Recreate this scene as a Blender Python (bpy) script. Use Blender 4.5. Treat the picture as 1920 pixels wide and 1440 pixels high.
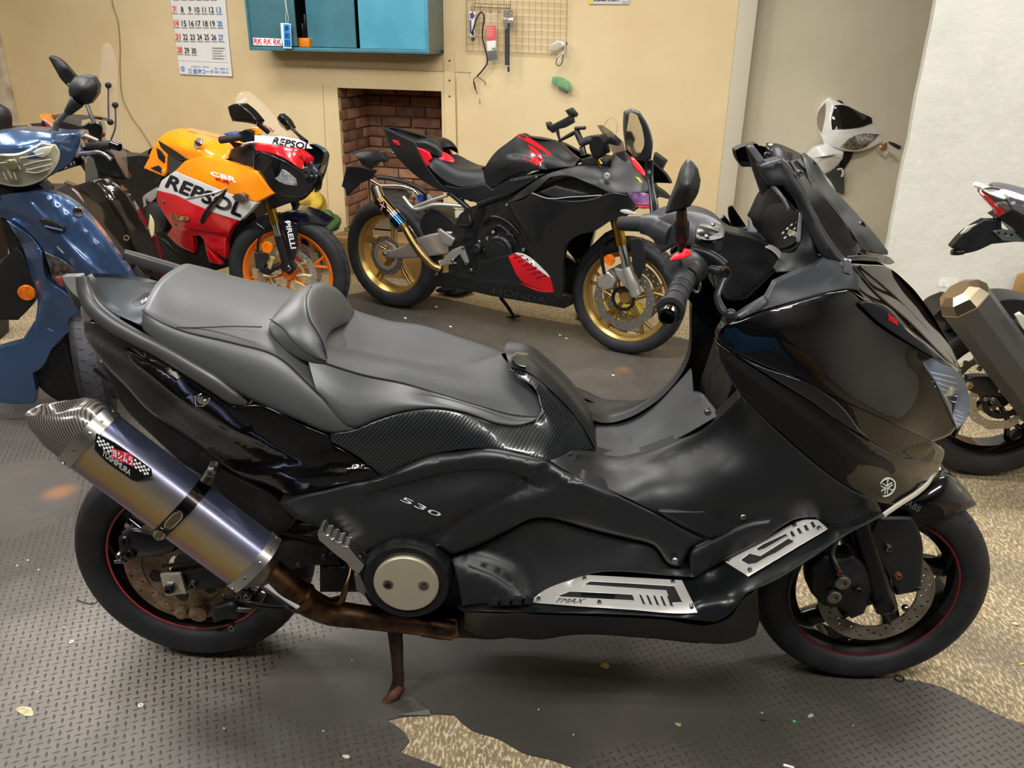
import bpy, bmesh, math, random
import numpy as np
from mathutils import Vector, Matrix
from mathutils.geometry import delaunay_2d_cdt
for o in list(bpy.data.objects): bpy.data.objects.remove(o)
SC=bpy.context.scene; COL=SC.collection
random.seed(7); RNG=np.random.default_rng(7)
# ---------------- camera, world, exposure ----------------
FPX=1530.; CAMH=1.475; PITCH=math.radians(23.4); ROLL=math.radians(.8)
_f=np.array([0,math.cos(PITCH),-math.sin(PITCH)]); _rt=np.array([1.,0,0]); _up=np.cross(_rt,_f)
CA=math.cos(ROLL)*_rt+math.sin(ROLL)*_up; CB=-math.sin(ROLL)*_rt+math.cos(ROLL)*_up; CF=_f
CC=np.array([0,0,CAMH])
cam=bpy.data.cameras.new('camera'); cam.sensor_fit='HORIZONTAL'; cam.sensor_width=36; cam.lens=36*FPX/1920; cam.clip_start=.02
camo=bpy.data.objects.new('camera',cam); COL.objects.link(camo); SC.camera=camo
camo.matrix_world=Matrix(((CA[0],CB[0],-CF[0],0),(CA[1],CB[1],-CF[1],0),(CA[2],CB[2],-CF[2],CAMH),(0,0,0,1)))
SC.view_settings.view_transform='Standard'; SC.view_settings.look='None'; SC.view_settings.gamma=1; SC.view_settings.use_curve_mapping=False
SC.view_settings.exposure=EXPOSURE=0.0
w=bpy.data.worlds.new('world'); SC.world=w; w.use_nodes=True
w.node_tree.nodes['Background'].inputs[0].default_value=(.9,.95,1,1); w.node_tree.nodes['Background'].inputs[1].default_value=.05
def lamp(x,y,z,lx,ly,power,rz=0,col=(1,.985,.965)):
    l=bpy.data.lights.new('fluorescent_light','AREA'); l.shape='RECTANGLE'; l.size=lx; l.size_y=ly; l.energy=power; l.color=col
    o=bpy.data.objects.new('fluorescent_light',l); COL.objects.link(o); o.location=(x,y,z); o.rotation_euler=(0,0,rz); return o
CEIL=2.75
LAMPS=[(-1.9,.2,95),(.1,.2,95),(2.0,.2,55),(-1.9,2.6,85),(.1,2.6,75),(2.0,2.6,55),(-1.9,4.3,50),(-.1,4.0,32),(-3.5,3.2,70)]  # far-left batten is an added fill lamp brightening the left wall
for X_,Y_,P_ in LAMPS:
    for d_ in (-.085,.085): lamp(X_,Y_+d_,CEIL-.13,1.2,.05,P_*.32)
# ---------------- maths ----------------
def ray(u,v): return CF+CA*((u-960)/FPX)-CB*((v-720)/FPX)
def rays(uv): return CF[None]+np.outer((uv[:,0]-960)/FPX,CA)-np.outer((uv[:,1]-720)/FPX,CB)
def G(u,v,z=0):
    d=ray(u,v); t=(z-CAMH)/d[2]; return CC+d*t
def proj(P):
    d=np.asarray(P,float)-CC; z=d@CF; return 960+FPX*(d@CA)/z,720-FPX*(d@CB)/z
class Fr:
    """upright working frame: X along, lat = sideways towards the viewer, Z up"""
    def __init__(s,o,yaw,lean=0):
        s.o=np.array([o[0],o[1],0.]); s.yaw=yaw; c,n=math.cos(yaw),math.sin(yaw)
        s.X=np.array([c,n,0.]); s.L=np.array([n,-c,0.]); s.Z=np.array([0,0,1.])
    def pts(s,P):
        P=np.asarray(P,float).reshape(-1,3); d=rays(P[:,:2]); k=((s.o-CC)@s.L+P[:,2])/(d@s.L); return CC+d*k[:,None]
    def at(s,u,v,lat=0): return s.pts([(u,v,lat)])[0]
    def w(s,x,lat,z): return s.o+s.X*x+s.L*lat+s.Z*z
    def mir(s,P):
        d=(P-s.o)@s.L; return P-2*np.outer(d,s.L)
ZT=[0.,0.,1.]
def zoom(ox=0,oy=0,sc=1.): ZT[:]=[ox,oy,sc]
def zp(u,v): return u*ZT[2]+ZT[0],v*ZT[2]+ZT[1]
def Q(s): return [zp(*[float(c) for c in t.split(',')]) for t in s.split()]
def PP(s):
    out=[];fl=[];y=0.
    for t in s.split():
        f=0
        if t[-1]=='!': f=1;t=t[:-1]
        elif t[-1]=='~': f=-1;t=t[:-1]
        a=[float(c) for c in t.split(',')]
        if len(a)>2: y=a[2]/1000.
        out.append((a[0]*ZT[2]+ZT[0],a[1]*ZT[2]+ZT[1],y)); fl.append(f)
    return np.array(out),fl
def spline(P,step,closed=False,fl=None,cdeg=42,nseg=None):
    P=np.asarray(P,float); n=len(P); fl=fl or [0]*n
    if n<3 and not closed:
        k=max(1,int(np.linalg.norm(P[-1,:2]-P[0,:2])/step)) if nseg is None else nseg
        return P[0]+(P[-1]-P[0])*np.linspace(0,1,k+1)[:,None]
    def nx(i): return P[i%n] if closed else P[min(max(i,0),n-1)]
    Tin=[None]*n;Tout=[None]*n
    for i in range(n):
        a,b,c=nx(i-1),P[i],nx(i+1); d1=b-a;d2=c-b; l1=np.linalg.norm(d1)+1e-9;l2=np.linalg.norm(d2)+1e-9
        if not closed and i==0: Tin[i]=Tout[i]=d2/l2; continue
        if not closed and i==n-1: Tin[i]=Tout[i]=d1/l1; continue
        e1=d1[:2]/(np.linalg.norm(d1[:2])+1e-9);e2=d2[:2]/(np.linalg.norm(d2[:2])+1e-9)
        ang=math.degrees(math.acos(max(-1,min(1,float(e1@e2)))))
        if fl[i]==1 or (fl[i]==0 and ang>cdeg): Tin[i]=d1/l1;Tout[i]=d2/l2
        else:
            t=(d1/l1*l2+d2/l2*l1)/(l1+l2); Tin[i]=Tout[i]=t
    out=[]
    for i in range(n if closed else n-1):
        a=P[i];b=P[(i+1)%n]; L=np.linalg.norm(b-a)
        k=max(1,int(round(np.linalg.norm((b-a)[:2])/step))) if nseg is None else nseg
        t=np.arange(k)/k; t=t[:,None]
        h=(2*t**3-3*t**2+1)*a+(t**3-2*t**2+t)*Tout[i]*L+(-2*t**3+3*t**2)*b+(t**3-t**2)*Tin[(i+1)%n]*L
        out.append(h)
    out=np.vstack(out)
    if not closed: out=np.vstack([out,P[-1:]])
    return out
def inside(q,loop):
    x,y=q[:,0],q[:,1]; r=np.zeros(len(q),bool); a=loop;b=np.roll(loop,-1,0)
    for (x0,y0),(x1,y1) in zip(a[:,:2],b[:,:2]):
        if y0==y1: continue
        c=((y0>y)!=(y1>y))&(x<(x1-x0)*(y-y0)/(y1-y0)+x0); r^=c
    return r
def segdist(q,loop,closed=True):
    a=loop[:,:2]; b=np.roll(a,-1,0) if closed else a[1:]
    if not closed: a=a[:-1]
    best=np.full(len(q),1e9); sgn=np.zeros(len(q))
    for p0,p1 in zip(a,b):
        d=p1-p0; L=d@d+1e-12; t=np.clip(((q-p0)@d)/L,0,1); e=q-(p0+t[:,None]*d); dd=np.sqrt((e**2).sum(1)); m=dd<best
        best[m]=dd[m]; cr=(d[0]*(q[:,1]-p0[1])-d[1]*(q[:,0]-p0[0])); sgn[m]=np.sign(cr)[m]
    return best,sgn
class TPS:
    def __init__(s,P):
        P=np.asarray(P,float); key=np.unique(P[:,:2].round(1),axis=0,return_index=True)[1]; P=P[key]
        s.c=P[:,:2].mean(0); s.s=max(np.ptp(P[:,0]),np.ptp(P[:,1]),1.); q=(P[:,:2]-s.c)/s.s; s.q=q; n=len(q)
        K=s.k(q,q)+1e-5*np.eye(n); A=np.zeros((n+3,n+3)); A[:n,:n]=K; A[:n,n]=1;A[:n,n+1:]=q;A[n,:n]=1;A[n+1:,:n]=q.T
        s.w=np.linalg.lstsq(A,np.concatenate([P[:,2],np.zeros(3)]),rcond=None)[0]
    def k(s,a,b):
        r=((a[:,None]-b[None])**2).sum(2); return .5*r*np.log(r+1e-12)
    def __call__(s,uv):
        q=(np.asarray(uv,float)-s.c)/s.s; n=len(s.q); return s.k(q,s.q)@s.w[:n]+s.w[n]+q@s.w[n+1:]
def cdt(pts,loops_idx):
    edges=[(l[i],l[(i+1)%len(l)]) for l in loops_idx for i in range(len(l))]
    r=delaunay_2d_cdt([Vector((float(p[0]),float(p[1]))) for p in pts],edges,[],0,1e-5)
    return np.array([tuple(v) for v in r[0]]),np.array([t for t in r[2] if len(t)==3]).reshape(-1,3),r[3]
# ---------------- objects ----------------
ROOTS={}
def root(name,loc,yaw,label,cat,group=None):
    o=bpy.data.objects.new(name,None); o.empty_display_size=.1; COL.objects.link(o); o.location=loc; o.rotation_euler=(0,0,yaw)
    o['label']=label;o['category']=cat
    if group:o['group']=group
    c,n=math.cos(yaw),math.sin(yaw); ROOTS[o.name]=(np.array(loc,float),np.array([[c,n,0],[-n,c,0],[0,0,1.]])); return o
def top(o,label,cat,group=None):
    o['label']=label;o['category']=cat
    if group:o['group']=group
    return o
def struct(o): o['kind']='structure'; return o
def stuff(o): o['kind']='stuff'; return o
def rootof(p):
    while p is not None and p.name not in ROOTS: p=p.parent
    return p
def mk(name,V,Fc,mat,parent=None,smooth=True,label=None,recalc=False,angle=None,mats=None,midx=None):
    V=np.asarray(V,float)
    if parent is not None:
        r=rootof(parent)
        if r is not None:
            o0,R=ROOTS[r.name]; V=(V-o0)@R.T
    me=bpy.data.meshes.new(name); me.from_pydata(V.tolist(),[],[tuple(int(i) for i in f) for f in Fc])
    if recalc:
        bm=bmesh.new();bm.from_mesh(me);bmesh.ops.recalc_face_normals(bm,faces=bm.faces);bm.to_mesh(me);bm.free()
    if mats:
        for m_ in mats: me.materials.append(m_)
        me.polygons.foreach_set('material_index',midx)
    elif mat is not None: me.materials.append(mat)
    if smooth and len(me.polygons):
        me.polygons.foreach_set('use_smooth',[True]*len(me.polygons))
        if angle: me.set_sharp_from_angle(angle=math.radians(angle))
    me.update(); o=bpy.data.objects.new(name,me); COL.objects.link(o)
    if parent is not None:o.parent=parent
    if label:o['label']=label
    return o
class Panel:
    pass
def panel(par,name,fr,out,mat,inn='',step=9,edge=4,edep=4,th=14,bulge=0,bw=40,mir=False,cap=False,ridges=(),holes=(),label=None,tps=None,lift=0,cdeg=42,pad=True):
    """sheet whose outline / inner points are given as image u,v with lateral offset; edges rolled, real thickness"""
    P,fl=PP(out) if isinstance(out,str) else (np.asarray(out,float),None)
    I=PP(inn)[0] if inn else np.zeros((0,3))
    loop=spline(P,step*.7,True,fl,cdeg); 
    f=tps or TPS(np.vstack([P,I])); q=Panel(); q.fr=fr; q.f=f
    lu=loop[:,:2]; hl=[spline(PP(h)[0],step*.5,True,PP(h)[1])[:,:2] for h in holes]
    allb=[lu]+hl
    pts=[lu]+hl; idx=[];n=0
    for l in allb: idx.append(list(range(n,n+len(l))));n+=len(l)
    def bd(x):
        d=segdist(x,lu)[0]
        for h in hl:d=np.minimum(d,segdist(x,h)[0])
        return d
    def ins(x):
        r=inside(x,lu)
        for h in hl:r&=~inside(x,h)
        return r
    extra=[]
    if edge>0:
        for l in allb:
            t=np.roll(l,-1,0)-np.roll(l,1,0); nn=np.stack([-t[:,1],t[:,0]],1); nn/=np.linalg.norm(nn,axis=1)[:,None]+1e-9
            for k in (.25,.6,1.):
                for sg in (1,-1):
                    x=l+nn*sg*edge*k; m=ins(x)
                    x=x[m]
                    if len(x):
                        x=x[bd(x)>edge*k*.88]; extra.append(x)
    for (rs,kind,amp,wd) in ridges:
        R=spline(PP(rs)[0],step*.5)[:,:2]
        t=np.gradient(R,axis=0); nn=np.stack([-t[:,1],t[:,0]],1); nn/=np.linalg.norm(nn,axis=1)[:,None]+1e-9
        for off in ([0] if kind=='r' else [-wd*.5,0,wd*.5]):
            x=R+nn*off; x=x[ins(x)]
            if len(x): extra.append(x[bd(x)>1.5])
    lo=lu.min(0);hi=lu.max(0)
    gx=np.arange(lo[0],hi[0],step);gy=np.arange(lo[1],hi[1],step*.87)
    g=np.array([(x+(step/2 if j%2 else 0),y) for j,y in enumerate(gy) for x in gx]).reshape(-1,2)
    g=g[ins(g)] if len(g) else g
    if len(g): g=g[bd(g)>max(edge*1.25,step*.55)]
    if extra and len(g):
        E_=np.vstack(extra)
        keep=np.ones(len(g),bool)
        for i in range(0,len(g),400): keep[i:i+400]=(((g[i:i+400,None]-E_[None])**2).sum(2).min(1)>(step*.45)**2)
        g=g[keep]
    pts=np.vstack(pts+extra+[g])
    ctr=pts.mean(0)
    V2,T,orig=cdt(np.stack([pts[:,0]-ctr[0],-(pts[:,1]-ctr[1])],1),idx)
    uv=np.stack([V2[:,0]+ctr[0],-V2[:,1]+ctr[1]],1)
    c=uv[T].mean(1); T=T[ins(c)]
    def hh(uv):
        d=bd(uv); y=f(uv)+lift/1000.
        if bulge: y=y+bulge/1000.*(1-(1-np.minimum(d/bw,1))**2)
        if edge>0: x=np.minimum(d/edge,1); y=y-edep/1000.*(1-np.sqrt(np.maximum(0,1-(1-x)**2)))
        for (rs,kind,amp,wd) in ridges:
            R=spline(PP(rs)[0],step*.5)[:,:2]; dd,sg=segdist(uv,R,False)
            if kind=='r': y=y+amp/1000.*np.maximum(0,1-dd/wd)**1.3
            else:
                s=np.clip(dd*sg/wd*2,-1,1); fall=np.clip(1.6-dd/(wd*4),0,1); y=y+amp/1000.*.5*(s)*fall
        return y
    q.h=hh
    y=hh(uv); W=fr.pts(np.column_stack([uv,y])); L=fr.L
    # boundary loop from triangles
    ed={}
    for t in T:
        for a,b in ((t[0],t[1]),(t[1],t[2]),(t[2],t[0])):
            ed[(int(a),int(b))]=1
    be=[(a,b) for (a,b) in ed if (b,a) not in ed]
    nv=len(W); bi={}; VS=[W];k=nv; back=[]
    # duplicated rim so the side wall shades sharp
    for a,b in be:
        for x in (a,b):
            if x not in bi: bi[x]=len(bi)
    bl=np.array(list(bi.keys()),int)
    V=np.vstack([W,W[bl],W[bl]-L*th/1000.])
    nb=len(bl); F_=[tuple(t) for t in T]
    for a,b in be: F_.append((nv+bi[b],nv+bi[a],nv+nb+bi[a],nv+nb+bi[b]))
    if cap:
        o2=len(V); V=np.vstack([V,W-L*th/1000.]); F_+=[(t[0]+o2,t[2]+o2,t[1]+o2) for t in T]
    q.o=mk(name,V,F_,mat,par,True,label)
    if mir:
        q.m=mk(name,fr.mir(V),[tuple(reversed(f_)) for f_ in F_],mat,par,True,label)
    return q
def decal(par,name,pn,out,mat,lift=1.2,step=8,th=1,label=None,inn='',edge=0,holes=(),edep=1,cap=False):
    """flat print or thin badge lying on a panel"""
    q=panel(par,name,pn.fr,out,mat,step=step,edge=edge,edep=edep,th=th,tps=pn.h,lift=lift,label=label,holes=holes,cap=cap); return q
TXT={}
def text2d(s):
    if s in TXT: return TXT[s]
    c=bpy.data.curves.new('t','FONT'); c.body=s; c.size=1; c.fill_mode='BOTH'; c.dimensions='2D'; c.resolution_u=3
    o=bpy.data.objects.new('t',c); COL.objects.link(o); bpy.context.view_layer.update()
    dg=bpy.context.evaluated_depsgraph_get(); me=bpy.data.meshes.new_from_object(o.evaluated_get(dg))
    V=np.array([v.co[:2] for v in me.vertices]); F_=[tuple(p.vertices) for p in me.polygons]
    bpy.data.objects.remove(o); bpy.data.meshes.remove(me); bpy.data.curves.remove(c)
    lo=V.min(0);hi=V.max(0); TXT[s]=((V-lo)/(hi-lo),F_); return TXT[s]
def textpx(par,s,hf,fr,quad,mat,lift=2,name='lettering',bold=0,label=None):
    """lettering mapped into an image quad bl,br,tr,tl on a surface lat=hf(uv)"""
    V,F_=text2d(s); q=np.array(quad,float); x=V[:,:1];y=V[:,1:]
    uv=(q[0]*(1-x)+q[1]*x)*(1-y)+(q[3]*(1-x)+q[2]*x)*y
    lat=(hf(uv) if callable(hf) else np.full(len(uv),hf))+lift/1000.
    W=fr.pts(np.column_stack([uv,lat]))
    Vs=W;Fs=list(F_)
    if bold:
        n=len(W)
        for k,(dx,dy) in enumerate(((bold,0),(0,bold),(bold,bold))):
            u2=uv+np.array([dx,dy]); Vs=np.vstack([Vs,fr.pts(np.column_stack([u2,lat+(k+1)*.0001]))]); Fs+=[tuple(i+n*(k+1) for i in f_) for f_ in F_]
    return mk(name,Vs,Fs,mat,par,False,label)
def grid_faces(m,n,cu=False,cv=False):
    F_=[]
    for i in range(m if cu else m-1):
        for j in range(n if cv else n-1):
            F_.append((i*n+j,((i+1)%m)*n+j,((i+1)%m)*n+(j+1)%n,i*n+(j+1)%n))
    return F_
def loft(par,name,fr,rows,mat,nu=24,nv=5,sym=False,caps=False,closed=False,label=None,angle=None,th=0,world=False):
    """surface through rows of points (rows: strings of u,v,lat or world arrays)"""
    R=[]
    for r in rows:
        if isinstance(r,str): p,fl=PP(r); p=fr.pts(p)
        else: p=np.asarray(r,float)
        L=np.concatenate([[0],np.cumsum(np.linalg.norm(np.diff(p,axis=0),axis=1))]); 
        s=spline3(p,12); Ls=np.concatenate([[0],np.cumsum(np.linalg.norm(np.diff(s,axis=0),axis=1))])
        t=np.linspace(0,Ls[-1],nu); R.append(np.stack([np.interp(t,Ls,s[:,k]) for k in range(3)],1))
    if sym:
        R=R+[fr.mir(r) for r in reversed(R[:-1] if np.abs((R[-1]-fr.o)@fr.L).max()<1e-3 else R)]
    R=np.array(R); m=len(R)
    if nv>1: R=np.stack([spline3(R[:,j],nv,closed) for j in range(nu)],1)
    m=len(R); V=R.reshape(-1,3); F_=grid_faces(m,nu,closed,False)
    if caps:
        for j in (0,nu-1):
            c=len(V); V=np.vstack([V,R[:,j].mean(0)[None]]); 
            for i in range(m if closed else m-1): F_.append((i*nu+j,((i+1)%m)*nu+j,c))
    o=mk(name,V,F_,mat,par,True,label,recalc=True,angle=angle)
    if th:
        md=o.modifiers.new('s','SOLIDIFY'); md.thickness=th/1000.; md.offset=-1
    return o
def spline3(P,k,closed=False):
    P=np.asarray(P,float); n=len(P)
    if n<2: return P
    out=[]
    for i in range(n if closed else n-1):
        a=P[(i-1)%n] if closed else P[max(i-1,0)]; b=P[i];c=P[(i+1)%n];d=P[(i+2)%n] if closed else P[min(i+2,n-1)]
        l0=np.linalg.norm(b-a)+1e-9;l1=np.linalg.norm(c-b)+1e-9;l2=np.linalg.norm(d-c)+1e-9
        m1=((c-b)/l1*l0+(b-a)/l0*l1)/(l0+l1)*l1 if l0>1e-8 else (c-b); m2=((d-c)/l2*l1+(c-b)/l1*l2)/(l1+l2)*l1 if l2>1e-8 else (c-b)
        t=(np.arange(k)/k)[:,None]
        out.append((2*t**3-3*t**2+1)*b+(t**3-2*t**2+t)*m1+(-2*t**3+3*t**2)*c+(t**3-t**2)*m2)
    out=np.vstack(out)
    return out if closed else np.vstack([out,P[-1:]])
def tube(par,name,P,r,mat,fr=None,seg=12,k=6,caps=True,label=None,flat=None,smoothp=True,angle=None,sq=None):
    """swept tube; P = string of u,v,lat (needs fr) or world points; r mm scalar or list; flat=(sx,sz) squashes the section"""
    if isinstance(P,str): P=fr.pts(PP(P)[0])
    P=np.asarray(P,float); n=len(P); r=np.full(n,float(r)) if np.isscalar(r) else np.asarray(r,float)
    Q=np.column_stack([P,r/1000.])
    if smoothp and n>2: 
        C=spline3(Q[:,:3],k); t=np.linspace(0,n-1,len(C)); rr=np.interp(t,range(n),Q[:,3])
    else: C=P; rr=Q[:,3]
    T=np.gradient(C,axis=0); T/=np.linalg.norm(T,axis=1)[:,None]+1e-12
    up=np.array([0,0,1.]) if abs(T[0][2])<.9 else np.array([1.,0,0])
    if fr is not None and flat is not None: up=fr.L
    V=[];
    u=np.cross(T[0],up);u/=np.linalg.norm(u)
    a=np.linspace(0,2*np.pi,seg,endpoint=False); ca,sa=np.cos(a),np.sin(a)
    if sq: ca=np.sign(ca)*np.abs(ca)**sq; sa=np.sign(sa)*np.abs(sa)**sq
    fx,fy=flat if flat else (1,1)
    for i in range(len(C)):
        u=u-T[i]*(u@T[i]); u/=np.linalg.norm(u)+1e-12; v=np.cross(T[i],u)
        V.append(C[i]+rr[i]*(np.outer(ca*fx,u)+np.outer(sa*fy,v)))
    m=len(C); V=np.vstack(V); F_=grid_faces(m,seg,False,True)
    if caps: F_.append(tuple(range(seg))); F_.append(tuple(range((m-1)*seg,m*seg)))
    return mk(name,V,F_,mat,par,True,label,recalc=True,angle=angle or 40)
def cyl(par,name,a,b,r,mat,seg=20,r2=None,label=None,bev=0):
    a=np.asarray(a,float);b=np.asarray(b,float); r2=r if r2 is None else r2
    if bev:
        d=(b-a)/np.linalg.norm(b-a)*bev/1000.; return tube(par,name,[a,a+d,b-d,b],[r-bev,r,r2,r2-bev],mat,seg=seg,label=label,smoothp=False,angle=30)
    return tube(par,name,[a,b],[r,r2],mat,seg=seg,label=label,smoothp=False,angle=30)
def basis(n):
    n=np.asarray(n,float);n/=np.linalg.norm(n); a=np.array([0,0,1.]) if abs(n[2])<.9 else np.array([1.,0,0]); x=np.cross(a,n);x/=np.linalg.norm(x); return x,np.cross(n,x),n
def lathe(par,name,c,n,prof,mat,seg=48,label=None,angle=35,closed=False,a0=0,a1=2*math.pi):
    """revolve (axial mm, radius mm) about axis n through c"""
    x,y,n=basis(n); prof=np.asarray(prof,float)/1000.; full=abs(a1-a0-2*math.pi)<1e-6
    t=np.linspace(a0,a1,seg,endpoint=not full)
    V=np.vstack([np.asarray(c)+n*p[0]+p[1]*(np.outer(np.cos(t),x)+np.outer(np.sin(t),y)) for p in prof])
    F_=grid_faces(len(prof),len(t),closed,full)
    return mk(name,V,F_,mat,par,True,label,recalc=True,angle=angle)
def plate(par,name,o,ex,ey,loops,th,mat,label=None,smooth=False,grid=0):
    """flat plate with cut-outs; loops in metres in the (ex,ey) plane, thickness along -(ex x ey)"""
    ex=np.asarray(ex,float);ey=np.asarray(ey,float);nz=np.cross(ex,ey);nz/=np.linalg.norm(nz)
    L=[np.asarray(l,float) for l in loops]; pts=np.vstack(L); idx=[];n=0
    for l in L: idx.append(list(range(n,n+len(l))));n+=len(l)
    V2,T,_=cdt(pts*1000,idx); V2=V2/1000; c=V2[T].mean(1); k=np.zeros(len(T),int)
    for l in L:k+=inside(c,l)
    T=T[k%2==1]; W=np.asarray(o)+np.outer(V2[:,0],ex)+np.outer(V2[:,1],ey); m=len(W)
    ed=set((int(a),int(b)) for t in T for a,b in ((t[0],t[1]),(t[1],t[2]),(t[2],t[0])))
    F_=[tuple(t) for t in T]+[(t[0]+m,t[2]+m,t[1]+m) for t in T]+[(b,a,a+m,b+m) for a,b in ed if (b,a) not in ed]
    return mk(name,np.vstack([W,W-nz*th/1000.]),F_,mat,par,smooth,label)
def circ(cx,cy,r,n=12,ph=0):
    t=np.linspace(0,2*np.pi,n,endpoint=False)+ph; return np.stack([cx+r*np.cos(t),cy+r*np.sin(t)],1)
def box(par,name,c,X,Y,Z,mat,label=None,bev=0):
    """box from centre and three half vectors"""
    c,X,Y,Z=[np.asarray(k,float) for k in (c,X,Y,Z)]
    V=[c+X*a+Y*b+Z*d for a in(-1,1) for b in(-1,1) for d in (-1,1)]
    F_=[(0,1,3,2),(4,6,7,5),(0,4,5,1),(2,3,7,6),(0,2,6,4),(1,5,7,3)]
    o=mk(name,V,F_,mat,par,False,label,recalc=True)
    if bev:
        bm=bmesh.new();bm.from_mesh(o.data);bmesh.ops.bevel(bm,geom=bm.edges[:],offset=bev/1000.,segments=2,affect='EDGES',profile=.5);bm.to_mesh(o.data);bm.free()
        o.data.polygons.foreach_set('use_smooth',[True]*len(o.data.polygons)); o.data.set_sharp_from_angle(angle=math.radians(50))
    return o
def fbox(par,name,fr,x0,x1,l0,l1,z0,z1,mat,label=None,bev=0):
    return box(par,name,fr.w((x0+x1)/2,(l0+l1)/2,(z0+z1)/2),fr.X*(x1-x0)/2,fr.L*(l1-l0)/2,fr.Z*(z1-z0)/2,mat,label,bev)
def bolt(par,fr,u,v,lat,r,mat,h=4,name='bolt',n=None,seg=10,label=None):
    p=fr.at(*zp(u,v),lat/1000.); n=fr.L if n is None else n
    return lathe(par,name,p,n,[(-6,r),(h*.6,r),(h,r*.8),(h,r*.5),(h*.4,r*.42),(h*.4,.01)],mat,seg=seg,label=label)
# ---------------- materials ----------------
def lin(h):
    h=h.lstrip('#'); c=[int(h[i:i+2],16)/255 for i in (0,2,4)]
    return tuple(x/12.92 if x<=.04045 else ((x+.055)/1.055)**2.4 for x in c)+(1,)
MATS={}
def M(name,col,rough=.5,metal=0,coat=0,bump=None,var=None,spec=.5,alpha=1,trans=0,ior=1.45,emis=0,crough=.05,rvar=0):
    if name in MATS:return MATS[name]
    m=bpy.data.materials.new(name); m.use_nodes=True; nt=m.node_tree; b=nt.nodes['Principled BSDF']; I=b.inputs
    c=lin(col); I['Base Color'].default_value=c; I['Roughness'].default_value=rough; I['Metallic'].default_value=metal; I['Coat Weight'].default_value=coat; I['Coat Roughness'].default_value=crough
    I['Specular IOR Level'].default_value=spec; I['Alpha'].default_value=alpha; I['Transmission Weight'].default_value=trans; I['IOR'].default_value=ior
    if emis: I['Emission Color'].default_value=c; I['Emission Strength'].default_value=emis
    N=nt.nodes;Lk=nt.links
    def noise(sc,det=4):
        tc=N.new('ShaderNodeTexCoord'); t=N.new('ShaderNodeTexNoise'); t.inputs['Scale'].default_value=sc; t.inputs['Detail'].default_value=det; Lk.new(tc.outputs['Object'],t.inputs['Vector']); return t
    if var:
        t=noise(var[0]); r=N.new('ShaderNodeMapRange'); r.inputs[1].default_value=.35;r.inputs[2].default_value=.65; Lk.new(t.outputs[0],r.inputs[0]); x=N.new('ShaderNodeMix'); x.data_type='RGBA'
        x.inputs[6].default_value=c; x.inputs[7].default_value=lin(var[1]); Lk.new(r.outputs[0],x.inputs[0]); Lk.new(x.outputs[2],I['Base Color'])
    if rvar:
        t=noise(9); r=N.new('ShaderNodeMapRange'); r.inputs[3].default_value=max(0,rough-rvar); r.inputs[4].default_value=rough+rvar; Lk.new(t.outputs[0],r.inputs[0]); Lk.new(r.outputs[0],I['Roughness'])
    if bump:
        t=noise(bump[0]); k=N.new('ShaderNodeBump'); k.inputs['Strength'].default_value=bump[1]; k.inputs['Distance'].default_value=.002; Lk.new(t.outputs[0],k.inputs['Height']); Lk.new(k.outputs[0],I['Normal'])
    MATS[name]=m; return m
def nodes(m): return m.node_tree.nodes,m.node_tree.links,m.node_tree.nodes['Principled BSDF']
black_gloss=M('gloss_black_paint','#040405',.3,0,1,spec=.1,crough=.02)
black_matte=M('matte_black_plastic','#161718',.46,bump=(900,.08),rvar=.05)
black_satin=M('satin_black_plastic','#101112',.3)
black_deep=M('dark_engine_metal','#0b0b0c',.5,var=(30,'#1a1918'))
grey_matte=M('charcoal_plastic','#2c2e31',.42,bump=(800,.08))
grey_sat=M('dark_grey_satin','#26282b',.34,.3)
rubber=M('tyre_rubber','#17171a',.62,bump=(300,.15),var=(14,'#222224'))
rubber_soft=M('grip_rubber','#1d1d1f',.7)
alu=M('brushed_aluminium','#c9c6bf',.32,1,bump=(700,.1),rvar=.08)
steel=M('zinc_steel','#a8a6a0',.3,1,var=(60,'#6f6a62'))
chrome=M('polished_chrome','#e2e2e2',.08,1)
disc_m=M('worn_brake_steel','#8f8678',.4,.55,var=(25,'#6e6456'))
rusty=M('heat_browned_steel','#7a5a42',.33,1,var=(22,'#3a2a22'),bump=(120,.1))
rustdisc=M('rusted_disc_steel','#96816a',.45,.45,var=(30,'#6a523c'))
red=M('red_paint','#c8141c',.2,0,1); red_flat=M('red_print','#d4202a',.5)
white_p=M('white_paint','#e8e6e0',.2,0,1); white_flat=M('white_print','#e9e8e4',.5)
orange=M('orange_paint','#f08418',.18,0,1); amber=M('amber_reflector','#e8780a',.2,0,.6,var=(60,'#c85a05'))
gold=M('gold_wheel_paint','#b39455',.3,.75); gold_an=M('gold_anodised','#c09238',.22,1)
blue_p=M('metallic_blue_paint','#40597f',.28,.55,1)
cream=M('cream_paint','#d9bd8a',.6)
glassm=M('mirror_glass','#d8d8d8',.03,1)
clear=M('clear_plastic','#dfe2e4',.05,0,0,trans=1,ior=1.15,alpha=.35)
silver=M('silver_plastic','#a9aaa8',.3,.8)
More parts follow.
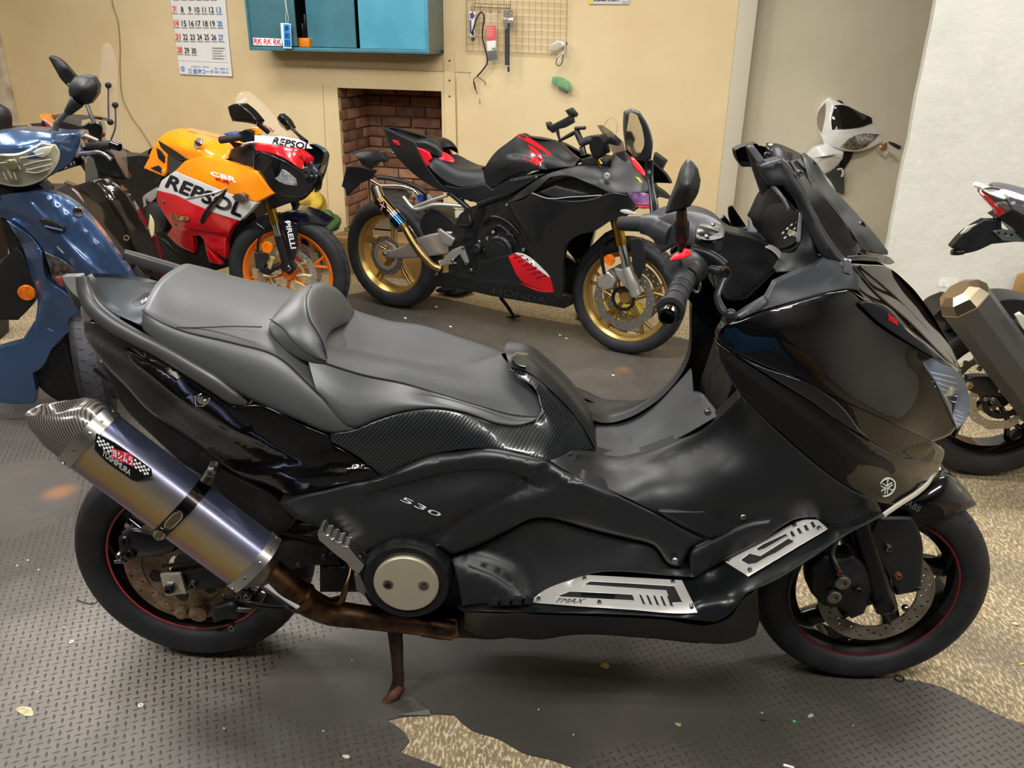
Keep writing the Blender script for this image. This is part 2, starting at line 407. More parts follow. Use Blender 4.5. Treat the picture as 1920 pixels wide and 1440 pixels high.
# ================= ROOM =================
X3=np.array([1.,0,0]);Y3=np.array([0,1.,0]);Z3=np.array([0,0,1.])
W=Fr((-1.152,5.5696),math.radians(-16))
def wallmat(name,c1,c2,c3,sc=3.,bs=.25,rough=.7,lo=.48,hi=.62):
    m=M(name,c1,rough); N,Lk,b=nodes(m); tc=N.new('ShaderNodeTexCoord')
    def ns(s,d=6,r=.6):
        t=N.new('ShaderNodeTexNoise');t.inputs['Scale'].default_value=s;t.inputs['Detail'].default_value=d;t.inputs['Roughness'].default_value=r;Lk.new(tc.outputs['Object'],t.inputs['Vector']);return t
    def mp(t,a,bb,o=0):
        r=N.new('ShaderNodeMapRange');r.inputs[1].default_value=a;r.inputs[2].default_value=bb;Lk.new(t.outputs[o],r.inputs[0]);return r
    def mix(f,a,col):
        x=N.new('ShaderNodeMix');x.data_type='RGBA';Lk.new(f.outputs[0],x.inputs[0])
        if isinstance(a,tuple):x.inputs[6].default_value=a
        else:Lk.new(a.outputs[2],x.inputs[6])
        x.inputs[7].default_value=lin(col);return x
    x=mix(mp(ns(sc),.4,.7),lin(c1),c2); x=mix(mp(ns(sc*4.3,8,.7),lo,hi),x,c3) if c3 else x
    Lk.new(x.outputs[2],b.inputs['Base Color'])
    k=N.new('ShaderNodeBump');k.inputs['Strength'].default_value=bs;k.inputs['Distance'].default_value=.01;Lk.new(ns(sc*9,8,.65).outputs[0],k.inputs['Height']);Lk.new(k.outputs[0],b.inputs['Normal'])
    return m
tan=wallmat('tan_painted_board','#dcc79a','#d4b98a',None,1.6,.03,.55)
plaster=wallmat('rough_white_plaster','#d8d7cd','#cbcabd','#ded7cf',2.5,.4,.8,.52,.7)
greyplaster=wallmat('grey_alcove_plaster','#c9bfa6','#beb49b',None,1.4,.08,.8)
backm=wallmat('workshop_back_wall','#4a4741','#3d3b37',None,1.4,.1,.8)
concrete=wallmat('worn_concrete','#857459','#a08c68','#d6c6a2',14.,.6,.75,.50,.57)
stain_later=concrete
def anis(m,sc):
    N,Lk,b=nodes(m)
    for t in [n for n in N if n.type=='TEX_NOISE']:
        mp=N.new('ShaderNodeMapping');mp.inputs['Rotation'].default_value=(0,0,-.75);mp.inputs['Scale'].default_value=sc
        src=t.inputs['Vector'].links[0].from_socket;Lk.new(src,mp.inputs['Vector']);Lk.new(mp.outputs[0],t.inputs['Vector'])
anis(concrete,(2.4,.9,1))
matm=wallmat('black_rubber_mat','#4a4640','#423e39','#534e48',2.2,.1,.5,.50,.66)
def stain_shade(m,blobs,col):
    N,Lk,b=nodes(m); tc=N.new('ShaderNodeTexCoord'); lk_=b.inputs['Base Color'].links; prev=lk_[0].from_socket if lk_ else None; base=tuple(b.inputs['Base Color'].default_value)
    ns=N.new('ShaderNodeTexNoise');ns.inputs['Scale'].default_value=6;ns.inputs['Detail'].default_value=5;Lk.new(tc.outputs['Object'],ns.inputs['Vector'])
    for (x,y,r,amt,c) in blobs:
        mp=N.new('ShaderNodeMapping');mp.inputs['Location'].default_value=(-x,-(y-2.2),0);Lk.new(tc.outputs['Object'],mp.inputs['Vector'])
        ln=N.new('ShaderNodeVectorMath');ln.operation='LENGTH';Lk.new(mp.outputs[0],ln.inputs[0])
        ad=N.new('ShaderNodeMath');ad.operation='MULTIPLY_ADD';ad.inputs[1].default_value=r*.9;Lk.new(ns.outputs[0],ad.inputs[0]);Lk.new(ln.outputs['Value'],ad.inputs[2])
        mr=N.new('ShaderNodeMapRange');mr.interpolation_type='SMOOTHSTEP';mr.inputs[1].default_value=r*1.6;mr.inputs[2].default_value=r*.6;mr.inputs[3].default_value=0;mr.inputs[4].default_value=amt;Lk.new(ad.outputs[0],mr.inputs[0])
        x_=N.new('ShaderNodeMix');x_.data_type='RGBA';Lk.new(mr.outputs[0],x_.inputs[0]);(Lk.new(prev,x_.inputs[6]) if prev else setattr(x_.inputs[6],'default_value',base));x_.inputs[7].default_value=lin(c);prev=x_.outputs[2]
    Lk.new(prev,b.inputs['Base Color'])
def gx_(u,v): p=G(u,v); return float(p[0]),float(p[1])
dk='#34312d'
SB=[(*gx_(230,1230),.55,.85,'#7d776d'),(*gx_(520,1200),.3,.6,'#767066'),(*gx_(1880,1440),.4,.5,'#66625a'),(*gx_(1230,1215),.25,.5,'#6a655c'),(*gx_(1150,660),.5,.45,'#6a645a'),(*gx_(980,1300),.36,.9,dk),(*gx_(640,1290),.26,.75,dk),(*gx_(1350,1340),.25,.75,dk),(*gx_(430,1360),.2,.5,dk),(*gx_(1620,1330),.16,.45,dk),(*gx_(60,900),.42,.6,'#5a5550'),(*gx_(700,600),.5,.45,'#35322e'),(*gx_(112,925),.06,.6,'#9c6a45'),(*gx_(1170,695),.05,.5,'#9a6a45')]  # dark blobs hold wet, worn patches and some of the under-bike shade
stain_shade(matm,SB,dk)
stain_shade(concrete,[(x,y+2.2,r,a,c) for x,y,r,a,c in ((*gx_(1880,1230),.16,.55,'#6a6158'),(*gx_(1900,1080),.12,.4,'#74695c'),(*gx_(1890,950),.2,.3,'#8a7558'))],dk)
lugm=M('rubber_lug','#39352f',.5); stain_shade(lugm,[q for q in SB if q[4] in (dk,'#35322e')],'#2a2724')
def quad(par,name,pts,mat): return mk(name,pts,[tuple(range(len(pts)))],mat,par,False)
struct(quad(None,'floor',[(-4.6,-3,0),(4.2,-3,0),(4.2,7.2,0),(-4.6,7.2,0)],concrete))
struct(quad(None,'ceiling',[(-4.6,-3,CEIL),(-4.6,7.2,CEIL),(4.2,7.2,CEIL),(4.2,-3,CEIL)],M('ceiling_paint','#dad6ca',.8)))
struct(quad(None,'wall_front',[(-4.6,-3,0),(-4.6,-3,CEIL),(4.2,-3,CEIL),(4.2,-3,0)],backm))
struct(quad(None,'wall_left',[(-4.6,-3,0),(-4.6,7.2,0),(-4.6,7.2,CEIL),(-4.6,-3,CEIL)],M('left_wall_paint','#77726a',.8)))
struct(quad(None,'wall_right',[(4.2,-3,0),(4.2,-3,CEIL),(4.2,7.2,CEIL),(4.2,7.2,0)],plaster))
# light housings of the tubes
for i,(x,y,p) in enumerate(LAMPS):
    o=root('ceiling_light',(x,y,CEIL),0,'white twin-tube fluorescent batten above the frame, %s of the %s row'%({-3.5:'far left',-1.9:'left',.1:'middle',-.1:'right',2.0:'right'}[x],{.2:'nearest',2.6:'middle',3.2:'middle',4.3:'farthest',4.0:'farthest'}[y]),'ceiling light','fluorescent battens on the ceiling')
    box(o,'housing',(x,y,CEIL-.05),X3*.63,Y3*.06,Z3*.05,white_flat)
    for d in (-.61,.61): box(o,'end_cap',(x+d,y,CEIL-.11),X3*.02,Y3*.11,Z3*.02,white_flat)
# tan wall with fireplace opening
s0,s1=-3.05,2.45
wl=struct(plate(None,'wall_back',W.o,W.X,Z3,[[(s0,0),(s1,0),(s1,CEIL),(s0,CEIL)],[(0,.22),(.715,.22),(.715,1.125),(0,1.125)]],40,tan))
for nm,a in (('upright',((-.09,0),(-.085,1.16))),('upright',((.79,0),(.795,1.36)))): pass
def seam(p,q,lat=2,wd=1.2):
    P=W.pts([(p[0],p[1],lat/1000),(q[0],q[1],lat/1000)]); tube(wl,'panel_joint',P,wd,M('joint_brown','#a98f63',.8),seg=6)  # thin darker line along each board joint
seam((605,154),(617,420));seam((577,125),(832,134));seam((832,134),(883,136));seam((880,134),(881,147));seam((855,146),(858,330))
batten=struct(panel(None,'trim_1',W,'832,95,14 851,95 856,300 860,460 842,460 836,300',tan,edge=0,th=13).o)
for v in (114,151,181,330): bolt(batten,W,843-(181-v)*.0,v,14,7,M('screw_hole','#5b4a33',.8),h=1,name='screw',seg=8)
# fireplace recess lined with bricks
fire=struct(plate(None,'trim_2',W.w(0,-.47,0),W.X,Z3,[[(-.15,.1),(.86,.1),(.86,1.25),(-.15,1.25)]],20,M('mortar','#8f8170',.9,bump=(120,.4))))
for a,b in ((-.035,-.015),(.73,.75)): fbox(fire,'mortar_bed',W,a,b,-.47,-.04,.2,1.15,MATS['mortar'])
fbox(fire,'hearth_slab',W,-.02,.735,-.47,0,.17,.22,M('hearth','#6d5c48',.8)); fbox(fire,'lintel',W,-.05,.76,-.47,-.041,1.125,1.2,M('lintel_dark','#2b2320',.9))  # very dark brown lintel across the top of the recess
bm_=[M('brick_a','#a5775a',.85,bump=(160,.35),var=(18,'#875f48')),M('brick_b','#93684f',.85,bump=(160,.35),var=(18,'#6f4c3a')),M('brick_c','#b8896a',.85,bump=(160,.35),var=(18,'#996e53'))]
rb=random.Random(3)
for r in range(13):
    z=.222+r*.0700
    x=-.01-(.11 if r%2 else 0)
    while x<.715:
        a=max(x,-.012);b=min(x+.21,.727)
        if b-a>.03: d=rb.uniform(0,.006); fbox(fire,'brick',W,a,b,-.475,-.448+d,z,z+.060,bm_[rb.randrange(2 if r>9 else 3)],bev=3)
        x+=.22
    for side in (0,1):
        y=-.455+(0.11 if (r+side)%2 else 0)-.11
        while y<-.01:
            a=max(y,-.45);b=min(y+.21,-.004)
            if b-a>.03:
                d=rb.uniform(0,.006)
                if side==0: fbox(fire,'brick',W,-.02,-.002+d,a,b,z,z+.060,bm_[rb.randrange(3)],bev=3)
                else: fbox(fire,'brick',W,.717-d,.735,a,b,z,z+.060,bm_[rb.randrange(3)],bev=3)
            y+=.22
# post at the wall end, alcove wall, white pillar wall
struct(fbox(None,'trim_3',W,2.45,2.55,-.12,.0,0,CEIL,M('post_paint','#c5bca6',.6,bump=(40,.1)),bev=4))
struct(plate(None,'wall_alcove',W.w(0,-.12,0),W.X,Z3,[[(2.4,0),(5.2,0),(5.2,CEIL),(2.4,CEIL)]],40,greyplaster))
PW=Fr((1.785,3.85),math.radians(-14))
def wavy(a,b,n,amp,ax):
    P=[]
    for i in range(n):
        t=i/(n-1); x=a[0]+(b[0]-a[0])*t;y=a[1]+(b[1]-a[1])*t; d=amp*math.sin(i*2.7)*math.sin(i*1.3)
        P.append((x+(d if ax==0 else 0),y+(d if ax else 0)))
    return P
struct(plate(None,'wall_pillar',PW.o,PW.X,Z3,[[(0,0),(1.9,0),(1.9,CEIL)]+wavy((0,CEIL),(0,0),30,.004,0)],70,plaster))
struct(fbox(None,'trim_4',W,-2.98,-2.62,.0,.22,0,CEIL,M('peeling_plaster','#cfc8b8',.85,bump=(25,.6),var=(9,'#9c8f78')),bev=6))
# ---------------- rubber mats ----------------
def gpts(s,z=0): return np.array([G(u,v,z)[:2] for u,v,_ in PP(s)[0]])
MATA='20,690 300,600 620,560 700,545 810,556 1074,609 1260,632 1440,672 1470,900 1490,1120 1500,1200 1560,1264 1640,1270 1720,1279 1770,1292 1830,1322 1885,1348 1925,1362 2100,1440 2700,1750'
HOLE='725,1352 760,1345 808,1340 852,1342 868,1358 883,1369 933,1386 987,1415 1030,1425 1090,1446 1060,1470 860,1452 825,1440 750,1412 768,1392 758,1375'
MG=np.vstack([gpts(MATA),[(3.2,-2.9),(-4.3,-2.9),(-4.3,3.3)]])
A_=spline(np.column_stack([MG,np.zeros(len(MG))])*1000,30,True,[1]*5+[0]*15+[1]*3+[0]*20)[:,:2]/1000
HL=spline(np.column_stack([gpts(HOLE),np.zeros(len(gpts(HOLE)))])*1000,12,True)[:,:2]/1000
mat_root=root('rubber_floor_mat',(0,2.2,0),0,'black diamond-plate rubber mat covering most of the workshop floor, torn at its front edge','floor mat')
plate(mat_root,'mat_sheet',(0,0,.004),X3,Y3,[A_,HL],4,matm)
# raised diamond lugs, too many to count: one part
p=.0196; V=[];F_=[]; A0=math.radians(20)
gx=np.arange(-3.2,2.8,p);gy=np.arange(-.4,5.4,p*.97)
I,J=np.meshgrid(np.arange(len(gx)),np.arange(len(gy)),indexing='ij'); q=np.stack([gx[I].ravel(),gy[J].ravel()],1); q=np.stack([q[:,0]*math.cos(A0)-q[:,1]*math.sin(A0)+.6,q[:,0]*math.sin(A0)+q[:,1]*math.cos(A0)],1); q_ok=(q[:,1]>.85)&(q[:,1]<4.7); par=((I+J)%2).ravel()
k=q_ok&inside(q,A_)&~inside(q,HL)&(segdist(q,HL)[0]>.012)
q=q[k];par=par[k]
wear=np.sin(q[:,0]*2.1+.6)*np.sin(q[:,1]*1.7+.3)+.6*np.sin(q[:,0]*5.3+q[:,1]*3.1)+.35*np.sin(q[:,1]*9-q[:,0]*7)
def blob(cx,cy,r): return np.exp(-(((q-np.array([cx,cy]))/r)**2).sum(1))
wr=1.15*blob(*G(980,1290)[:2],.33)+1.1*blob(*G(600,1270)[:2],.26)+.9*blob(*G(1330,1330)[:2],.22)+1.1*blob(*G(60,930)[:2],.4)+1.0*blob(*G(1150,720)[:2],.5)
h=np.clip(1.25+.25*wear-1.35*wr,0.02,1.3); k=h>.12; q=q[k];par=par[k];h=h[k]*.0011
al=np.where(par==1,A0+.08,A0+1.63); ca,sa=np.cos(al),np.sin(al); Lh,Wh=.0106,.0029
n=len(q); z0=.0042
Wh=np.where(par==1,.0027,.0036)
def pt(dx,dy,z): return np.column_stack([q[:,0]+dx*ca-dy*sa,q[:,1]+dx*sa+dy*ca,np.full(n,z0)+z])
V=np.stack([pt(-Lh,0,0),pt(0,-Wh,0),pt(Lh,0,0),pt(0,Wh,0),pt(-Lh*.35,0,h),pt(Lh*.35,0,h)],1).reshape(-1,3)
b=np.arange(n)*6
F_=np.concatenate([np.stack([b,b+1,b+4],1),np.stack([b+1,b+2,b+5],1),np.stack([b+2,b+3,b+5],1),np.stack([b+3,b,b+4],1),np.stack([b+1,b+5,b+4],1),np.stack([b+3,b+4,b+5],1)])
me=bpy.data.meshes.new('raised_lugs'); me.vertices.add(len(V)); me.vertices.foreach_set('co',(V-np.array([0,2.2,0])).ravel()); me.loops.add(len(F_)*3); me.loops.foreach_set('vertex_index',F_.ravel().astype(np.int32)); me.polygons.add(len(F_)); me.polygons.foreach_set('loop_start',np.arange(0,len(F_)*3,3,dtype=np.int32)); me.polygons.foreach_set('loop_total',np.full(len(F_),3,dtype=np.int32)); me.update(); me.validate()
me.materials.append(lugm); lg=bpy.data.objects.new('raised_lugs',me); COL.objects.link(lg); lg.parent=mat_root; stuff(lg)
# ================= WHEEL BUILDER =================
def discloop(r0,r1,n=64,wave=0):
    t=np.linspace(0,2*np.pi,n,endpoint=False); rr=r1+wave*np.sin(t*10)
    o=np.stack([rr*np.cos(t),rr*np.sin(t)],1); i=np.stack([r0*np.cos(t[::2]),r0*np.sin(t[::2])],1)
    return o,i
def brake_disc(par,c,fr,r0,r1,lat,mat,holes=40,rows=2,wave=0,th=5,name='brake_disc',hr=.0042,ph=0):
    o,i=discloop(r0,r1,72,wave); L=[o,i]
    for k in range(holes):
        a=k/holes*2*np.pi+ph; f=(k%3)/2. if rows==3 else (k%2)
        r=r0+(r1-r0)*(.28+.44*f); L.append(circ(r*math.cos(a),r*math.sin(a),hr,6))
    return plate(par,name,c+fr.L*lat,fr.X,fr.Z,L,th,mat)
def wheel(par,c,yaw,R,w,rr,rim_mat,spokes=5,kind='y',stripe=None,disc=None,tyre_mat=None,hub=.045,lats=None,hub_mat=None,tread=True,sw=(.02,.013)):
    fr=Fr(c,yaw); c=np.asarray(c,float); R*=1000;rr*=1000;w*=1000;h=R-rr
    prof=[(-.30*w,rr-6),(-.42*w,rr+3),(-.49*w,rr+.30*h),(-.5*w,rr+.45*h),(-.465*w,rr+.68*h),(-.40*w,rr+.80*h),(-.30*w,rr+.90*h),(-.16*w,R-.03*h),(0,R)]
    prof=prof+[(-a,b) for a,b in reversed(prof[:-1])]
    pr=spline3(np.array([(a,b,0) for a,b in prof]),3)[:,:2]
    ty=lathe(par,'tyre',c,fr.L,pr,tyre_mat or rubber,seg=72,angle=80)
    cr_=[(a,b+.25) for a,b in pr if abs(a)<=.33*w]; lathe(ty,'tread',c,fr.L,cr_,M('worn_tread','#36363a',.7,bump=(200,.2),var=(20,'#2a2a2e')),seg=72,angle=80)
    if tread:
        # curved tread cuts on the crown, too many to pick apart
        V=[];F_=[];n=34
        for s in(-1,1):
            for k in range(n):
                a0=k/n*2*np.pi+(0 if s>0 else np.pi/n)
                for j in range(4):
                    la=s*(.06+.34*j/4)*w;lb=s*(.06+.34*(j+1)/4)*w; a=a0+.10*(j/4)**1.6;b=a0+.10*((j+1)/4)**1.6; 
                    def rad(l): x=abs(l)/w; return np.interp(x,[0,.16,.3,.4,.465],[R,R-.03*h,rr+.9*h,rr+.8*h,rr+.68*h])+.8
                    q=len(V); wd=.008
                    for (l,an) in ((la,a-wd),(la,a+wd),(lb,b+wd),(lb,b-wd)):
                        r=rad(l)/1000; V.append(c+fr.L*l/1000+r*(math.cos(an)*fr.X+math.sin(an)*fr.Z))
                    F_.append((q,q+1,q+2,q+3))
        stuff(mk('tread_groove',V,F_,M('tread_shadow','#060607',.8),ty,False))
    rim=lathe(par,'rim',c,fr.L,[(-.36*w,rr+7),(-.37*w,rr-8),(-.30*w,rr-16),(-.2*w,rr-26),(.2*w,rr-26),(.30*w,rr-16),(.37*w,rr-8),(.36*w,rr+7),(.29*w,rr+2),(-.29*w,rr+2)],rim_mat,seg=72,closed=True,angle=30)
    if stripe: lathe(rim,'rim_stripe',c,fr.L,[(.372*w,rr-6),(.374*w,rr-2.5),(.355*w,rr-2.5),(.355*w,rr-6)],stripe,seg=72,closed=True)
    l0=lats if lats is not None else .0
    hb=lathe(par,'hub',c,fr.L,[(-.42*w,.5),(-.42*w,hub*650),(-.25*w,hub*700),(-.15*w,hub*1000),(.15*w,hub*1000),(.25*w,hub*700),(.42*w,hub*650),(.42*w,.5)],hub_mat or rim_mat,seg=28)
    for k in range(spokes):
        a=2*np.pi*k/spokes+.3
        if kind=='y':
            pts=[((hub*.9,0),(hub+.5*(rr/1000-hub),0))]+[((hub+.45*(rr/1000-hub),0),(rr/1000-.02,d)) for d in(-.16,.16)]
        elif kind=='pair': pts=[((hub*.8,-.15),(rr/1000-.02,-.07)),((hub*.8,.15),(rr/1000-.02,.07))]
        elif kind=='curve': pts=[((hub*.8,0),(hub+.5*(rr/1000-hub),.05),(rr/1000-.02,-.12))]
        else: pts=[((hub*.8,0),(rr/1000-.02,0))]
        for q in pts:
            P=[c+fr.L*l0+r*(math.cos(a+d)*fr.X+math.sin(a+d)*fr.Z) for r,d in q]
            tube(par,'spoke',P,[sw[0]*1000 if i==0 else sw[1]*1000 for i in range(len(P))],rim_mat,fr=fr,seg=10,k=5,flat=(.8,1.0),sq=.8)
    return fr,ty
# ================= BIG BLACK MAXI SCOOTER =================
PRr=np.array([-.7656,1.6767,.297]);PFr=np.array([.8619,1.6241,.2745])
TY=math.atan2(PFr[1]-PRr[1],PFr[0]-PRr[0]); mid=(PRr+PFr)/2
T=Fr(mid,TY)
t=root('maxi_scooter',(mid[0],mid[1],0),TY,'large black maxi scooter with titanium exhaust standing on its centre stand in the foreground','motor scooter')
carbon=M('carbon_weave_film','#141516',.3,0,.4)
def weave(m,sc,c1,c2,ang=.6):
    N,Lk,b=nodes(m); tc=N.new('ShaderNodeTexCoord');mp=N.new('ShaderNodeMapping');mp.inputs['Rotation'].default_value=(0,ang,0)
    wv=N.new('ShaderNodeTexWave');wv.inputs['Scale'].default_value=sc;wv.bands_direction='X';wv.inputs['Distortion'].default_value=.4;wv.inputs['Detail'].default_value=1
    Lk.new(tc.outputs['Object'],mp.inputs['Vector']);Lk.new(mp.outputs[0],wv.inputs['Vector'])
    cr=N.new('ShaderNodeMix');cr.data_type='RGBA';cr.inputs[6].default_value=lin(c1);cr.inputs[7].default_value=lin(c2);Lk.new(wv.outputs['Fac'],cr.inputs[0]);Lk.new(cr.outputs[2],b.inputs['Base Color'])
    bp=N.new('ShaderNodeBump');bp.inputs['Strength'].default_value=.22;bp.inputs['Distance'].default_value=.001;Lk.new(wv.outputs['Fac'],bp.inputs['Height']);Lk.new(bp.outputs[0],b.inputs['Normal'])
weave(carbon,48,'#0c0d0e','#26282a',-.75)
carbon2=M('carbon_fibre_weave','#3a3633',.28,.2,.6); weave(carbon2,60,'#26221f','#6a635c',.35)
seatm=M('seat_vinyl','#3d3e3e',.42,bump=(1400,.1),var=(6,'#434444'),spec=.85)
seatt=M('seat_textured_vinyl','#393a3b',.42,bump=(2200,.35),spec=.5)
matfloor=M('ribbed_floor_rubber','#3b3d3e',.5,bump=(1600,.3))
coverm=M('satin_grey_black_cover','#1c1d1e',.36,.15,bump=(1200,.05),spec=.6)
smoke=M('smoked_screen','#1c1410',.07,0,0,spec=.35)
smoke2=M('smoked_clear_screen','#1f1f23',.06,0,.6,alpha=.86)
gunm=M('blue_grey_tail_plastic','#343b42',.36,.25)
railm=M('grab_rail_paint','#4b4b4a',.38,.55)
# wheels
fr_,ty=wheel(t,PRr,TY,.2865,.16,.2005,black_gloss,5,'y',stripe=red,hub=.05)
fr2_,ty2=wheel(t,PFr,TY,.2745,.12,.2005,black_gloss,5,'curve',sw=(.028,.026),stripe=M('dark_red_stripe','#7c1420',.3),hub=.045,lats=-.01)
brake_disc(t,PFr,T,.094,.1335,.062,disc_m,48,3)
brake_disc(t,PFr,T,.094,.1335,-.058,disc_m,48,3)
for k in range(5):
    a=k*2*np.pi/5+.2; P=[PFr+T.L*.055+r*(math.cos(a)*T.X+math.sin(a)*T.Z) for r in(.045,.1)]; tube(t,'disc_carrier',P,[11,8],black_satin,fr=T,seg=8)
brake_disc(t,PRr,T,.1,.142,.088,rustdisc,36,2)
lathe(t,'disc_carrier',PRr+T.L*.082,T.L,[(-4,40),(3,42),(3,104),(-4,104)],rustdisc,seg=40,closed=True)
for k in range(6):
    a=k*2*np.pi/6+.3; p=PRr+T.L*.087+.075*(math.cos(a)*T.X+math.sin(a)*T.Z); lathe(t,'carrier_slot',p,T.L,[(-2,16),(1,15),(1,.1)],black_deep,seg=10)
# core so nothing shows through the hollow shell
def core(name,xs,lat0,mat,lat1=None):
    V=[];n=len(xs)
    for l in (lat0,-(lat1 or lat0)):
        V+=[T.w(x,l,z) for x,z in xs]
    F_=[tuple(range(n)),tuple(range(2*n-1,n-1,-1))]+[(i,(i+1)%n,n+(i+1)%n,n+i) for i in range(n)]
    return mk(name,V,F_,mat,t,False,recalc=True)
core('engine_block',[(-.42,.36),(-.36,.24),(.40,.17),(.47,.3),(.36,.46),(-.1,.52),(-.30,.5)],.13,black_deep)
core('under_seat_tub',[(-.72,.62),(-.3,.46),(.1,.5),(.16,.62),(-.05,.74),(-.6,.78)],.12,black_deep)
core('front_inner_body',[(.42,.36),(.58,.42),(.70,.55),(.78,.66),(.74,.80),(.60,.92),(.42,.90),(.36,.6)],.11,black_deep)
# swingarm, axle, rear brake
tube(t,'swingarm','330,1085,120 420,1075,125 540,1040,125 620,1010,110',[24,26,30,34],black_deep,T,seg=12,flat=(1.3,.6),sq=.7)
ap=panel(t,'axle_plate',T,'300,1077,150 338,1075 350,1113 311,1117',M('axle_plate_metal','#cdc3b2',.4,.6),edge=1,edep=1,th=6,cap=True,step=6)
bolt(t,T,321,1100,152,15,steel,10,'axle_nut',seg=6);bolt(t,T,319,1103,160,10,M('dark_bolt','#3b3a38',.4,.8),12,'axle_end',seg=12)
bolt(t,T,363,1095,140,10,steel,10,'adjuster_bolt',seg=6)
cal=loft(t,'brake_caliper',T,['222,1010,110 250,995 290,1005 330,1000','222,1010,140 250,990 290,1000 335,1000','225,1045,140 255,1040 290,1040 330,1030','225,1045,110 255,1045 290,1040 330,1030'],black_satin,nu=12,nv=4,caps=True,closed=True)
for q in ((238,1012,12),(246,1036,14),(226,1040,8)): bolt(cal,T,q[0],q[1],140,q[2],steel if q[2]==8 else black_satin,10,'caliper_bolt')
for a in('236,1052,125 215,1053,125','232,1000,120 252,985,120','310,1030,130 420,1012,120','305,1062,140 430,1045,140'): tube(t,'brake_link',a,[5,4],steel if a[0]=='2' else M('rod_dark','#2b2b2c',.35,.7),T,seg=8,smoothp=False)
tube(t,'brake_hose','420,1120,140 460,1130,150 520,1138,150 590,1132,140 640,1120,120',6,black_satin,T,seg=8)
lv=loft(t,'parking_brake',T,['395,1140,150 415,1128 440,1122 455,1140','398,1140,165 415,1135 440,1130 452,1145','405,1165,165 420,1160 440,1160 448,1160','400,1165,150 420,1160 440,1160 448,1160'],black_deep,nu=10,nv=4,caps=True,closed=True)
bolt(lv,T,436,1175,160,9,steel,8,'pivot_bolt');bolt(lv,T,463,1117,160,8,steel,8,'pivot_bolt');cyl(lv,'adjuster',T.at(440,1142,.165),T.at(472,1144,.165),.006*1000,steel,seg=8)
for q in ((340,1150,15),(372,1150,22)): lathe(t,'hub_cap',T.at(q[0],q[1],.1),T.L,[(-8,q[2]),(4,q[2]),(6,q[2]*.6),(3,.1)],rustdisc,seg=16)
# exhaust
titan=M('titanium_tint_reflections','#a08a6a',.3,.9,rvar=.05)  # film tint and lamp reflections both painted as bands around the body
N,Lk,b=nodes(titan);tc=N.new('ShaderNodeTexCoord');mp=N.new('ShaderNodeMapping');Lk.new(tc.outputs['UV'],mp.inputs['Vector'])
a_=T.at(482,1058,.27);r_=T.at(158,812,.27); ax=a_-r_; MUL=np.linalg.norm(ax); ax/=MUL
sx=N.new('ShaderNodeSeparateXYZ');Lk.new(tc.outputs['UV'],sx.inputs[0])
nz=N.new('ShaderNodeTexNoise');nz.inputs['Scale'].default_value=5;Lk.new(tc.outputs['UV'],nz.inputs['Vector'])
ad=N.new('ShaderNodeMath');ad.operation='MULTIPLY_ADD';ad.inputs[1].default_value=.12;Lk.new(nz.outputs[0],ad.inputs[0]);Lk.new(sx.outputs[1],ad.inputs[2])
rp=N.new('ShaderNodeValToRGB');Lk.new(ad.outputs[0],rp.inputs[0]);e=rp.color_ramp
for i,(p,c) in enumerate(((.0,'#56688c'),(.24,'#a09aaa'),(.36,'#c0b6ac'),(.5,'#ccb892'),(.6,'#caa86a'),(.72,'#b08f7c'),(.86,'#8c7a94'),(1,'#645a74'))):
    x=e.elements[i] if i<2 else e.elements.new(p); x.position=p;x.color=lin(c)
Lk.new(rp.outputs[0],b.inputs['Base Color'])
br=N.new('ShaderNodeTexNoise');br.inputs['Scale'].default_value=1;mp2=N.new('ShaderNodeMapping');mp2.inputs['Scale'].default_value=(3,400,1);Lk.new(tc.outputs['UV'],mp2.inputs['Vector']);Lk.new(mp2.outputs[0],br.inputs['Vector'])
bp=N.new('ShaderNodeBump');bp.inputs['Strength'].default_value=.03;Lk.new(br.outputs[0],bp.inputs['Height']);Lk.new(bp.outputs[0],b.inputs['Normal'])
lu=T.L-ax*(T.L@ax);lu/=np.linalg.norm(lu);uu=np.cross(lu,ax); uu=uu if uu[2]>0 else -uu
mf=root  # section helper for the silencer
def section(c,hy,hx,n=40,k=.72,sl=0):
    a=np.linspace(0,2*np.pi,n,endpoint=False); ca=np.sign(np.cos(a))*np.abs(np.cos(a))**k;sa=np.sign(np.sin(a))*np.abs(np.sin(a))**k
    return c+np.outer(ca*hx,lu)+np.outer(sa*hy,uu)+np.outer(sa*sl,ax)
def sweep(par,name,secs,mat,cap=True,uv=False):
    n=len(secs[0]);V=np.vstack(secs);F_=grid_faces(len(secs),n,False,True)
    if cap:F_+=[tuple(range(n)),tuple(range(len(V)-n,len(V)))]
    o=mk(name,V,F_,mat,par,True,recalc=True,angle=50)
    if uv:
        l=o.data.uv_layers.new(name='UVMap')
        for lp in o.data.loops:
            i=lp.vertex_index; s_,j=divmod(i,n); an=2*np.pi*j/n; l.data[lp.index].uv=(s_/(len(secs)-1),(1-math.sin(an))/2)
    return o
HY,HX=.0645,.052
sil=sweep(t,'silencer_body',[section(r_+ax*MUL*k,HY,HX) for k in np.linspace(0,1,9)],titan,uv=True)
for p0,p1,nm in ((-.002,.026,'end_band'),(MUL-.02,MUL+.004,'end_band')):
    eb=sweep(t,nm,[section(r_+ax*(p0),HY+.001,HX+.001),section(r_+ax*p0,HY+.003,HX+.003),section(r_+ax*p1,HY+.003,HX+.003),section(r_+ax*p1,HY+.0005,HX+.0005)],alu,cap=False)
    for j in range(0,40,4):
        c=section(r_+ax*(p0+p1)/2,HY+.003,HX+.003)[j]; c0=r_+ax*(p0+p1)/2; lathe(eb,'rivet',c,c-c0,[(-1,3.4),(1.2,3),(2,.1)],steel,seg=8)
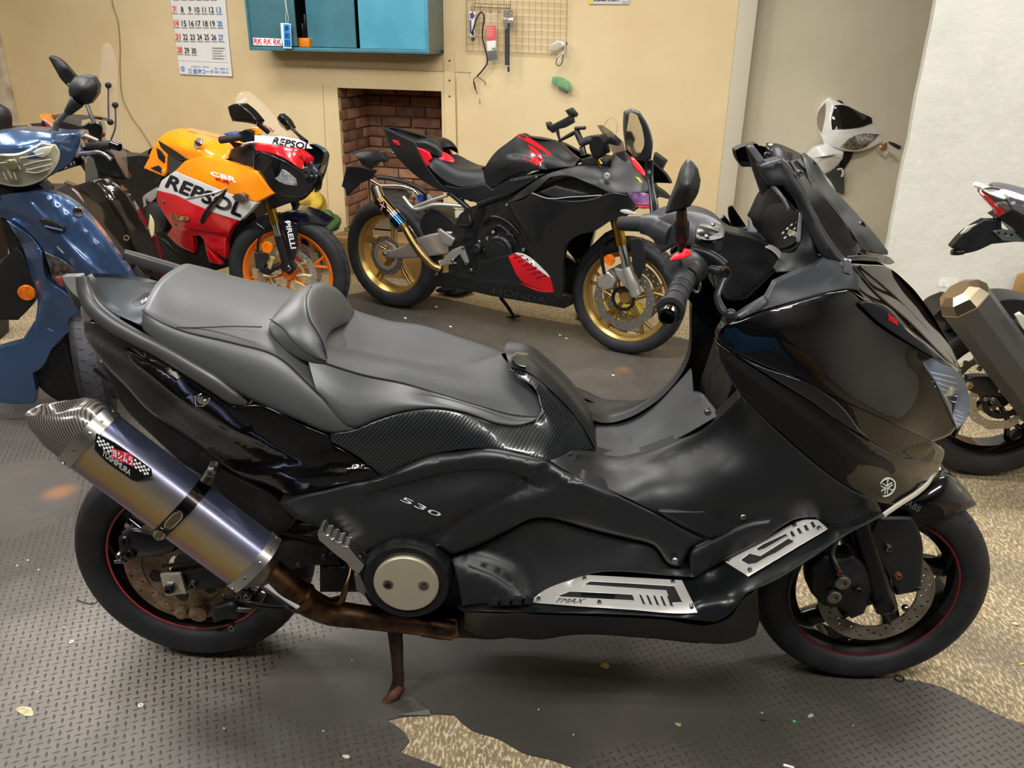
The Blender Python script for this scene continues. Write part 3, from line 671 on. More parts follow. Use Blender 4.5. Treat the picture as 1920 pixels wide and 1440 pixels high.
sweep(t,'silencer_front_cap',[section(r_+ax*(MUL+.004),HY-.002,HX-.002),section(r_+ax*(MUL+.022),.040,.036,k=.85),section(r_+ax*(MUL+.03),.033,.032,k=1)],M('cap_steel','#8d877d',.35,1))
sweep(t,'carbon_end_cone',[section(r_-ax*.001,HY-.001,HX-.001,sl=.0),section(r_-ax*.03,HY-.001,HX-.003,sl=.006),section(r_-ax*.062,HY-.013,HX-.010,sl=.02),section(r_-ax*.075,HY-.028,HX-.02,sl=.028),section(r_-ax*.07,HY-.032,HX-.024,sl=.028),section(r_-ax*.02,HY-.036,HX-.028)],carbon2)
MF=Fr(r_,TY); lat0=float((r_-T.o)@T.L)
mlat=lambda uv: np.full(len(np.atleast_2d(uv)),lat0+HX+.0005)
bd=panel(t,'badge_plate',T,[(180,813,lat0+.0535),(177,842,lat0+.053),(187,854,lat0+.053),(247,900,lat0+.053),(258,903,lat0+.053),(285,892,lat0+.0535),(283,880,lat0+.054),(247,853,lat0+.054),(207,826,lat0+.054)],M('badge_black','#0e0e10',.35,.3),edge=1.2,edep=.6,th=2,step=8,cdeg=18,label='black silencer badge with checkered flag and lettering')
bh=bd.h
decal(bd.o,'badge_field',bd,'209,840 249,853 251,875 208,858',M('badge_red','#b3263a',.4),lift=.8,step=10)
textpx(bd.o,'ヨシムラ',bh,T,[(211,854),(248,873),(248,858),(211,842)],white_flat,1.4,bold=.5)
textpx(bd.o,'YOSHIMURA',bh,T,[(190,853),(243,892),(246,882),(194,842)],M('badge_silver','#d8d6d2',.35,.5),1.2,bold=.4)
for base in ((184,818),(252,860)):
    for i in range(7):
        for j in range(4):
            if (i+j)%2==0:
                x=base[0]+i*4.2-j*1.0;y=base[1]+i*2.9+j*3.6
                decal(bd.o,'check_square',bd,f'{x},{y} {x+3.9},{y+2.7} {x+3.0},{y+6} {x-.9},{y+3.3}',white_flat,lift=.8,step=20,th=.4)
# strap
tc_=.552; c=r_+ax*MUL*tc_
sb=sweep(t,'silencer_strap',[section(c-ax*.013,HY+.0005,HX+.0005),section(c-ax*.013,HY+.004,HX+.004),section(c+ax*.013,HY+.004,HX+.004),section(c+ax*.013,HY+.0005,HX+.0005)],M('strap_steel','#4c4843',.22,1),cap=False)
for v0,v1 in ((.035,-.015),(-.028,-.05)):
    P=[]
    for k in range(20):
        a=2*np.pi*k/20; P.append(c+lu*(HX+.0045)+ax*.0085*math.cos(a)+uu*((v0+v1)/2+(v0-v1)/2*(1 if math.sin(a)>0 else -1)*abs(math.sin(a))**.5))
    P=np.array(P+P[:1]); tube(sb,'slot_frame',P,1.6,chrome,seg=6,k=2,caps=False)
    mk('slot',P[:-1]-lu*.0003,[tuple(range(20))],M('slot_gold','#9c8768',.25,1),sb,False)
hg=tube(t,'silencer_hanger','385,905,265 398,885,255 405,868,235',[13,12,10],M('hanger_steel','#6d655a',.3,1),T,seg=10,flat=(1,.6));
bolt(t,T,398,884,268,11,steel,10,'hanger_bolt',seg=6)
tube(t,'exhaust_pipe','500,1070,270 525,1090,265 555,1112,250 585,1133,228 620,1148,205 667,1155,190 720,1162,180 790,1170,170 850,1180,160',[33,33,32,30,29,27,26,26,26],rusty,T,seg=20,k=6)
lathe(t,'pipe_clamp',T.at(562,1118,.247),T.at(585,1133,.228)-T.at(555,1112,.25),[(-8,31),(-8,35),(8,35),(8,31)],rusty,seg=24,closed=True)
cyl(t,'spring_sleeve',T.at(499,1096,.30),T.at(559,1138,.275),6.5,M('pale_sleeve','#c9d2da',.4,.3),seg=12)
tube(t,'spring_hook','476,1091,300 490,1090,300 499,1096,300',1.6,steel,T,seg=6);tube(t,'spring_hook','559,1138,275 575,1133,262 580,1128,255',3,rusty,T,seg=6)
tube(t,'lambda_sensor','640,1128,190 650,1098,185 657,1075,170 660,1050,150',[8,7,5,4],M('sensor_brass','#7d6a45',.35,1),T,seg=10)
# centre stand
tube(t,'centre_stand','738,1165,150 742,1200,152 745,1245,156 746,1280,160 738,1305,165',[19,17,14,14,16],M('stand_steel','#4a3a30',.45,.7,var=(20,'#2a2320')),T,seg=12,flat=(1,.75))
tube(t,'centre_stand_foot','752,1285,160 738,1303,170 722,1318,178 714,1326,180',[14,13,10,7],M('stand_rust','#6b4a38',.6,.5,var=(40,'#3a2a22')),T,seg=10)
# engine side bits in the gap
for q in ((560,1000,640,1060,130),(600,1060,690,1110,120),(540,980,600,1030,110),(640,1010,700,1060,115)):
    u0,v0,u1,v1,l=q; panel(t,'engine_casing',T,f'{u0},{v0},{l} {u1},{v0} {u1},{v1} {u0},{v1}',black_deep,edge=5,edep=12,th=60,step=14)
for q in ((607,1044,7),(560,1058,6),(640,1030,8),(622,1038,6)): bolt(t,T,q[0],q[1],140,q[2],steel,6,'casing_bolt',seg=6)
tube(t,'cable','545,985,140 560,968,150 590,965,150 612,985,140 640,1000,130',4,black_satin,T,seg=8);tube(t,'cable','530,1000,140 580,1010,145 620,1020,140',3.5,black_satin,T,seg=8)
pp=panel(t,'foot_peg',T,'597,994,262 603,991 610,1003 617,1002 621,1010 628,1009 632,1017 640,1016 644,1024 652,1024 664,1038 668,1043 683,1060 680,1068 671,1076 655,1064 650,1055 640,1048 598,1013 595,1003',alu,edge=1.5,edep=2,th=34,cap=True,step=7,cdeg=20,label='folded silver foot peg with notched edge')
bolt(t,T,673,1046,245,10,black_satin,6,'peg_pivot')
panel(t,'heel_guard',T,'664,1075,205 676,1078 686,1110 684,1118 668,1106',M('cast_alu','#8f8d88',.5,.8,bump=(300,.5)),edge=2,edep=3,th=12,step=8)
# crank cover
cc=T.at(762,1093,.265)
lathe(t,'variator_housing',cc,T.L,[(-150,96),(-20,96),(-8,93),(0,88),(2,80),(0,72),(-2,70),(-2,.1)],black_satin,seg=64)
cv=lathe(t,'variator_cover',cc,T.L,[(-3,68),(4,68),(6.5,65),(7,50),(7.5,.1)],M('satin_champagne_alu','#b5ab94',.38,.6,bump=(900,.05)),seg=64,label='round satin aluminium engine cover')
for d,m_ in ((-.037,M('dark_bolt','#3b3a38',.4,.8)),(.037,steel)):
    lathe(cv,'cover_bolt',cc+T.X*d+T.L*.0075,T.L,[(-2,11),(.3,11),(.3,9),(-1,8.5)],M('countersink','#5d584c',.5,.8),seg=16); lathe(cv,'cover_bolt',cc+T.X*d+T.L*.0075,T.L,[(-2,7.5),(3,7.5),(4,6),(4,3.5),(1,3),(1,.1)],m_,seg=14)
# ---------- bodywork ----------
side=panel(t,'side_cover',T,'523,943,195 560,930,200 612,918,205 660,905,208 719,894,210 755,875,212 810,853,212 865,846,212 901,840,212 974,850,212 1025,863,215 1058,882,225 1142,919,232 1225,959,240 1308,1003,246 1327,1011,248! 1294,1028,250 1284,1048,250 1272,1062,250 1258,1059,250 1225,1023,246 1183,1011,242 1121,996,238 1058,978,236 1029,971,236 996,973,236 954,994,238 913,1015,240 875,1030,242 846,1040,245 830,1030,245 800,1018,245 767,1014,245 724,1020,242 687,1036,235 667,1024,230 625,1000,215 593,987,208 555,972,200',coverm,inn='700,940,225 800,930,234 900,910,232 1000,900,225 760,985,245 860,960,244 1100,950,240 640,950,215',edge=7,edep=9,th=40,mir=True,step=10,
 ridges=[('690,925 767,905 829,889 892,881 954,885 986,897','s',-9,8),('986,898 954,922 892,953 850,976','s',10,14),('1060,905 1010,913 960,930 905,960 850,1000','s',-8,26),('700,900 760,885 830,868 900,858 980,868 1040,890 1140,936','r',6,16)])
textpx(side.o,'530',side.h,T,[(750,938),(820,969),(831,964),(757,931)],M('letter_silver','#cfcfcf',.3,.3),2.5,bold=0,name='model_number')
lower=panel(t,'lower_cover',T,'846,1048,225 875,1033 913,1018 954,997 996,976,222 1029,974 1058,981 1121,999 1183,1014 1225,1026,230 1254,1060 1272,1066 1292,1062 1297,1040! 1300,1082,262! 1092,1080,250 1008,1118,262 867,1137,262 858,1090,250',black_matte,inn='1000,1020,222 1100,1040,232 920,1060,240 1200,1050,240',edge=3,edep=4,th=30,mir=True,step=11,
 ridges=[('868,1036 920,1047 965,1070 980,1100','s',14,20),('880,1062 925,1080 955,1100','s',8,10)])
panel(t,'leg_shield_insert',T,'1232,958,247 1300,958,252 1420,958,256 1437,966,256! 1425,980,256 1330,1011,254',black_matte,edge=4,edep=5,th=14,mir=True,step=10)
for q in ((1393,969,262),(1265,1050,258),(1327,773,262)): bolt(t,T,q[0],q[1],q[2],6.5,steel,4,'panel_screw')
legs=panel(t,'leg_shield',T,'1029,863,205! 1069,851,160 1118,849,96 1160,859,101 1200,851,106 1267,827,126 1317,804,156 1350,780,190! 1390,742,288 1440,792,286 1500,847,280 1560,894,270 1612,927,255 1645,943,235 1653,960,222! 1600,990,255 1560,1000,265! 1530,970,262 1509,970,262 1420,1018,258 1355,1052,256 1300,1085,256! 1294,1050,250 1308,1003,244 1225,959,238 1142,919,230 1058,882,222',black_matte,inn='1200,900,200 1350,880,250 1450,900,276 1300,960,248 1520,940,272',edge=3,edep=4,th=30,mir=True,step=12,
 ridges=[('1120,866 1160,876 1210,868 1270,844 1320,820 1350,800','s',-10,16),('1587,903 1612,930 1618,955 1600,985 1560,1012','s',-10,14),('1297,1032 1340,1012 1417,981 1440,978','s',8,7)])
# carbon trim and tunnel
trim=panel(t,'carbon_side_trim',T,'620,812,198! 660,806,198 704,788,196 755,772,192 814,765,188 865,772,182 937,796,168 970,799,160 1000,792,150 1015,770,140 1003,730,115 963,701,85 955,689,70! 985,696,72 1029,729,76 1069,769,80 1102,816,84 1117,843,90! 1069,851,150 1025,865,208 974,851,208 901,841,208 850,846,208 810,854,208 755,876,208 719,897,206! 665,853,202 620,828,198!',carbon,inn='700,835,208 800,808,206 900,815,200 1000,825,185 1060,800,130 1040,830,170',edge=4,edep=5,th=20,mir=True,step=9)
tun=loft(t,'tunnel_cover',T,['956,688,72 985,695,74 1029,728,78 1069,768,82 1102,815,86 1117,842,92','950,668,45 985,672,45 1035,710,48 1076,752,50 1108,802,55 1119,838,60','946,656,0 985,660,0 1035,697,0 1080,745,0 1110,795,0 1121,835,0'],black_matte,nu=24,nv=5,sym=True)
lid=panel(t,'fuel_lid',T,'958,671,60 968,663,30 990,665,22 988,689,72 972,685,70',M('lid_gloss','#3a3a34',.1,0,1),edge=2,edep=2,th=10,step=6,lift=8)
# step-through floor mat
panel(t,'floor_mat',T,'1113,849,94! 1118,798,-70 1165,797,-75 1200,783,-80 1250,742,-95 1285,708,-110 1297,694,-115! 1301,737,20 1318,742,80 1334,760,130 1348,779,180! 1267,824,124 1200,848,104 1160,856,99',matfloor,inn='1190,835,70 1280,790,90',edge=3,edep=3,th=14,step=10,ridges=[('1115,805 1165,812 1188,828 1250,790 1318,745','s',-8,8)])
# seat
def crown(rw,k,dz):
    P=rw.copy(); l=(P-T.o)@T.L; P=P-np.outer(l*(1-k),T.L); P[:,2]+=dz; return P
A=T.pts(PP('268,618,165 300,648,175 367,688,185 467,748,195 567,791,200 620,811,200 662,804,198')[0])
B=T.pts(PP('268,582,150 285,595,165 330,616,176 433,642,180 520,668,180 583,724,190 660,800,197')[0])
loft(t,'pillion_seat',T,[crown(A,.8,-.01),A,B,crown(B,.86,.012),crown(B,.5,.034),crown(B,0,.040)],seatm,nu=34,nv=5,sym=True,caps=True)
A2=T.pts(PP('600,745,192 662,803,199 704,786,197 755,770,194 814,763,190 865,770,184 937,794,170 972,797,160 1002,788,148')[0])
B2=T.pts(PP('575,668,160 617,683,162 682,703,164 755,718,163 828,740,160 901,762,154 967,779,146 1008,782,138')[0])
B3=T.pts(PP('580,664,140 617,672,142 682,690,146 755,700,146 828,720,142 901,738,134 967,752,118 1014,762,112')[0])
E2=T.pts(PP('600,630,0 630,645,0 690,660,0 755,672,0 815,682,0 865,684,0 915,672,0 940,664,0')[0])
loft(t,'rider_seat_side',T,[crown(A2,.85,-.015),A2,B2],seatm,nu=36,nv=6)
loft(t,'rider_seat_side',T,[T.mir(crown(A2,.85,-.015)),T.mir(A2),T.mir(B2)],seatm,nu=36,nv=6)
B4=(B3*.45+E2*.55); B4=crown(B4,1,.006)
loft(t,'rider_seat_top',T,[B2,B3,B4,E2],seatt,nu=36,nv=6,sym=True)
def seamline(s,lift=.003):
    P=T.pts(PP(s)[0]); tube(t,'seat_seam',P+T.L*lift+T.Z*.001,1.3,M('seam_black','#0b0b0c',.6),seg=6,k=5)
seamline('268,581,151 285,594,166 330,615,177 433,641,181 520,667,181 583,723,191 660,799,198')
seamline('575,668,160 617,682,163 682,702,165 755,717,164 828,739,161 901,761,155 967,778,147 1006,781,140')
seamline('330,613,170 380,613,158 433,611,150 493,612,145',.006)
# backrest: crescent pad
bo=['613,677,152 611,642,95 622,621,30 642,610,-40 660,602,-112','613,672,156 601,634,150 580,597,132 573,562,90 584,536,20 609,531,-40 638,548,-90 663,582,-122','613,679,166 582,658,172 545,628,160 522,598,125 540,561,60 570,538,-10 604,529,-60 640,549,-105 665,586,-128','611,684,160 588,682,164 556,669,164 524,641,155 505,616,135 508,600,105 530,585,50 570,570,-20 620,570,-90 655,595,-120']
loft(t,'backrest',T,bo,seatm,nu=40,nv=8,caps=True,closed=True)
tube(t,'backrest_seam','613,673,158 602,635,152 581,598,134 574,563,92 584,537,22',1.4,MATS['seam_black'],T,seg=6)
tube(t,'backrest_seam','611,676,168 588,668,173 556,645,168 527,612,145 506,598,120',1.4,MATS['seam_black'],T,seg=6)
# tail
tailtop=panel(t,'tail_cover',T,'160,519,118 178,519,60 233,522,-100 275,530,-130 312,541,-120 297,548,-60 280,575,60 266,612,128! 253,606,130 200,577,130 180,553,128 168,530,125',gunm,edge=3,edep=3,th=25,step=9,inn='230,550,20')
eb=decal(tailtop.o,'tail_badge',tailtop,'249,566 279,549 289,551 291,555 262,572 253,573',M('badge_dark','#26282a',.3,.5),lift=1.5,th=2,edge=1.2,edep=.6,label='dark badge plate with silver lettering')
textpx(eb.o,'TMAX',tailtop.h,T,[(284,552),(262,565),(266,569),(288,557)],white_flat,3.2,bold=.3)
rail=tube(t,'grab_rail','154,519,128 160,545,135 176,577,148 205,603,160 250,630,172 300,656,182 350,686,190 400,717,196 440,746,196 462,757,192',[12,15,17,16,15,15,16,17,14,5],railm,T,seg=14,flat=(1.05,.75),sq=.8)
rail2=tube(t,'grab_rail','232,477,-155 262,487,-165 330,507,-175 400,531,-180 460,552,-180',[12,15,15,15,10],railm,T,seg=12,flat=(1.05,.75),sq=.8)
panel(t,'tail_lamp_cover',T,'115,518,60 148,517,95 152,535,105 158,562,118 150,560,118 128,540,85',M('pale_grey_plastic','#6d706e',.35,.2),edge=2,edep=3,th=20,step=7)
panel(t,'tail_inner',T,'120,532,70 150,560,112 158,566,118 165,583,120 162,600,110 148,585,95',black_satin,edge=2,edep=3,th=20,step=7)
panel(t,'tail_lamp',T,'151,575,118 164,584,125 174,596,128 168,606,120 155,612,105',M('tail_lens','#a89a96',.12,.7,1),edge=2,edep=3,th=12,step=6)
tail=panel(t,'tail_side_panel',T,'155,600,105! 170,603,128 200,612,150 250,640,162 300,668,172 383,722,186 440,760,192 480,757,196 567,795,199 620,816,200 622,830,200! 665,855,203 719,897,206! 660,906,200 600,918,192 545,930,178! 500,908,160 445,890,150 417,870,146 383,843,142 333,806,136 283,774,128 233,721,116 187,672,104 158,624,98',black_gloss,inn='250,700,150 330,760,168 420,820,180 500,830,196 600,870,205 300,710,168',edge=5,edep=7,th=24,mir=True,step=8,
 ridges=[('167,630 210,655 250,681 305,722 360,767 420,803 480,830','s',-13,16),('385,850 440,872 510,880 570,888 640,880','s',14,18)])
panel(t,'tail_intake',T,'235,655,172 262,668,176 320,700,184 372,738,190 380,752,190 362,766,186 330,745,180 280,705,174 245,675,170',black_gloss,edge=4,edep=7,th=14,step=7)
panel(t,'tail_clip',T,'364,742,192 378,738 383,750 395,745 392,755 382,763 366,762',chrome,edge=2,edep=2,th=8,step=5)
panel(t,'inner_mudguard',T,'186,676,60 240,728,70 300,790,80 380,848,90 440,892,100 520,935,120 560,985,120 520,1010,110 460,980,90 420,930,80 380,900,70 300,830,60 230,760,50',black_deep,edge=4,edep=6,th=60,step=14)
tube(t,'plate_bracket','178,692,20 212,718,30 250,735,40','6' and 6,black_satin,T,seg=8)
panel(t,'plate_holder',T,'196,742,10 214,715,30 222,722 222,735 250,738,45 258,748 200,748,15',black_satin,edge=1.5,edep=1,th=10,step=8)
# footboards
sill=panel(t,'footboard',T,cdeg=22,out='855,1138,250! 905,1126,252 994,1121,250 1096,1079,240 1285,1088,240 1320,1070,242 1357,1050,238 1440,1005,238 1509,970,240 1535,970,240 1560,990,300 1600,985,300 1651,960,232! 1655,968,240! 1594,999,318 1523,1047,336 1460,1086,342 1400,1113,344 1382,1136,346 1362,1156,348 1340,1166,348 1240,1157,346 1017,1149,340 867,1146,268!',mat=black_satin,inn='1310,1125,330 1340,1120,325 1370,1095,300 1335,1095,270',edge=3,edep=5,th=16,mir=True,step=9,
)
for i in range(4): panel(t,'sill_rib',T,f'{915+i*22},{1134-i*.6},292 {922+i*22},{1123-i*1.2},292 {936+i*22},{1123-i*1.2},294 {932+i*22},{1136-i*.3},294',black_matte,edge=1,edep=1,th=6,step=10,lift=4)
bell=panel(t,'belly_pan',T,'870,1146,255! 1017,1151,315 1240,1160,322 1340,1168,325 1365,1158,322 1395,1120,318 1420,1105,300 1424,1165,240! 1416,1192,225 1400,1199,222 1240,1198,225 1060,1192,222 1017,1199,215 960,1196,205 890,1190,205 870,1180,205',black_satin,edge=4,edep=6,th=30,mir=True,step=12)
panel(t,'catalyser_box',T,'790,1158,165 860,1160 862,1196 840,1200 790,1194',rusty,edge=3,edep=5,th=80,step=12); panel(t,'belly_bracket',T,'862,1160,180 970,1165 972,1192 940,1198 862,1196',M('dark_steel_plate','#211f1d',.4,.5),edge=3,edep=5,th=60,step=12)
def footplate(out,holes,txt=None,lat_tps=None):
    q=panel(t,'foot_plate',T,out,M('plate_alu','#dad7d0',.42,.55,bump=(900,.08),rvar=.08),edge=1.2,edep=.6,th=4,step=9,holes=holes,cdeg=25,lift=6,tps=sill.h,label='brushed aluminium foot plate with cut-out grip pads')
    for h in holes:
        P,fl=PP(h); panel(q.o,'grip_pad',T,np.column_stack([P[:,:2],sill.h(P[:,:2])]),M('grip_black','#1a1a1b',.7,bump=(900,.4)),edge=1,edep=.5,th=3,step=8,lift=4,cdeg=25)
    return q
fp1=footplate('995,1130,332! 1000,1124,322! 1010,1116,312 1096,1080,240! 1279,1090,240! 1308,1149,338! 1295,1150,340 1180,1143,338',
 ['1045,1118,0! 1068,1109! 1186,1115! 1190,1128! 1052,1121!','1093,1098! 1106,1090! 1264,1099! 1280,1131! 1258,1132! 1250,1109!']+[f'{1198+i*13},{1115+i*.7}! {1202.5+i*13},{1115+i*.7}! {1211+i*13},{1135+i*.9}! {1206+i*13},{1135+i*.9}!' for i in range(5)])
fp1.holes=1
for q in ((1010,1124),(1096,1086),(1262,1092),(1124,1131),(1297,1138)): bolt(fp1.o,T,q[0],q[1],float(fp1.f(np.array([q]))[0])*1000+7,4.2,steel,3,'screw',seg=8)
textpx(fp1.o,'TMAX',fp1.f,T,[(1037,1129),(1090,1131),(1100,1122),(1046,1122)],M('etched_alu','#8f8a80',.4,1),7,bold=0)
fp2=footplate('1357,1052,250! 1509,972,250! 1530,973,255! 1552,992,312! 1403,1081,330!',
 ['1388,1051! 1405,1038! 1425,1043! 1478,1010! 1487,1014! 1487,1019! 1418,1058! 1404,1060!','1417,1030! 1430,1021! 1473,1001! 1477,1006! 1435,1030! 1423,1034!']+[f'{1480+i*13},{998-i*6}! {1485+i*13},{995-i*6}! {1492+i*13},{1006-i*5.5}! {1487+i*13},{1009-i*5.5}!' for i in range(4)])
for q in ((1367,1049),(1407,1070),(1490,985),(1537,992)): bolt(fp2.o,T,q[0],q[1],float(fp2.f(np.array([q]))[0])*1000+7,4.2,steel,3,'screw',seg=8)
# front fairing
lowf=panel(t,'lower_front_fairing',T,'1343,640,296! 1377,664,298 1430,698,298 1527,756,290 1613,816,265 1690,858,215 1745,868,150 1765,868,110! 1755,893,115 1745,902,125 1722,927,160 1683,946,198 1645,941,232 1610,925,252 1560,893,268 1500,846,278 1440,791,286 1388,740,290 1362,700,292',black_gloss,inn='1450,760,290 1560,840,275 1660,900,215 1600,850,262',edge=4,edep=5,th=20,mir=True,step=9,
 ridges=[('1377,672 1430,712 1520,782 1610,850 1700,890','s',-10,18)])
upf=panel(t,'upper_front_fairing',T,'1344,628,300 1353,612,300 1385,600,297 1417,587,290 1483,567,270 1550,549,245 1590,543,225 1612,560,214 1640,597,212 1690,632,206 1733,660,200 1752,672,196! 1734,681,192 1747,702,186 1764,733,172 1793,800,138! 1790,806,138 1747,830,150! 1690,802,222 1600,762,274 1500,714,298 1420,682,303 1377,662,303 1350,645,300',black_gloss,inn='1450,620,300 1550,620,272 1650,680,235 1700,740,210 1550,700,290 1600,600,240 1650,760,245',edge=5,edep=6,th=20,mir=True,step=9)
pn=panel(t,'cowl_stripe',T,'1611,570,222! 1622,566,222 1637,568,220 1663,582,214 1704,622,206 1745,658,198 1756,673,192! 1733,661,204 1690,634,211 1640,599,216',grey_sat,edge=2,edep=2,th=10,step=7,lift=3,mir=True)
textpx(pn.o,'YAMAHA',pn.h,T,[(1665,599),(1684,611),(1683,600),(1665,587)],red_flat,1.5,bold=.5)
facet=panel(t,'fairing_blade',T,'1382,666,306! 1420,684,306 1533,728,302 1580,764,294 1612,806,276! 1640,830,262! 1580,795,286 1527,757,298 1430,698,304',M('gloss_charcoal','#0e0f12',.1,0,1),edge=3,edep=4,th=12,mir=True,step=8,lift=4)
# round tuning-fork style emblem
em=root
ec=T.at(1663,914,.214); en=T.L*.9+T.X*.25+T.Z*.1; ex_,ey_,nz_=basis(en); ex_=np.cross(np.array([0,0,1.]),nz_); ex_/=np.linalg.norm(ex_); ey_=np.cross(nz_,ex_)
R_=.0205; L_=[circ(0,0,R_,32),circ(0,0,R_-.0026,32)]
emb=plate(t,'round_emblem',ec,ex_,ey_,L_,4,M('emblem_silver','#dcdcd8',.25,.25),label='round silver emblem of three crossed tuning forks')
plate(emb,'emblem_field',ec-nz_*.0015,ex_,ey_,[circ(0,0,R_-.002,28)],2,black_gloss)
for k in range(3):
    a=np.pi/2+k*2*np.pi/3; u_=np.array([math.cos(a),math.sin(a)]);v_=np.array([-u_[1],u_[0]])
    def bar(p,q,wd): 
        d=(q-p)/np.linalg.norm(q-p);n_=np.array([-d[1],d[0]])*wd; plate(emb,'tuning_fork',ec+nz_*.0003,ex_,ey_,[np.array([p-n_,q-n_,q+n_,p+n_])],1.5,MATS['emblem_silver'])
    bar(u_*.004,u_*.0185,.0008)
    for s in(-1,1): bar(v_*s*.0028-u_*.014,v_*s*.0028+u_*.001,.0008); bar(v_*s*.0028+u_*.001,u_*.005,.0008)
    tri=np.array([u_*.0195,u_*.014+v_*.0022,u_*.014-v_*.0022]); plate(emb,'tuning_fork',ec+nz_*.0003,ex_,ey_,[tri],1.5,MATS['emblem_silver'])
tube(t,'chin_trim','1656,966,222 1682,948,205 1722,922,168 1742,903,140 1752,885,122 1763,868,104',[6,6,6,5.5,5,3],M('pale_trim','#c9c2b4',.35,.3),T,seg=8,flat=(1,.6))
# headlight
refl=panel(t,'headlight_reflector',T,'1733,683,172 1754,677,160 1798,700,92 1816,738,62 1818,760,58 1806,792,86 1794,803,122 1765,733,156',M('lamp_reflector','#7d8798',.35,.6),inn='1780,745,95',edge=0,th=6,step=8)
for a,b_ in (('1740,697','1790,708'),('1744,706','1792,719'),('1748,715','1794,730'),('1752,724','1796,741'),('1757,733','1780,744'),('1776,764','1804,775'),('1780,773','1805,783'),('1785,783','1804,790'),('1789,792','1800,797')):
    pa=[float(x) for x in a.split(',')];pb=[float(x) for x in b_.split(',')]; dv=.9
    decal(refl.o,'lens_rib',refl,f'{pa[0]},{pa[1]-dv}! {pb[0]},{pb[1]-dv}! {pb[0]},{pb[1]+dv}! {pa[0]},{pa[1]+dv}!',M('lens_white','#cdd6e4',.2,.4),lift=1.5,th=.5,step=9)
lathe(refl.o,'lamp_projector',T.at(1786,758,.088),T.L*.5+T.X*.8,[(-4,24),(6,22),(3,.1)],M('projector_dark','#1b2038',.08,.6,1),seg=20)
panel(refl.o,'lamp_bulb',T,'1772,728,122 1786,724,110 1786,742,108 1770,744,125',M('bright_reflector','#e6e8ee',.1,.9),edge=2,edep=3,th=5,step=6)
lens=panel(t,'headlight_lens',T,'1731,681,190 1754,675,180 1800,696,104 1812,722,76 1820,750,62 1818,775,70 1808,793,96 1795,805,136 1763,732,174',clear,inn='1785,745,120',edge=3,edep=4,th=4,step=7,mir=False)
tube(lens.o,'lens_edge','1731,681,191 1764,733,175 1794,803,138',1.6,M('lens_edge_m','#7f8da6',.2,.6),T,seg=6)
# nose and smoked lower screen
nose=panel(t,'nose_screen',T,'1596,496,186 1625,498,120 1668,503,10 1690,522,-5 1730,570,-5 1757,611,0 1785,655,10 1803,696,40! 1778,682,130 1745,656,184 1704,620,196 1663,580,202 1637,565,204 1612,545,205 1598,515,198',smoke,edge=3,edep=3,th=8,step=9,mir=True)
for s in ('1600,500,190 1640,548,180 1700,600,168 1760,660,140 1800,694,60','1612,500,160 1660,540,120 1720,600,90 1790,680,60'):
    tube(nose.o,'nose_rib',s,3,M('rib_gloss','#1c1613',.1,0,1),T,seg=6)
panel(t,'nose_cap',T,'1740,826,152! 1747,830,146 1771,845,95! 1769,857,95 1752,888,112 1742,890,128 1722,872,165 1690,845,205',black_gloss,edge=3,edep=4,th=20,step=8,mir=True,cdeg=25)
panel(t,'fairing_channel',T,'1377,656,290! 1500,706,286 1600,754,262 1690,794,208 1750,826,140 1756,850,130! 1745,874,140 1690,864,200 1613,826,250 1527,764,276 1430,706,286',black_gloss,edge=2,edep=3,th=10,step=9,mir=True)
# upper cowl, dash surround and instrument hood
panel(t,'fairing_cap',T,'1378,592,290! 1430,561,272! 1438,557,268 1441,566,272! 1436,572,276 1388,599,294!',grey_sat,edge=1.5,edep=2,th=8,step=7,lift=6)
cowl=panel(t,'upper_cowl',T,cdeg=22,out='1376,596,285! 1405,577,275 1437,558,262! 1452,530,225! 1500,508,190 1530,498,178 1545,480,170! 1562,480,175 1600,497,188! 1608,522,200 1612,545,208 1590,543,222 1550,549,243 1483,567,268 1417,587,288 1385,601,294',mat=grey_matte,inn='1480,540,230 1540,520,205',edge=4,edep=5,th=16,mir=True,step=9)
panel(t,'cowl_vent',T,'1553,520,196 1577,484,178! 1588,484,182 1597,500,190 1597,518,194 1580,528,200 1560,526,200',black_matte,edge=2,edep=3,th=14,step=7,lift=5); panel(t,'cowl_vent_edge',T,'1583,484,186! 1596,487,188 1596,514,196! 1584,511,196',M('glossy_edge','#9aa0aa',.1,.8,1),edge=1,edep=1,th=6,step=6,lift=9)
hood=panel(t,'instrument_hood',T,cdeg=22,out='1453,503,110 1492,470,130 1500,455,132 1504,400,128 1513,420,138 1520,440,146 1536,482,158 1532,500,160 1511,510,158 1455,511,130',mat=black_matte,inn='1510,470,150',edge=3,edep=5,th=40,step=9)
panel(t,'instrument_bezel',T,'1407,408,-95 1443,352,-110 1452,349,-80 1500,400,110 1504,400,126 1500,456,128 1490,468,126 1455,478,40 1420,447,-70',M('dash_dark','#08080a',.6,spec=.15),edge=2,edep=2,th=30,step=10)
panel(t,'bezel_edge',T,'1406,410,-100 1421,407,-85 1423,412,-80 1417,450,-70 1405,444,-85',M('bezel_grey','#8f9092',.3,.4),edge=2,edep=3,th=20,step=7,lift=4)
panel(t,'instrument_glass',T,'1425,408,-75 1450,368,-80 1495,400,100 1498,450,118 1480,462,100 1450,468,20 1428,446,-60',M('dial_glass','#0b0c0d',.5,spec=.2),edge=1,edep=1,th=4,step=10,lift=4)
panel(t,'dial_face',T,'1473,448,60 1484,455,85 1497,447,112 1496,436,112 1480,430,80',M('dial_pale','#a39f72',.3),edge=1,th=2,step=7,lift=7,edep=1)
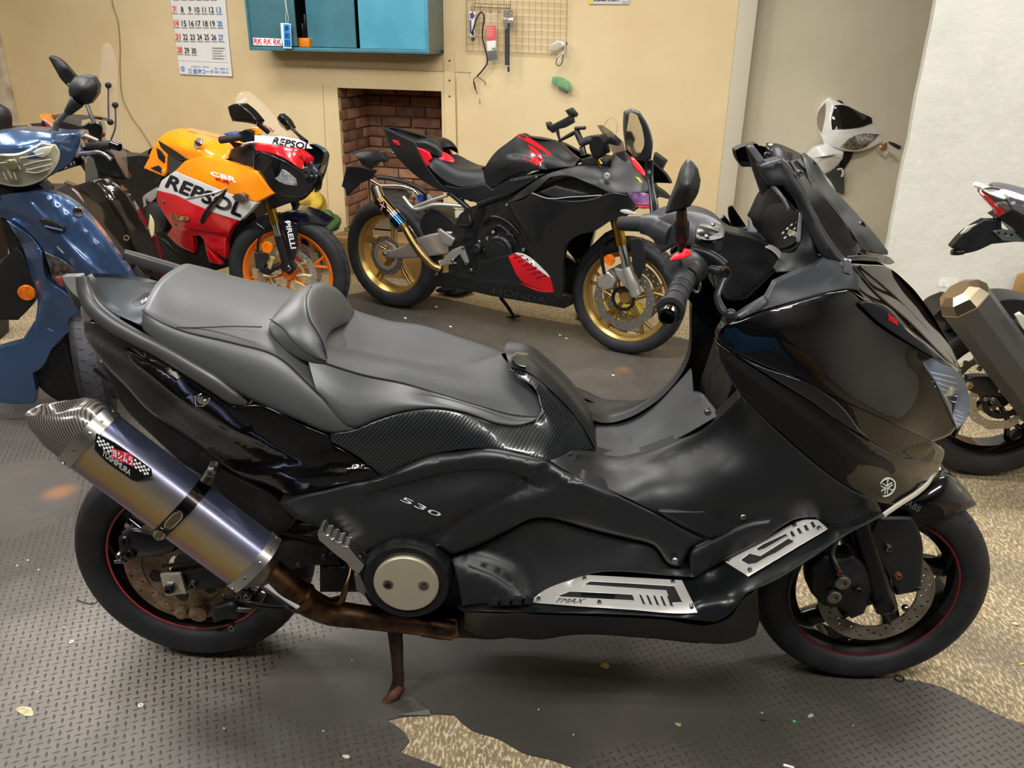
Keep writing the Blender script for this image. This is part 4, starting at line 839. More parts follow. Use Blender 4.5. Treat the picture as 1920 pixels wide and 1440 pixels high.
for q in ((1468,436),(1476,428),(1484,421),(1490,428),(1482,440),(1494,416),(1472,445),(1488,437)): panel(t,'dial_mark',T,f'{q[0]-3},{q[1]+2},105 {q[0]+1},{q[1]-2},105 {q[0]+3},{q[1]-1},105 {q[0]},{q[1]+3},105',M('dial_mark_m','#c9c9c4',.4),edge=.4,edep=.3,th=1,step=6)
panel(t,'bezel_edge',T,'1500,400,132! 1505,402,132! 1501,452,132! 1495,456,130! 1497,430,130',MATS.get('bezel_grey') or M('bezel_grey','#8f9092',.3,.4),edge=1,edep=2,th=8,step=7)
panel(t,'far_fairing_tip',T,'1366,388,-200! 1373,385,-200! 1402,428,-200! 1399,436,-200 1376,430,-200 1367,408,-200',black_gloss,edge=1.5,edep=2,th=8,step=7,cdeg=20);panel(t,'far_fairing_tip',T,'1350,414,-190! 1358,403,-190! 1376,426,-190! 1354,428,-190',black_gloss,edge=1.5,edep=2,th=8,step=7,cdeg=20)
tube(t,'dash_strut','1450,350,-60 1468,372,0 1484,400,60',[5,4,4],railm,T,seg=8)
# windscreen frame and screen
frame=panel(t,'screen_frame',T,'1424,310,123.4! 1437,304,121.6! 1467,295,118.9! 1478,304,121.6 1491,325,127.9 1506,348,134.8 1522,386,146.2 1550,437,161.5 1580,478,173.8 1600,497,179.5! 1562,499,180.1! 1536,472,172 1513,422,157 1496,377,143.5 1471,349,135.1! 1444,349,135.1! 1431,330,129.4',black_matte,edge=3,edep=5,th=30,mir=True,step=8,cdeg=22,bulge=5,bw=16,ridges=[('1437,310 1466,301 1486,330 1510,376 1545,445 1575,490','r',6,9)])
panel(t,'screen_frame_tip',T,'1400,274,70! 1412,271,70! 1437,304,118! 1424,310,118!',grey_sat,edge=2,edep=3,th=14,step=7,cdeg=20)
panel(t,'screen_frame_inner',T,'1400,275,60! 1424,309,90 1431,330,90 1444,349,90! 1429,366,60! 1414,322,58',black_deep,edge=1.5,edep=3,th=14,step=8,cdeg=20)
scr=panel(t,'windscreen',T,'1481,303,118! 1500,338,128 1522,388,142 1550,437,156 1584,482,172! 1605,481,150 1614,467,115! 1586,419,100 1558,381,88 1536,355,78 1521,331,66 1504,296,36!',M('dark_tinted_screen','#17181b',.12,spec=.35),edge=2,edep=2,th=5,step=9,mir=True)
panel(t,'windscreen_top',T,'1437,268,-70! 1456,269,-60 1481,278,-20 1505,290,20! 1512,310,36 1482,304,60 1455,298,10 1435,302,-60!',smoke2,edge=1.5,edep=2,th=4,step=9);panel(t,'screen_mount',T,'1452,280,-30 1460,276,-26 1478,290,10 1484,303,50 1466,296,30 1448,290,-20',M('mount_dark_blue','#12141f',.35),edge=1.5,edep=2,th=12,step=6,lift=8)
spo=panel(t,'screen_spoiler',T,cdeg=22,out='1504,294,40! 1511,288,20! 1530,304,10 1552,340,0 1586,378,-5 1616,411,-5 1646,445,0 1665,471,10! 1665,478,15! 1633,474,80 1614,467,110 1586,419,100 1558,381,88 1536,355,78 1521,331,66',mat=black_matte,inn='1580,400,60 1620,440,65',edge=3,edep=5,th=14,step=8,ridges=[('1530,310 1545,345 1590,410 1625,460','s',-6,6)])
lathe(spo.o,'spoiler_hole',T.at(1617,425,.03),T.L*.6+T.X*.7+T.Z*.4,[(-3,12),(2,12),(2,8),(-4,7.5)],black_gloss,seg=20)
panel(t,'screen_bracket',T,'1505,292,60! 1513,290,60 1522,325,76 1534,372,96! 1526,360,96 1516,335,84',M('bracket_grey','#4a4b4d',.3,.3),edge=1.5,edep=2,th=6,step=7)
panel(t,'lower_screen',T,'1586,482,180! 1605,479,150 1640,480,90 1668,482,20 1678,492,0! 1672,495,10 1640,490,90 1605,488,160 1590,488,182',smoke2,edge=1.5,edep=2,th=5,step=7)
for q in ((1438,291,-40),(1500,325,136)): bolt(t,T,q[0],q[1],q[2],6,steel,4,'screen_bolt')
# ---------- handlebars ----------
tube(t,'handlebar','1287,515,255 1300,490,215 1330,480,140 1370,470,60 1372,455,0 1330,440,-60 1290,425,-130 1250,418,-190',[14,14,16,18,18,16,14,14],black_satin,T,seg=12)
panel(t,'handlebar_cover',T,'1318,455,150 1345,430,120! 1400,440,80! 1448,462,50 1466,474,60! 1462,500,90 1440,522,110 1400,560,150 1365,565,190! 1340,540,190 1330,500,175',black_satin,inn='1400,490,118',edge=5,edep=8,cdeg=25,th=60,step=10)
panel(t,'handlebar_cover',T,'1222,412,-160 1250,398,-150 1300,394,-120 1345,408,-70 1370,430,-20 1440,450,20 1400,480,60 1330,470,-20 1270,460,-110 1240,475,-140 1225,450,-160',grey_matte,inn='1300,430,-80',edge=6,edep=18,th=60,step=10)
panel(t,'dash_rim',T,'1425,462,52 1450,462,50 1470,478,62 1474,496,80 1466,500,84 1460,484,72 1446,470,58',M('rim_grey','#7d7c78',.4,.3),edge=2,edep=3,th=10,step=7,lift=10)
tube(t,'left_switch_box','1204,420,-190 1222,422,-180 1240,430,-165 1262,440,-140',[22,26,30,26],grey_matte,T,seg=14)
g0,g1=T.at(1291,507,.25),T.at(1257,582,.385)
gr=tube(t,'right_grip',[g0,g0*.7+g1*.3,g0*.35+g1*.65,g1],[19,18,17.5,18],rubber_soft,seg=20,smoothp=False)
for k in range(5):
    c=g0*(1-.1-.16*k)+g1*(.1+.16*k); lathe(gr,'grip_ring',c,g1-g0,[(-1.2,17),(-1.2,19.3),(1.2,19.3),(1.2,17)],M('grip_ring_m','#39393b',.6),seg=20,closed=True)
lathe(t,'grip_flange',g1*.97+g0*.03,g1-g0,[(-5,17),(-4,23),(3,23),(4,17)],rubber_soft,seg=24)
d=(g1-g0)/np.linalg.norm(g1-g0)
lathe(t,'bar_end',g1,d,[(0,15),(10,16),(22,15.5),(24,12),(20,10),(8,9),(8,.1)],M('bar_end_m','#5a5550',.15,1),seg=20)
lathe(t,'left_grip',T.at(1205,420,-.24),T.at(1158,419,-.30)-T.at(1205,420,-.24),[(-10,17),(0,18),(68,17),(70,14),(70,.1)],rubber_soft,seg=18)
sw=tube(t,'right_switch_box',[T.at(1262,500,.275),T.at(1283,500,.25),T.at(1305,498,.215)],[20,31,29],grey_matte,seg=18,k=4)
tube(t,'throttle_housing',[g0+d*.002,g0+d*.016,g0+d*.03],[28,29,22],black_matte,seg=18,k=3)
tube(t,'throttle_cable','1300,515,265 1312,535,275 1308,548,280 1296,540,275',3.5,black_satin,T,seg=8)
panel(t,'kill_switch',T,'1256,489,305! 1266,480,305 1281,476,302 1284,468,302! 1293,470,300 1297,479,300! 1281,485,304 1262,489,305',M('switch_red','#e0252c',.35),edge=2,edep=3,th=10,step=5)
mc=loft(t,'brake_reservoir',T,['1303,446,215 1312,447,222 1340,449,222 1358,446,205','1303,460,215 1312,462,222 1340,478,222 1358,478,205','1320,480,190 1330,485,190 1345,485,190 1355,480,190','1308,425,160 1320,428,150 1345,432,150 1360,428,155'],black_satin,nu=12,nv=3,caps=True,closed=True)
lidp=panel(mc,'reservoir_lid',T,'1306,444,222! 1309,428,175 1316,421,160! 1356,422,160 1360,426,165 1357,444,218! 1350,447,224 1312,447,226',M('lid_grey','#8d8a86',.35,.7,var=(80,'#6c6a66')),edge=2,edep=2,th=8,step=6,lift=4)
for k in range(4): textpx(lidp.o,('CLEAN COVER','USE ONLY','DOT 4 FLUID','WARNING')[k],lidp.h,T,[(1312,443-k*4.5),(1350,443.5-k*4.5),(1351,440.5-k*4.5),(1313,440-k*4.5)],M('lid_print','#3a3835',.5),1,bold=0)
for q in ((1336,423,166),(1325,445,224)): bolt(lidp.o,T,q[0],q[1],q[2],4.5,steel,6,'lid_screw',seg=8)
tube(t,'master_cylinder','1296,470,235 1315,475,235 1340,488,235 1356,500,240',[13,13,14,13],black_satin,T,seg=12)
tube(t,'brake_lever','1330,503,255 1345,508,262 1360,512,268 1352,535,280 1345,556,292 1350,572,305 1360,586,318 1370,589,325',[7,9,11,8,7,7,7,7],grey_sat,T,seg=12,flat=(1,.75))
bolt(t,T,1360,509,278,9,rusty,6,'lever_pivot'); lathe(t,'lever_ball',T.at(1370,589,.325),Z3,[(-10,.1),(-8,6),(-4,9),(0,10),(4,9),(8,6),(10,.1)],grey_sat,seg=16)
# mirrors
mir=panel(t,'mirror_shell',T,cdeg=22,out='1290,300,330 1300,304,330 1309,316,330 1314,338,328 1309,362,326 1294,387,326 1272,395,330 1249,401,338! 1254,383,336 1269,345,334 1281,312,332',mat=black_matte,inn='1288,350,352',edge=4,edep=9,th=12,step=7)
panel(mir.o,'mirror_glass',T,'1283,311,322 1270,345,324 1256,383,326 1255,394,326 1262,390,322 1285,345,318',glassm,edge=0,th=2,step=8)
tube(t,'mirror_stem','1278,392,322 1278,405,320 1278,430,300 1279,468,260',[8,9,8,8],rusty,T,seg=12); lathe(t,'mirror_stem_boot',T.at(1278,430,.298),T.at(1278,405,.32)-T.at(1278,468,.26),[(-22,11),(-20,13),(16,12.5),(24,9)],black_satin,seg=16)
fm=panel(t,'mirror_shell',T,cdeg=22,out='1171,211,-385 1185,205,-370 1200,210,-350 1214,232,-330 1224,267,-310 1221,298,-310 1209,302,-325 1192,299,-350 1175,282,-375 1170,242,-385',mat=grey_matte,edge=4,edep=9,th=30,step=8)
mp0=T.at(1190,255,-.318); wp0=W.at(420,230); nn0=(CC-mp0)/np.linalg.norm(CC-mp0)+(wp0-mp0)/np.linalg.norm(wp0-mp0); nn0/=np.linalg.norm(nn0)
def onplane(uv):
    d=ray(*uv); k=((mp0-CC)@nn0)/(d@nn0); return (uv[0],uv[1],float((CC+d*k-T.o)@T.L))
gl_=[onplane(q) for q in ((1174,216),(1184,210),(1195,216),(1205,245),(1207,275),(1197,294),(1190,294),(1177,279),(1173,243))]
fm.o.location=T.L*0
panel(fm.o,'mirror_glass',T,gl_,glassm,edge=0,th=2,step=8)
tube(t,'mirror_stem','1218,300,-330 1217,320,-328 1221,350,-300 1226,385,-260 1228,415,-230',[10,10,7,11,10],black_satin,T,seg=12)
# front brake, forks, mudguard
tube(t,'fork_leg','1612,975,92 1622,1006,95 1643,1075,98 1661,1140,102',[24,26,27,26],black_satin,T,seg=16)
lathe(t,'axle_clamp',T.at(1661,1140,.13),T.L,[(-40,22),(0,22),(2,18),(-2,16),(-2,.1)],black_satin,seg=24)
tube(t,'fork_leg',[T.mir(T.at(1612,975,.092)[None])[0],T.mir(T.at(1661,1140,.102)[None])[0]],[24,26],black_satin,seg=14)
panel(t,'fork_guard',T,'1628,1004,118! 1648,972,112 1711,972,104! 1725,999,104 1728,1099,112! 1687,1113,118! 1680,1102,120',black_matte,edge=3,edep=3,th=8,step=10,cap=True)
bolt(t,T,1665,1027,122,9,steel,8,'guard_bolt',seg=6);bolt(t,T,1683,1079,122,9,M('rust_bolt','#8d5a44',.5,.8),8,'guard_bolt',seg=6)
fc=panel(t,'front_brake_caliper',T,'1520,1060,112 1545,1040 1575,1045 1600,1040 1625,1060 1640,1100 1620,1150 1596,1160 1575,1140 1545,1135 1520,1110',black_deep,inn='1580,1095,135',edge=5,edep=10,th=45,step=9)
for q in ((1580,1093,17),(1564,1120,16)):
    lathe(fc.o,'caliper_cap',T.at(q[0],q[1],.138),T.L,[(-8,q[2]),(2,q[2]),(3.5,q[2]-2),(3.5,q[2]*.5),(-2,q[2]*.45),(-2,.1)],M('caliper_cap_m','#8f867c',.4,.9),seg=20)
tube(t,'brake_hose','1575,1080,130 1568,1060,125 1560,1040,110 1570,1010,100',[7,6,6,6],M('hose_grey','#55524d',.4,.5),T,seg=10); bolt(t,T,1573,1073,135,8,M('rust_bolt','#8d5a44',.5,.8),6,'banjo_bolt',seg=6)
bolt(t,T,1609,1107,132,10,black_satin,5); bolt(t,T,1698,1141,80,8,steel,5)
fd=['1654,965,76 1690,972,78 1736,984,80 1764,972,80 1808,957,60 1832,947,22','1664,955,80 1700,945,80 1745,935,78 1775,930,70 1806,930,48 1830,943,18','1672,950,60 1705,925,55 1745,903,48 1770,893,40 1800,915,22 1831,944,6','1680,940,0 1710,908,0 1750,888,0 1772,884,0 1803,908,0 1832,944,0']
loft(t,'front_mudguard',T,fd,black_gloss,nu=26,nv=6,sym=True)
textpx(t,'ABS',lambda uv:np.full(len(uv),.083),T,[(1697,947),(1722,960),(1728,951),(1705,937)],M('grey_print','#77787a',.4),2,bold=.3)
# ================= BLACK FAIRED SPORT BIKE =================
HR=np.array([-.6739,4.5314,.314]);HF=np.array([.5616,3.8402,.293]); HY_=math.atan2(HF[1]-HR[1],HF[0]-HR[0]); hm=(HR+HF)/2
H=Fr(hm,HY_); zoom(640,180,.3472)
h=root('sport_bike',(hm[0],hm[1],0),HY_,'matte black sport bike with gold wheels and red wing logo, by the fireplace','motorcycle')
satin=M('satin_black_paint','#17181a',.4); dgrey=M('graphite_paint','#232528',.33,.2,.2); silv=M('cast_silver','#b9b6ae',.4,.8); hred=M('metallic_red_film','#c4101e',.22,.1,.8)
wheel(h,HR,HY_,.314,.14,.226,gold,5,'pair',hub=.05,sw=(.013,.010)); wheel(h,HF,HY_,.293,.11,.226,gold,5,'y',hub=.04,sw=(.014,.010))
def pn(par,name,fr,out,mat,**k):
    k.setdefault('step',6);k.setdefault('edge',2.2);k.setdefault('edep',5);k.setdefault('th',25);k.setdefault('cdeg',30); return panel(par,name,fr,out,mat,**k)
def tb(par,name,fr,s,r,mat,**k): return tube(par,name,s,r,mat,fr,**k)
def slab(par,name,fr,lat,mat,out): 
    P=fr.pts(np.column_stack([PP(out)[0][:,:2],np.zeros(len(PP(out)[0]))])); n=len(P)
    V=np.vstack([P+fr.L*lat,P-fr.L*lat]); F_=[tuple(range(n)),tuple(range(2*n-1,n-1,-1))]+[(i,(i+1)%n,n+(i+1)%n,n+i) for i in range(n)]
    return mk(name,V,F_,mat,par,False,recalc=True)
slab(h,'engine_block',H,.11,black_deep,'640,760 700,620 745,585 900,535 1060,440 1200,415 1440,430 1460,520 1180,720 1150,1000 700,960 640,930')
slab(h,'subframe',H,.07,black_deep,'300,260 480,300 760,430 900,520 740,560 600,500 420,400')
fc_=HF+H.L*.055; brake_disc(h,HF,H,.115,.155,.055,M('silver_disc','#9d9a94',.35,.9),40,2,wave=.003); brake_disc(h,HF,H,.115,.155,-.055,MATS['silver_disc'],40,2)
for k in range(6):
    a=k*np.pi/3; 
    for d in(-.25,.25): tube(h,'disc_carrier',[HF+H.L*.057+.05*(math.cos(a)*H.X+math.sin(a)*H.Z),HF+H.L*.057+.118*(math.cos(a+d)*H.X+math.sin(a+d)*H.Z)],[6,5],gold_an,seg=8)
lathe(h,'abs_ring',HF+H.L*.06,H.L,[(-2,45),(3,45),(3,62),(-2,62)],black_deep,seg=32,closed=True)
brake_disc(h,HR,H,.075,.11,.075,MATS['silver_disc'],24,1,wave=.002); lathe(h,'hub_ring',HR+H.L*.08,H.L,[(-4,62),(4,62),(4,80),(-4,80)],silv,seg=32,closed=True)
pn(h,'swingarm',H,'210,835,85 300,822,90 400,772,90 520,738,88 600,733,85 645,752,80 632,805,80 590,852,85 430,872,90 300,878,90 240,872,88',silv,th=60,edge=4,edep=10)
bolt(h,H,232,850,105,14,steel,8,'axle_nut',seg=6)
pn(h,'rear_mudguard',H,'410,745,60 440,650,65 485,598,70 555,630,75 645,712,75 560,738,75 450,762,65',satin,th=110,edge=4,edep=10)
pn(h,'rear_set',H,'518,722,125 530,715,125 612,772,125 592,812,125 545,800,125',silv,th=10); pn(h,'rear_set',H,'520,890,125 548,885 598,832 648,812 660,815 690,905 672,915 640,855 600,892 622,905 560,915 535,920',silv,th=14,edge=1.5)
for q in ((655,820),(600,890),(680,900),(528,925),(515,960)): bolt(h,H,q[0],q[1],130,9,steel,6)
# engine side
lathe(h,'clutch_cover',H.at(*zp(850,840),.13),H.L,[(-40,82),(0,80),(8,70),(8,52),(12,50),(14,40),(14,.1)],M('engine_cover','#26272a',.35,.5),seg=40)
lathe(h,'oil_cap',H.at(*zp(730,825),.145),H.L,[(-30,24),(0,24),(5,20),(5,14),(2,.1)],satin,seg=20)
for k in range(8):
    a=k*np.pi/4; c=H.at(*zp(850,840),.135)+.085*(math.cos(a)*H.X+math.sin(a)*H.Z); lathe(h,'cover_bolt',c,H.L,[(-4,6),(4,6),(4,.1)],steel,seg=8)
pn(h,'crankcase',H,'745,700,100 800,690 900,700 940,760 990,850 930,860 880,900 760,890 740,800',M('crankcase_m','#3a3b3c',.4,.6,var=(40,'#1c1c1d')),th=60,edge=5,edep=15)
for a in ('800,740,120 850,700,130 930,760,125','760,690,120 820,650,130 900,680,125 960,740,120','900,720,125 950,800,120','640,700,110 700,690,118 690,640,110'): tb(h,'hose',H,a,7,black_satin,seg=8)
for q in ((905,740),(820,735),(790,770),(985,830)): bolt(h,H,q[0],q[1],125,9,silv,6)
pn(h,'frame_plate',H,'735,592,110 795,578 785,650 748,725 742,830 752,930 722,988 690,982 640,935 655,760 690,690',dgrey,th=30,edge=3,edep=6)
for q in ((700,940),(745,790)): bolt(h,H,q[0],q[1],116,10,steel,5)
tb(h,'frame_tube',H,'580,518,95 650,575,95 725,645,95',14,satin);tb(h,'frame_tube',H,'742,585,105 880,530,115 1075,430,120',17,satin);tb(h,'frame_tube',H,'660,535,80 655,590,80',8,steel,smoothp=False)
# exhaust
tb(h,'exhaust_pipe',H,'345,715,170 400,808,165 450,875,155 490,915,140 535,935,120',[19,21,21,21,20],M('gold_steel_pipe','#9c8254',.28,1),seg=14)
E0,E1=H.at(*zp(205,560),.185),H.at(*zp(345,720),.17); ed=E1-E0
tube(h,'silencer_tip',[H.at(*zp(182,488),.19),H.at(*zp(215,580),.186)],[30,31],M('brushed_tip','#b5aa98',.25,1),seg=20)
tube(h,'silencer_body',[E0,E0+ed*.5],[37,37],M('amber_titan','#7a5f36',.18,1,var=(6,'#3c3a44')),seg=24); tube(h,'silencer_collar',[E0+ed*.48,E0+ed*.6],[39,39],chrome,seg=24); tube(h,'silencer_blue_band',[E0+ed*.58,E0+ed*.86],[38,38],M('burnt_blue_titan','#2a5a8e',.15,1),seg=24,label='burnt blue titanium band'); tube(h,'silencer_neck',[E0+ed*.85,E1],[30,20],MATS['gold_steel_pipe'],seg=18)
bp_=pn(h,'silencer_badge',H,'203,580,226 232,565,226 248,600,226 220,620,226',M('badge_black','#0e0e10'),th=2,edge=.5,edep=.5)
textpx(h,'X',226/1000,H,Q('212,615 238,600 232,572 206,584'),M('badge_pink','#d8a0a8',.4),2,bold=.4)
tb(h,'spring',H,'365,700,185 380,720,185 425,790,180',3,steel,seg=6)
tb(h,'pillion_footrest_stay',H,'335,545,95 392,608,100 500,588,100 665,596,95',[10,11,11,10],silv);tb(h,'pillion_footrest_stay',H,'395,602,100 470,570,98 575,535,90',[10,9,9],silv)
pn(h,'rear_reservoir',H,'612,618,90 660,612 668,655 615,660',M('reservoir_plastic','#c9c4b8',.4),th=30,edge=2)
# tail and seats
pn(h,'tail_panel',H,'216,172,20! 240,178,45 300,205,70 400,248,95 412,282,100 440,342,108 478,402,112 540,480,115 582,518,112 560,522,105 470,478,95 380,412,85 300,328,70 268,284,55 243,230,35',satin,mir=True)
pn(h,'tail_lamp',H,'275,235,72 295,240,80 320,268,82 300,268,80 283,255,75',hred,th=5,edge=1)
pn(h,'tail_top',H,'216,172,10 300,195,-30 420,230,-60 470,228,-40 480,240,30 430,262,88 400,248,92 300,205,66 240,180,40',dgrey,th=15)
loft(h,'pillion_hump',H,['412,272,85 450,285,85 500,315,85 540,330,80','405,246,80 470,255,85 520,280,80 545,300,70','430,236,0 480,228,0 530,246,0 545,280,0'],satin,nu=14,nv=4,sym=True)
pn(h,'seat_duct',H,'410,278,104! 440,288,100 472,305,96 486,340,98 470,352,104 475,372,108 460,378,108 438,340,106',hred,th=12,edge=1.5,edep=3,lift=6,mir=True)
pn(h,'seat_duct',H,'538,300,70! 580,322,70 604,346,80 608,362,84 560,350,90 500,345,92 545,328,80',hred,th=12,edge=1.5,edep=3)
loft(h,'rider_seat',H,['470,372,110 490,398,118 540,442,122 600,476,125 650,490,125 700,485,122 778,466,110','480,352,95 520,352,105 580,385,108 640,415,110 700,425,108 772,420,95','480,325,0 520,330,0 580,352,0 640,372,0 700,385,0 765,385,0'],M('sport_seat','#26272a',.45),nu=24,nv=4,sym=True)
pn(h,'seat_side_cover',H,'572,515,116 556,482,118 650,494,125 776,470,120 815,504,128 900,452,135 1052,424,140 1100,420,145 1000,482,140 880,548,130 742,580,118 640,548,112',satin,mir=True)
textpx(h,'CBR250RR',.146,H,Q('915,462 1030,440 1030,428 915,450'),M('grey_print2','#5c5d5e',.5),2)
tank=pn(h,'fuel_tank',H,'766,405,110 788,362,110 840,296,95 900,250,75 958,206,40! 1000,215,20 1080,225,0 1180,250,20 1240,310,60 1282,342,90! 1262,382,110 1120,398,135 1000,412,142 900,442,140 835,490,130 815,502,125 790,482,118 772,440,112',satin,inn='900,330,150 1000,300,120 1100,330,125 850,400,140 1180,340,110',step=7,edge=3,edep=6,mir=True,ridges=[('840,330 930,300 1010,330 1090,385','s',8,8),('790,440 860,380 960,400 1010,412','r',5,8)])
decal(tank.o,'tank_stripe',tank,'952,208 984,212 1062,256 1138,316 1124,320 1040,268 948,218',hred)
for s in ('1008,262 1030,272 1068,305 1092,345 1080,350 1050,310 1020,285','1014,290 1040,310 1070,350 1060,356 1030,325 1018,305','1024,318 1045,335 1062,360 1050,364 1032,345','1040,345 1085,335 1090,350 1060,368 1040,362'): decal(tank.o,'wing_emblem',tank,s,hred,lift=1.5)
textpx(tank.o,'HONDA',tank.h,H,Q('980,344 1078,380 1082,364 984,330'),hred,3,bold=.4)
# fairings
up=pn(h,'upper_fairing',H,'890,578,150! 1000,492,165 1110,422,175 1200,394,170 1290,376,150 1450,386,120 1466,312,60! 1520,298,50 1562,345,90 1650,455,130 1702,505,110! 1640,522,165 1540,528,190 1440,522,205! 1330,472,205 1220,432,195 1130,442,185 1010,538,175 900,584,160',satin,inn='1400,440,190 1560,450,150',mir=True,step=7)
main=pn(h,'side_fairing',H,'893,586,165! 1010,542,185 1032,522,190 1110,548,205 1410,537,210 1440,524,208 1540,530,192 1592,602,160! 1530,640,180 1440,682,195 1380,722,195 1262,762,190 1212,802,180 1200,900,165 1200,1000,150 1196,1092,130! 1150,1082,150 1130,990,170 1040,880,185 960,730,182 940,690,178 905,640,170',M('side_black','#131416',.26,0,.4),inn='1200,640,215 1090,800,200',mir=True,step=8,ridges=[('905,600 990,740 1100,920 1180,1080','s',-8,8)])
pn(h,'fairing_vent',H,'1066,520,196 1150,484,200 1335,530,205 1150,552,205',black_deep,th=20,lift=3)
tb(h,'fairing_highlight',H,'1030,524,196 1110,552,212 1250,545,214 1405,536,216',2.5,M('highlight_grey','#8d8f92',.3,.4),seg=6)  # pale tube paints the highlight along the fairing edge
bel=pn(h,'belly_fairing',H,'518,962,100! 740,938,120 760,892,130 935,850,165! 1140,985,165 1165,1050,150 1242,1086,110! 1240,1130,90 1205,1147,85 1000,1112,90 800,1077,90 640,1042,85 515,1030,80',satin,inn='900,1000,140',mir=True,step=7,ridges=[('720,990 950,1015 1150,1060','s',8,6)])
rp_=decal(bel.o,'red_fairing_panel',bel,'902,868! 938,849! 1142,990! 1162,1052! 1080,1042 985,1010! 950,972 925,920',M('red_film_satin','#cc1220',.45),lift=3,th=2)
decal(bel.o,'white_stripe',bel,'936,846 950,846 1145,984 1140,992',white_flat,lift=4);decal(bel.o,'red_stripe',bel,'960,1008 1080,1044 1164,1052 1164,1060 1070,1056',hred,lift=3)
for i in range(6):
    for j in range(4): decal(rp_.o,'hex_print',bel,'%g,%g %g,%g %g,%g %g,%g'%(930+i*24+j*14,870+i*22+j*2-j*6,938+i*24+j*14,866+i*22+j*2-j*6,944+i*24+j*14,875+i*22+j*2-j*6,936+i*24+j*14,880+i*22+j*2-j*6),M('dark_red_print','#5a0a12',.4),lift=3.6,th=.4,step=20)
textpx(bel.o,'HONDA',bel.h,H,Q('818,1064 1110,1122 1112,1088 822,1030'),M('tone_print','#34353a',.3),3,bold=.6)
pn(h,'headlight',H,'1538,522,190 1640,524,165 1672,540,140 1672,592,140 1600,590,165 1568,562,180',M('violet_headlight','#7a3f86',.1,.3,1,var=(40,'#c79bd0')),th=20,label='violet tinted headlight')
pn(h,'headlight_trim',H,'1585,592,170 1672,594,142 1664,608,145 1612,606,165',hred,th=8);pn(h,'cowl_stripe',H,'1556,328,110 1572,326,105 1610,370,110 1652,430,120 1648,446,122 1592,402,120',hred,th=5,lift=4,edge=1)
pn(h,'position_lamp',H,'1585,436,150 1604,440,148 1660,498,130 1642,508,140',M('lime_lens','#b6b83a',.2,0,1),th=6,edge=1,lift=3)
pn(h,'front_nose',H,'1600,420,60 1680,480,60 1740,520,60 1780,560,40 1700,540,110 1660,500,130',satin,th=30);pn(h,'cowl_wing',H,'1486,620,190 1520,612,190 1600,635,170 1560,640,180',M('edge_white','#c9cbcc',.3),th=5,edge=1)
pn(h,'windscreen',H,'1380,158,-60! 1408,156,-40 1460,192,20 1520,245,60 1534,300,90 1530,350,100 1470,310,50 1420,222,-30',M('dark_screen','#30262a',.06,0,1,alpha=.8),th=4,edge=1)
pn(h,'far_indicator',H,'1690,305,-160 1752,350,-160 1725,405,-160 1676,372,-160',satin,th=30,edge=2)
tb(h,'wire',H,'1420,160,0 1440,128,0 1470,118,0 1490,150,0 1485,200,0',2,M('wire_grey','#9a958a',.5),seg=6)
bolt(h,H,1435,432,212,14,M('oval_badge','#b9bab8',.3,.6),4,'fairing_badge',seg=16)
for q in ((892,590,172),(1052,440,182)): bolt(h,H,q[0],q[1],q[2],7,steel,3)
# front end
tb(h,'fork_leg',H,'1480,655,105 1495,720,105 1512,805,105',27,gold_an,seg=16,smoothp=False);tb(h,'fork_leg',H,'1512,800,105 1546,935,100',21,chrome,seg=16,smoothp=False);tb(h,'fork_leg',H,'1540,925,100 1570,1000,98 1592,1075,95',[26,30,28],silv,seg=14)
tb(h,'fork_leg',H,'1400,360,-80 1470,620,-100 1560,980,-100 1590,1070,-95',[22,24,24,24],dgrey,seg=12,smoothp=False)
tb(h,'fork_top',H,'1385,330,80 1405,370,80',22,gold_an,smoothp=False)
bolt(h,H,1588,1066,108,24,silv,10,'axle_nut',seg=6)
pn(h,'front_mudguard',H,'1252,960,60 1288,880,62 1358,802,65 1425,738,70 1470,760,75 1420,800,70 1345,872,66 1290,945,62',satin,th=120,edge=3,edep=8);pn(h,'fork_guard',H,'1560,770,118 1622,765,118 1642,900,118 1610,992,118 1588,962,118 1565,850,118',satin,th=10,edge=2)
pn(h,'brake_caliper',H,'1376,980,115 1440,945,115 1482,990,115 1470,1035,115 1420,1052,115 1385,1030,115',silv,th=40,edge=3,edep=8);tb(h,'brake_hose',H,'1420,760,110 1405,800,115 1410,900,118 1420,960,118',8,black_satin,seg=8)
pn(h,'caliper_bracket',H,'1470,930,108 1550,940,108 1600,1040,108 1560,1060,108 1500,990,108',silv,th=16,edge=2)
lathe(h,'amber_reflector',H.at(*zp(1448,885),.125),H.L,[(-10,25),(0,27),(5,25),(6,.1)],amber,seg=24,label='round amber reflector')
tb(h,'handlebar',H,'1290,258,150 1330,240,140 1380,232,120 1420,260,90 1440,300,60',[17,18,16,14,12],rubber_soft); pn(h,'switch_box',H,'1345,215,150 1400,210,150 1420,250,140 1400,330,130 1360,335,130 1340,280,140',satin,th=60,edge=3,edep=8)
pn(h,'triple_clamp',H,'1295,340,120 1340,330,110 1440,345,90 1440,375,90 1300,375,120',black_deep,th=120,edge=3);pn(h,'vent_slats',H,'1410,225,40 1470,215,40 1500,245,40 1490,270,40 1420,250,40',satin,th=30,edge=2);tb(h,'clutch_stack',H,'1300,270,130 1310,320,130',14,steel,smoothp=False)
pm=pn(h,'phone_holder',H,'1103,142,120! 1118,140,120 1132,158,120 1228,108,120 1208,78,120! 1238,64,120 1268,98,120 1262,115,120 1245,110,120 1250,145,120 1200,172,120 1160,182,120 1140,200,120 1112,178,120',satin,th=25,edge=1.5,cdeg=15)
tb(h,'phone_holder_arm',H,'1165,180,110 1180,240,110 1245,205,110 1270,190,110 1300,260,115',[9,9,10,16,14],satin,smoothp=False);tb(h,'phone_holder_knob',H,'1262,175,120 1318,172,120',8,satin,smoothp=False)
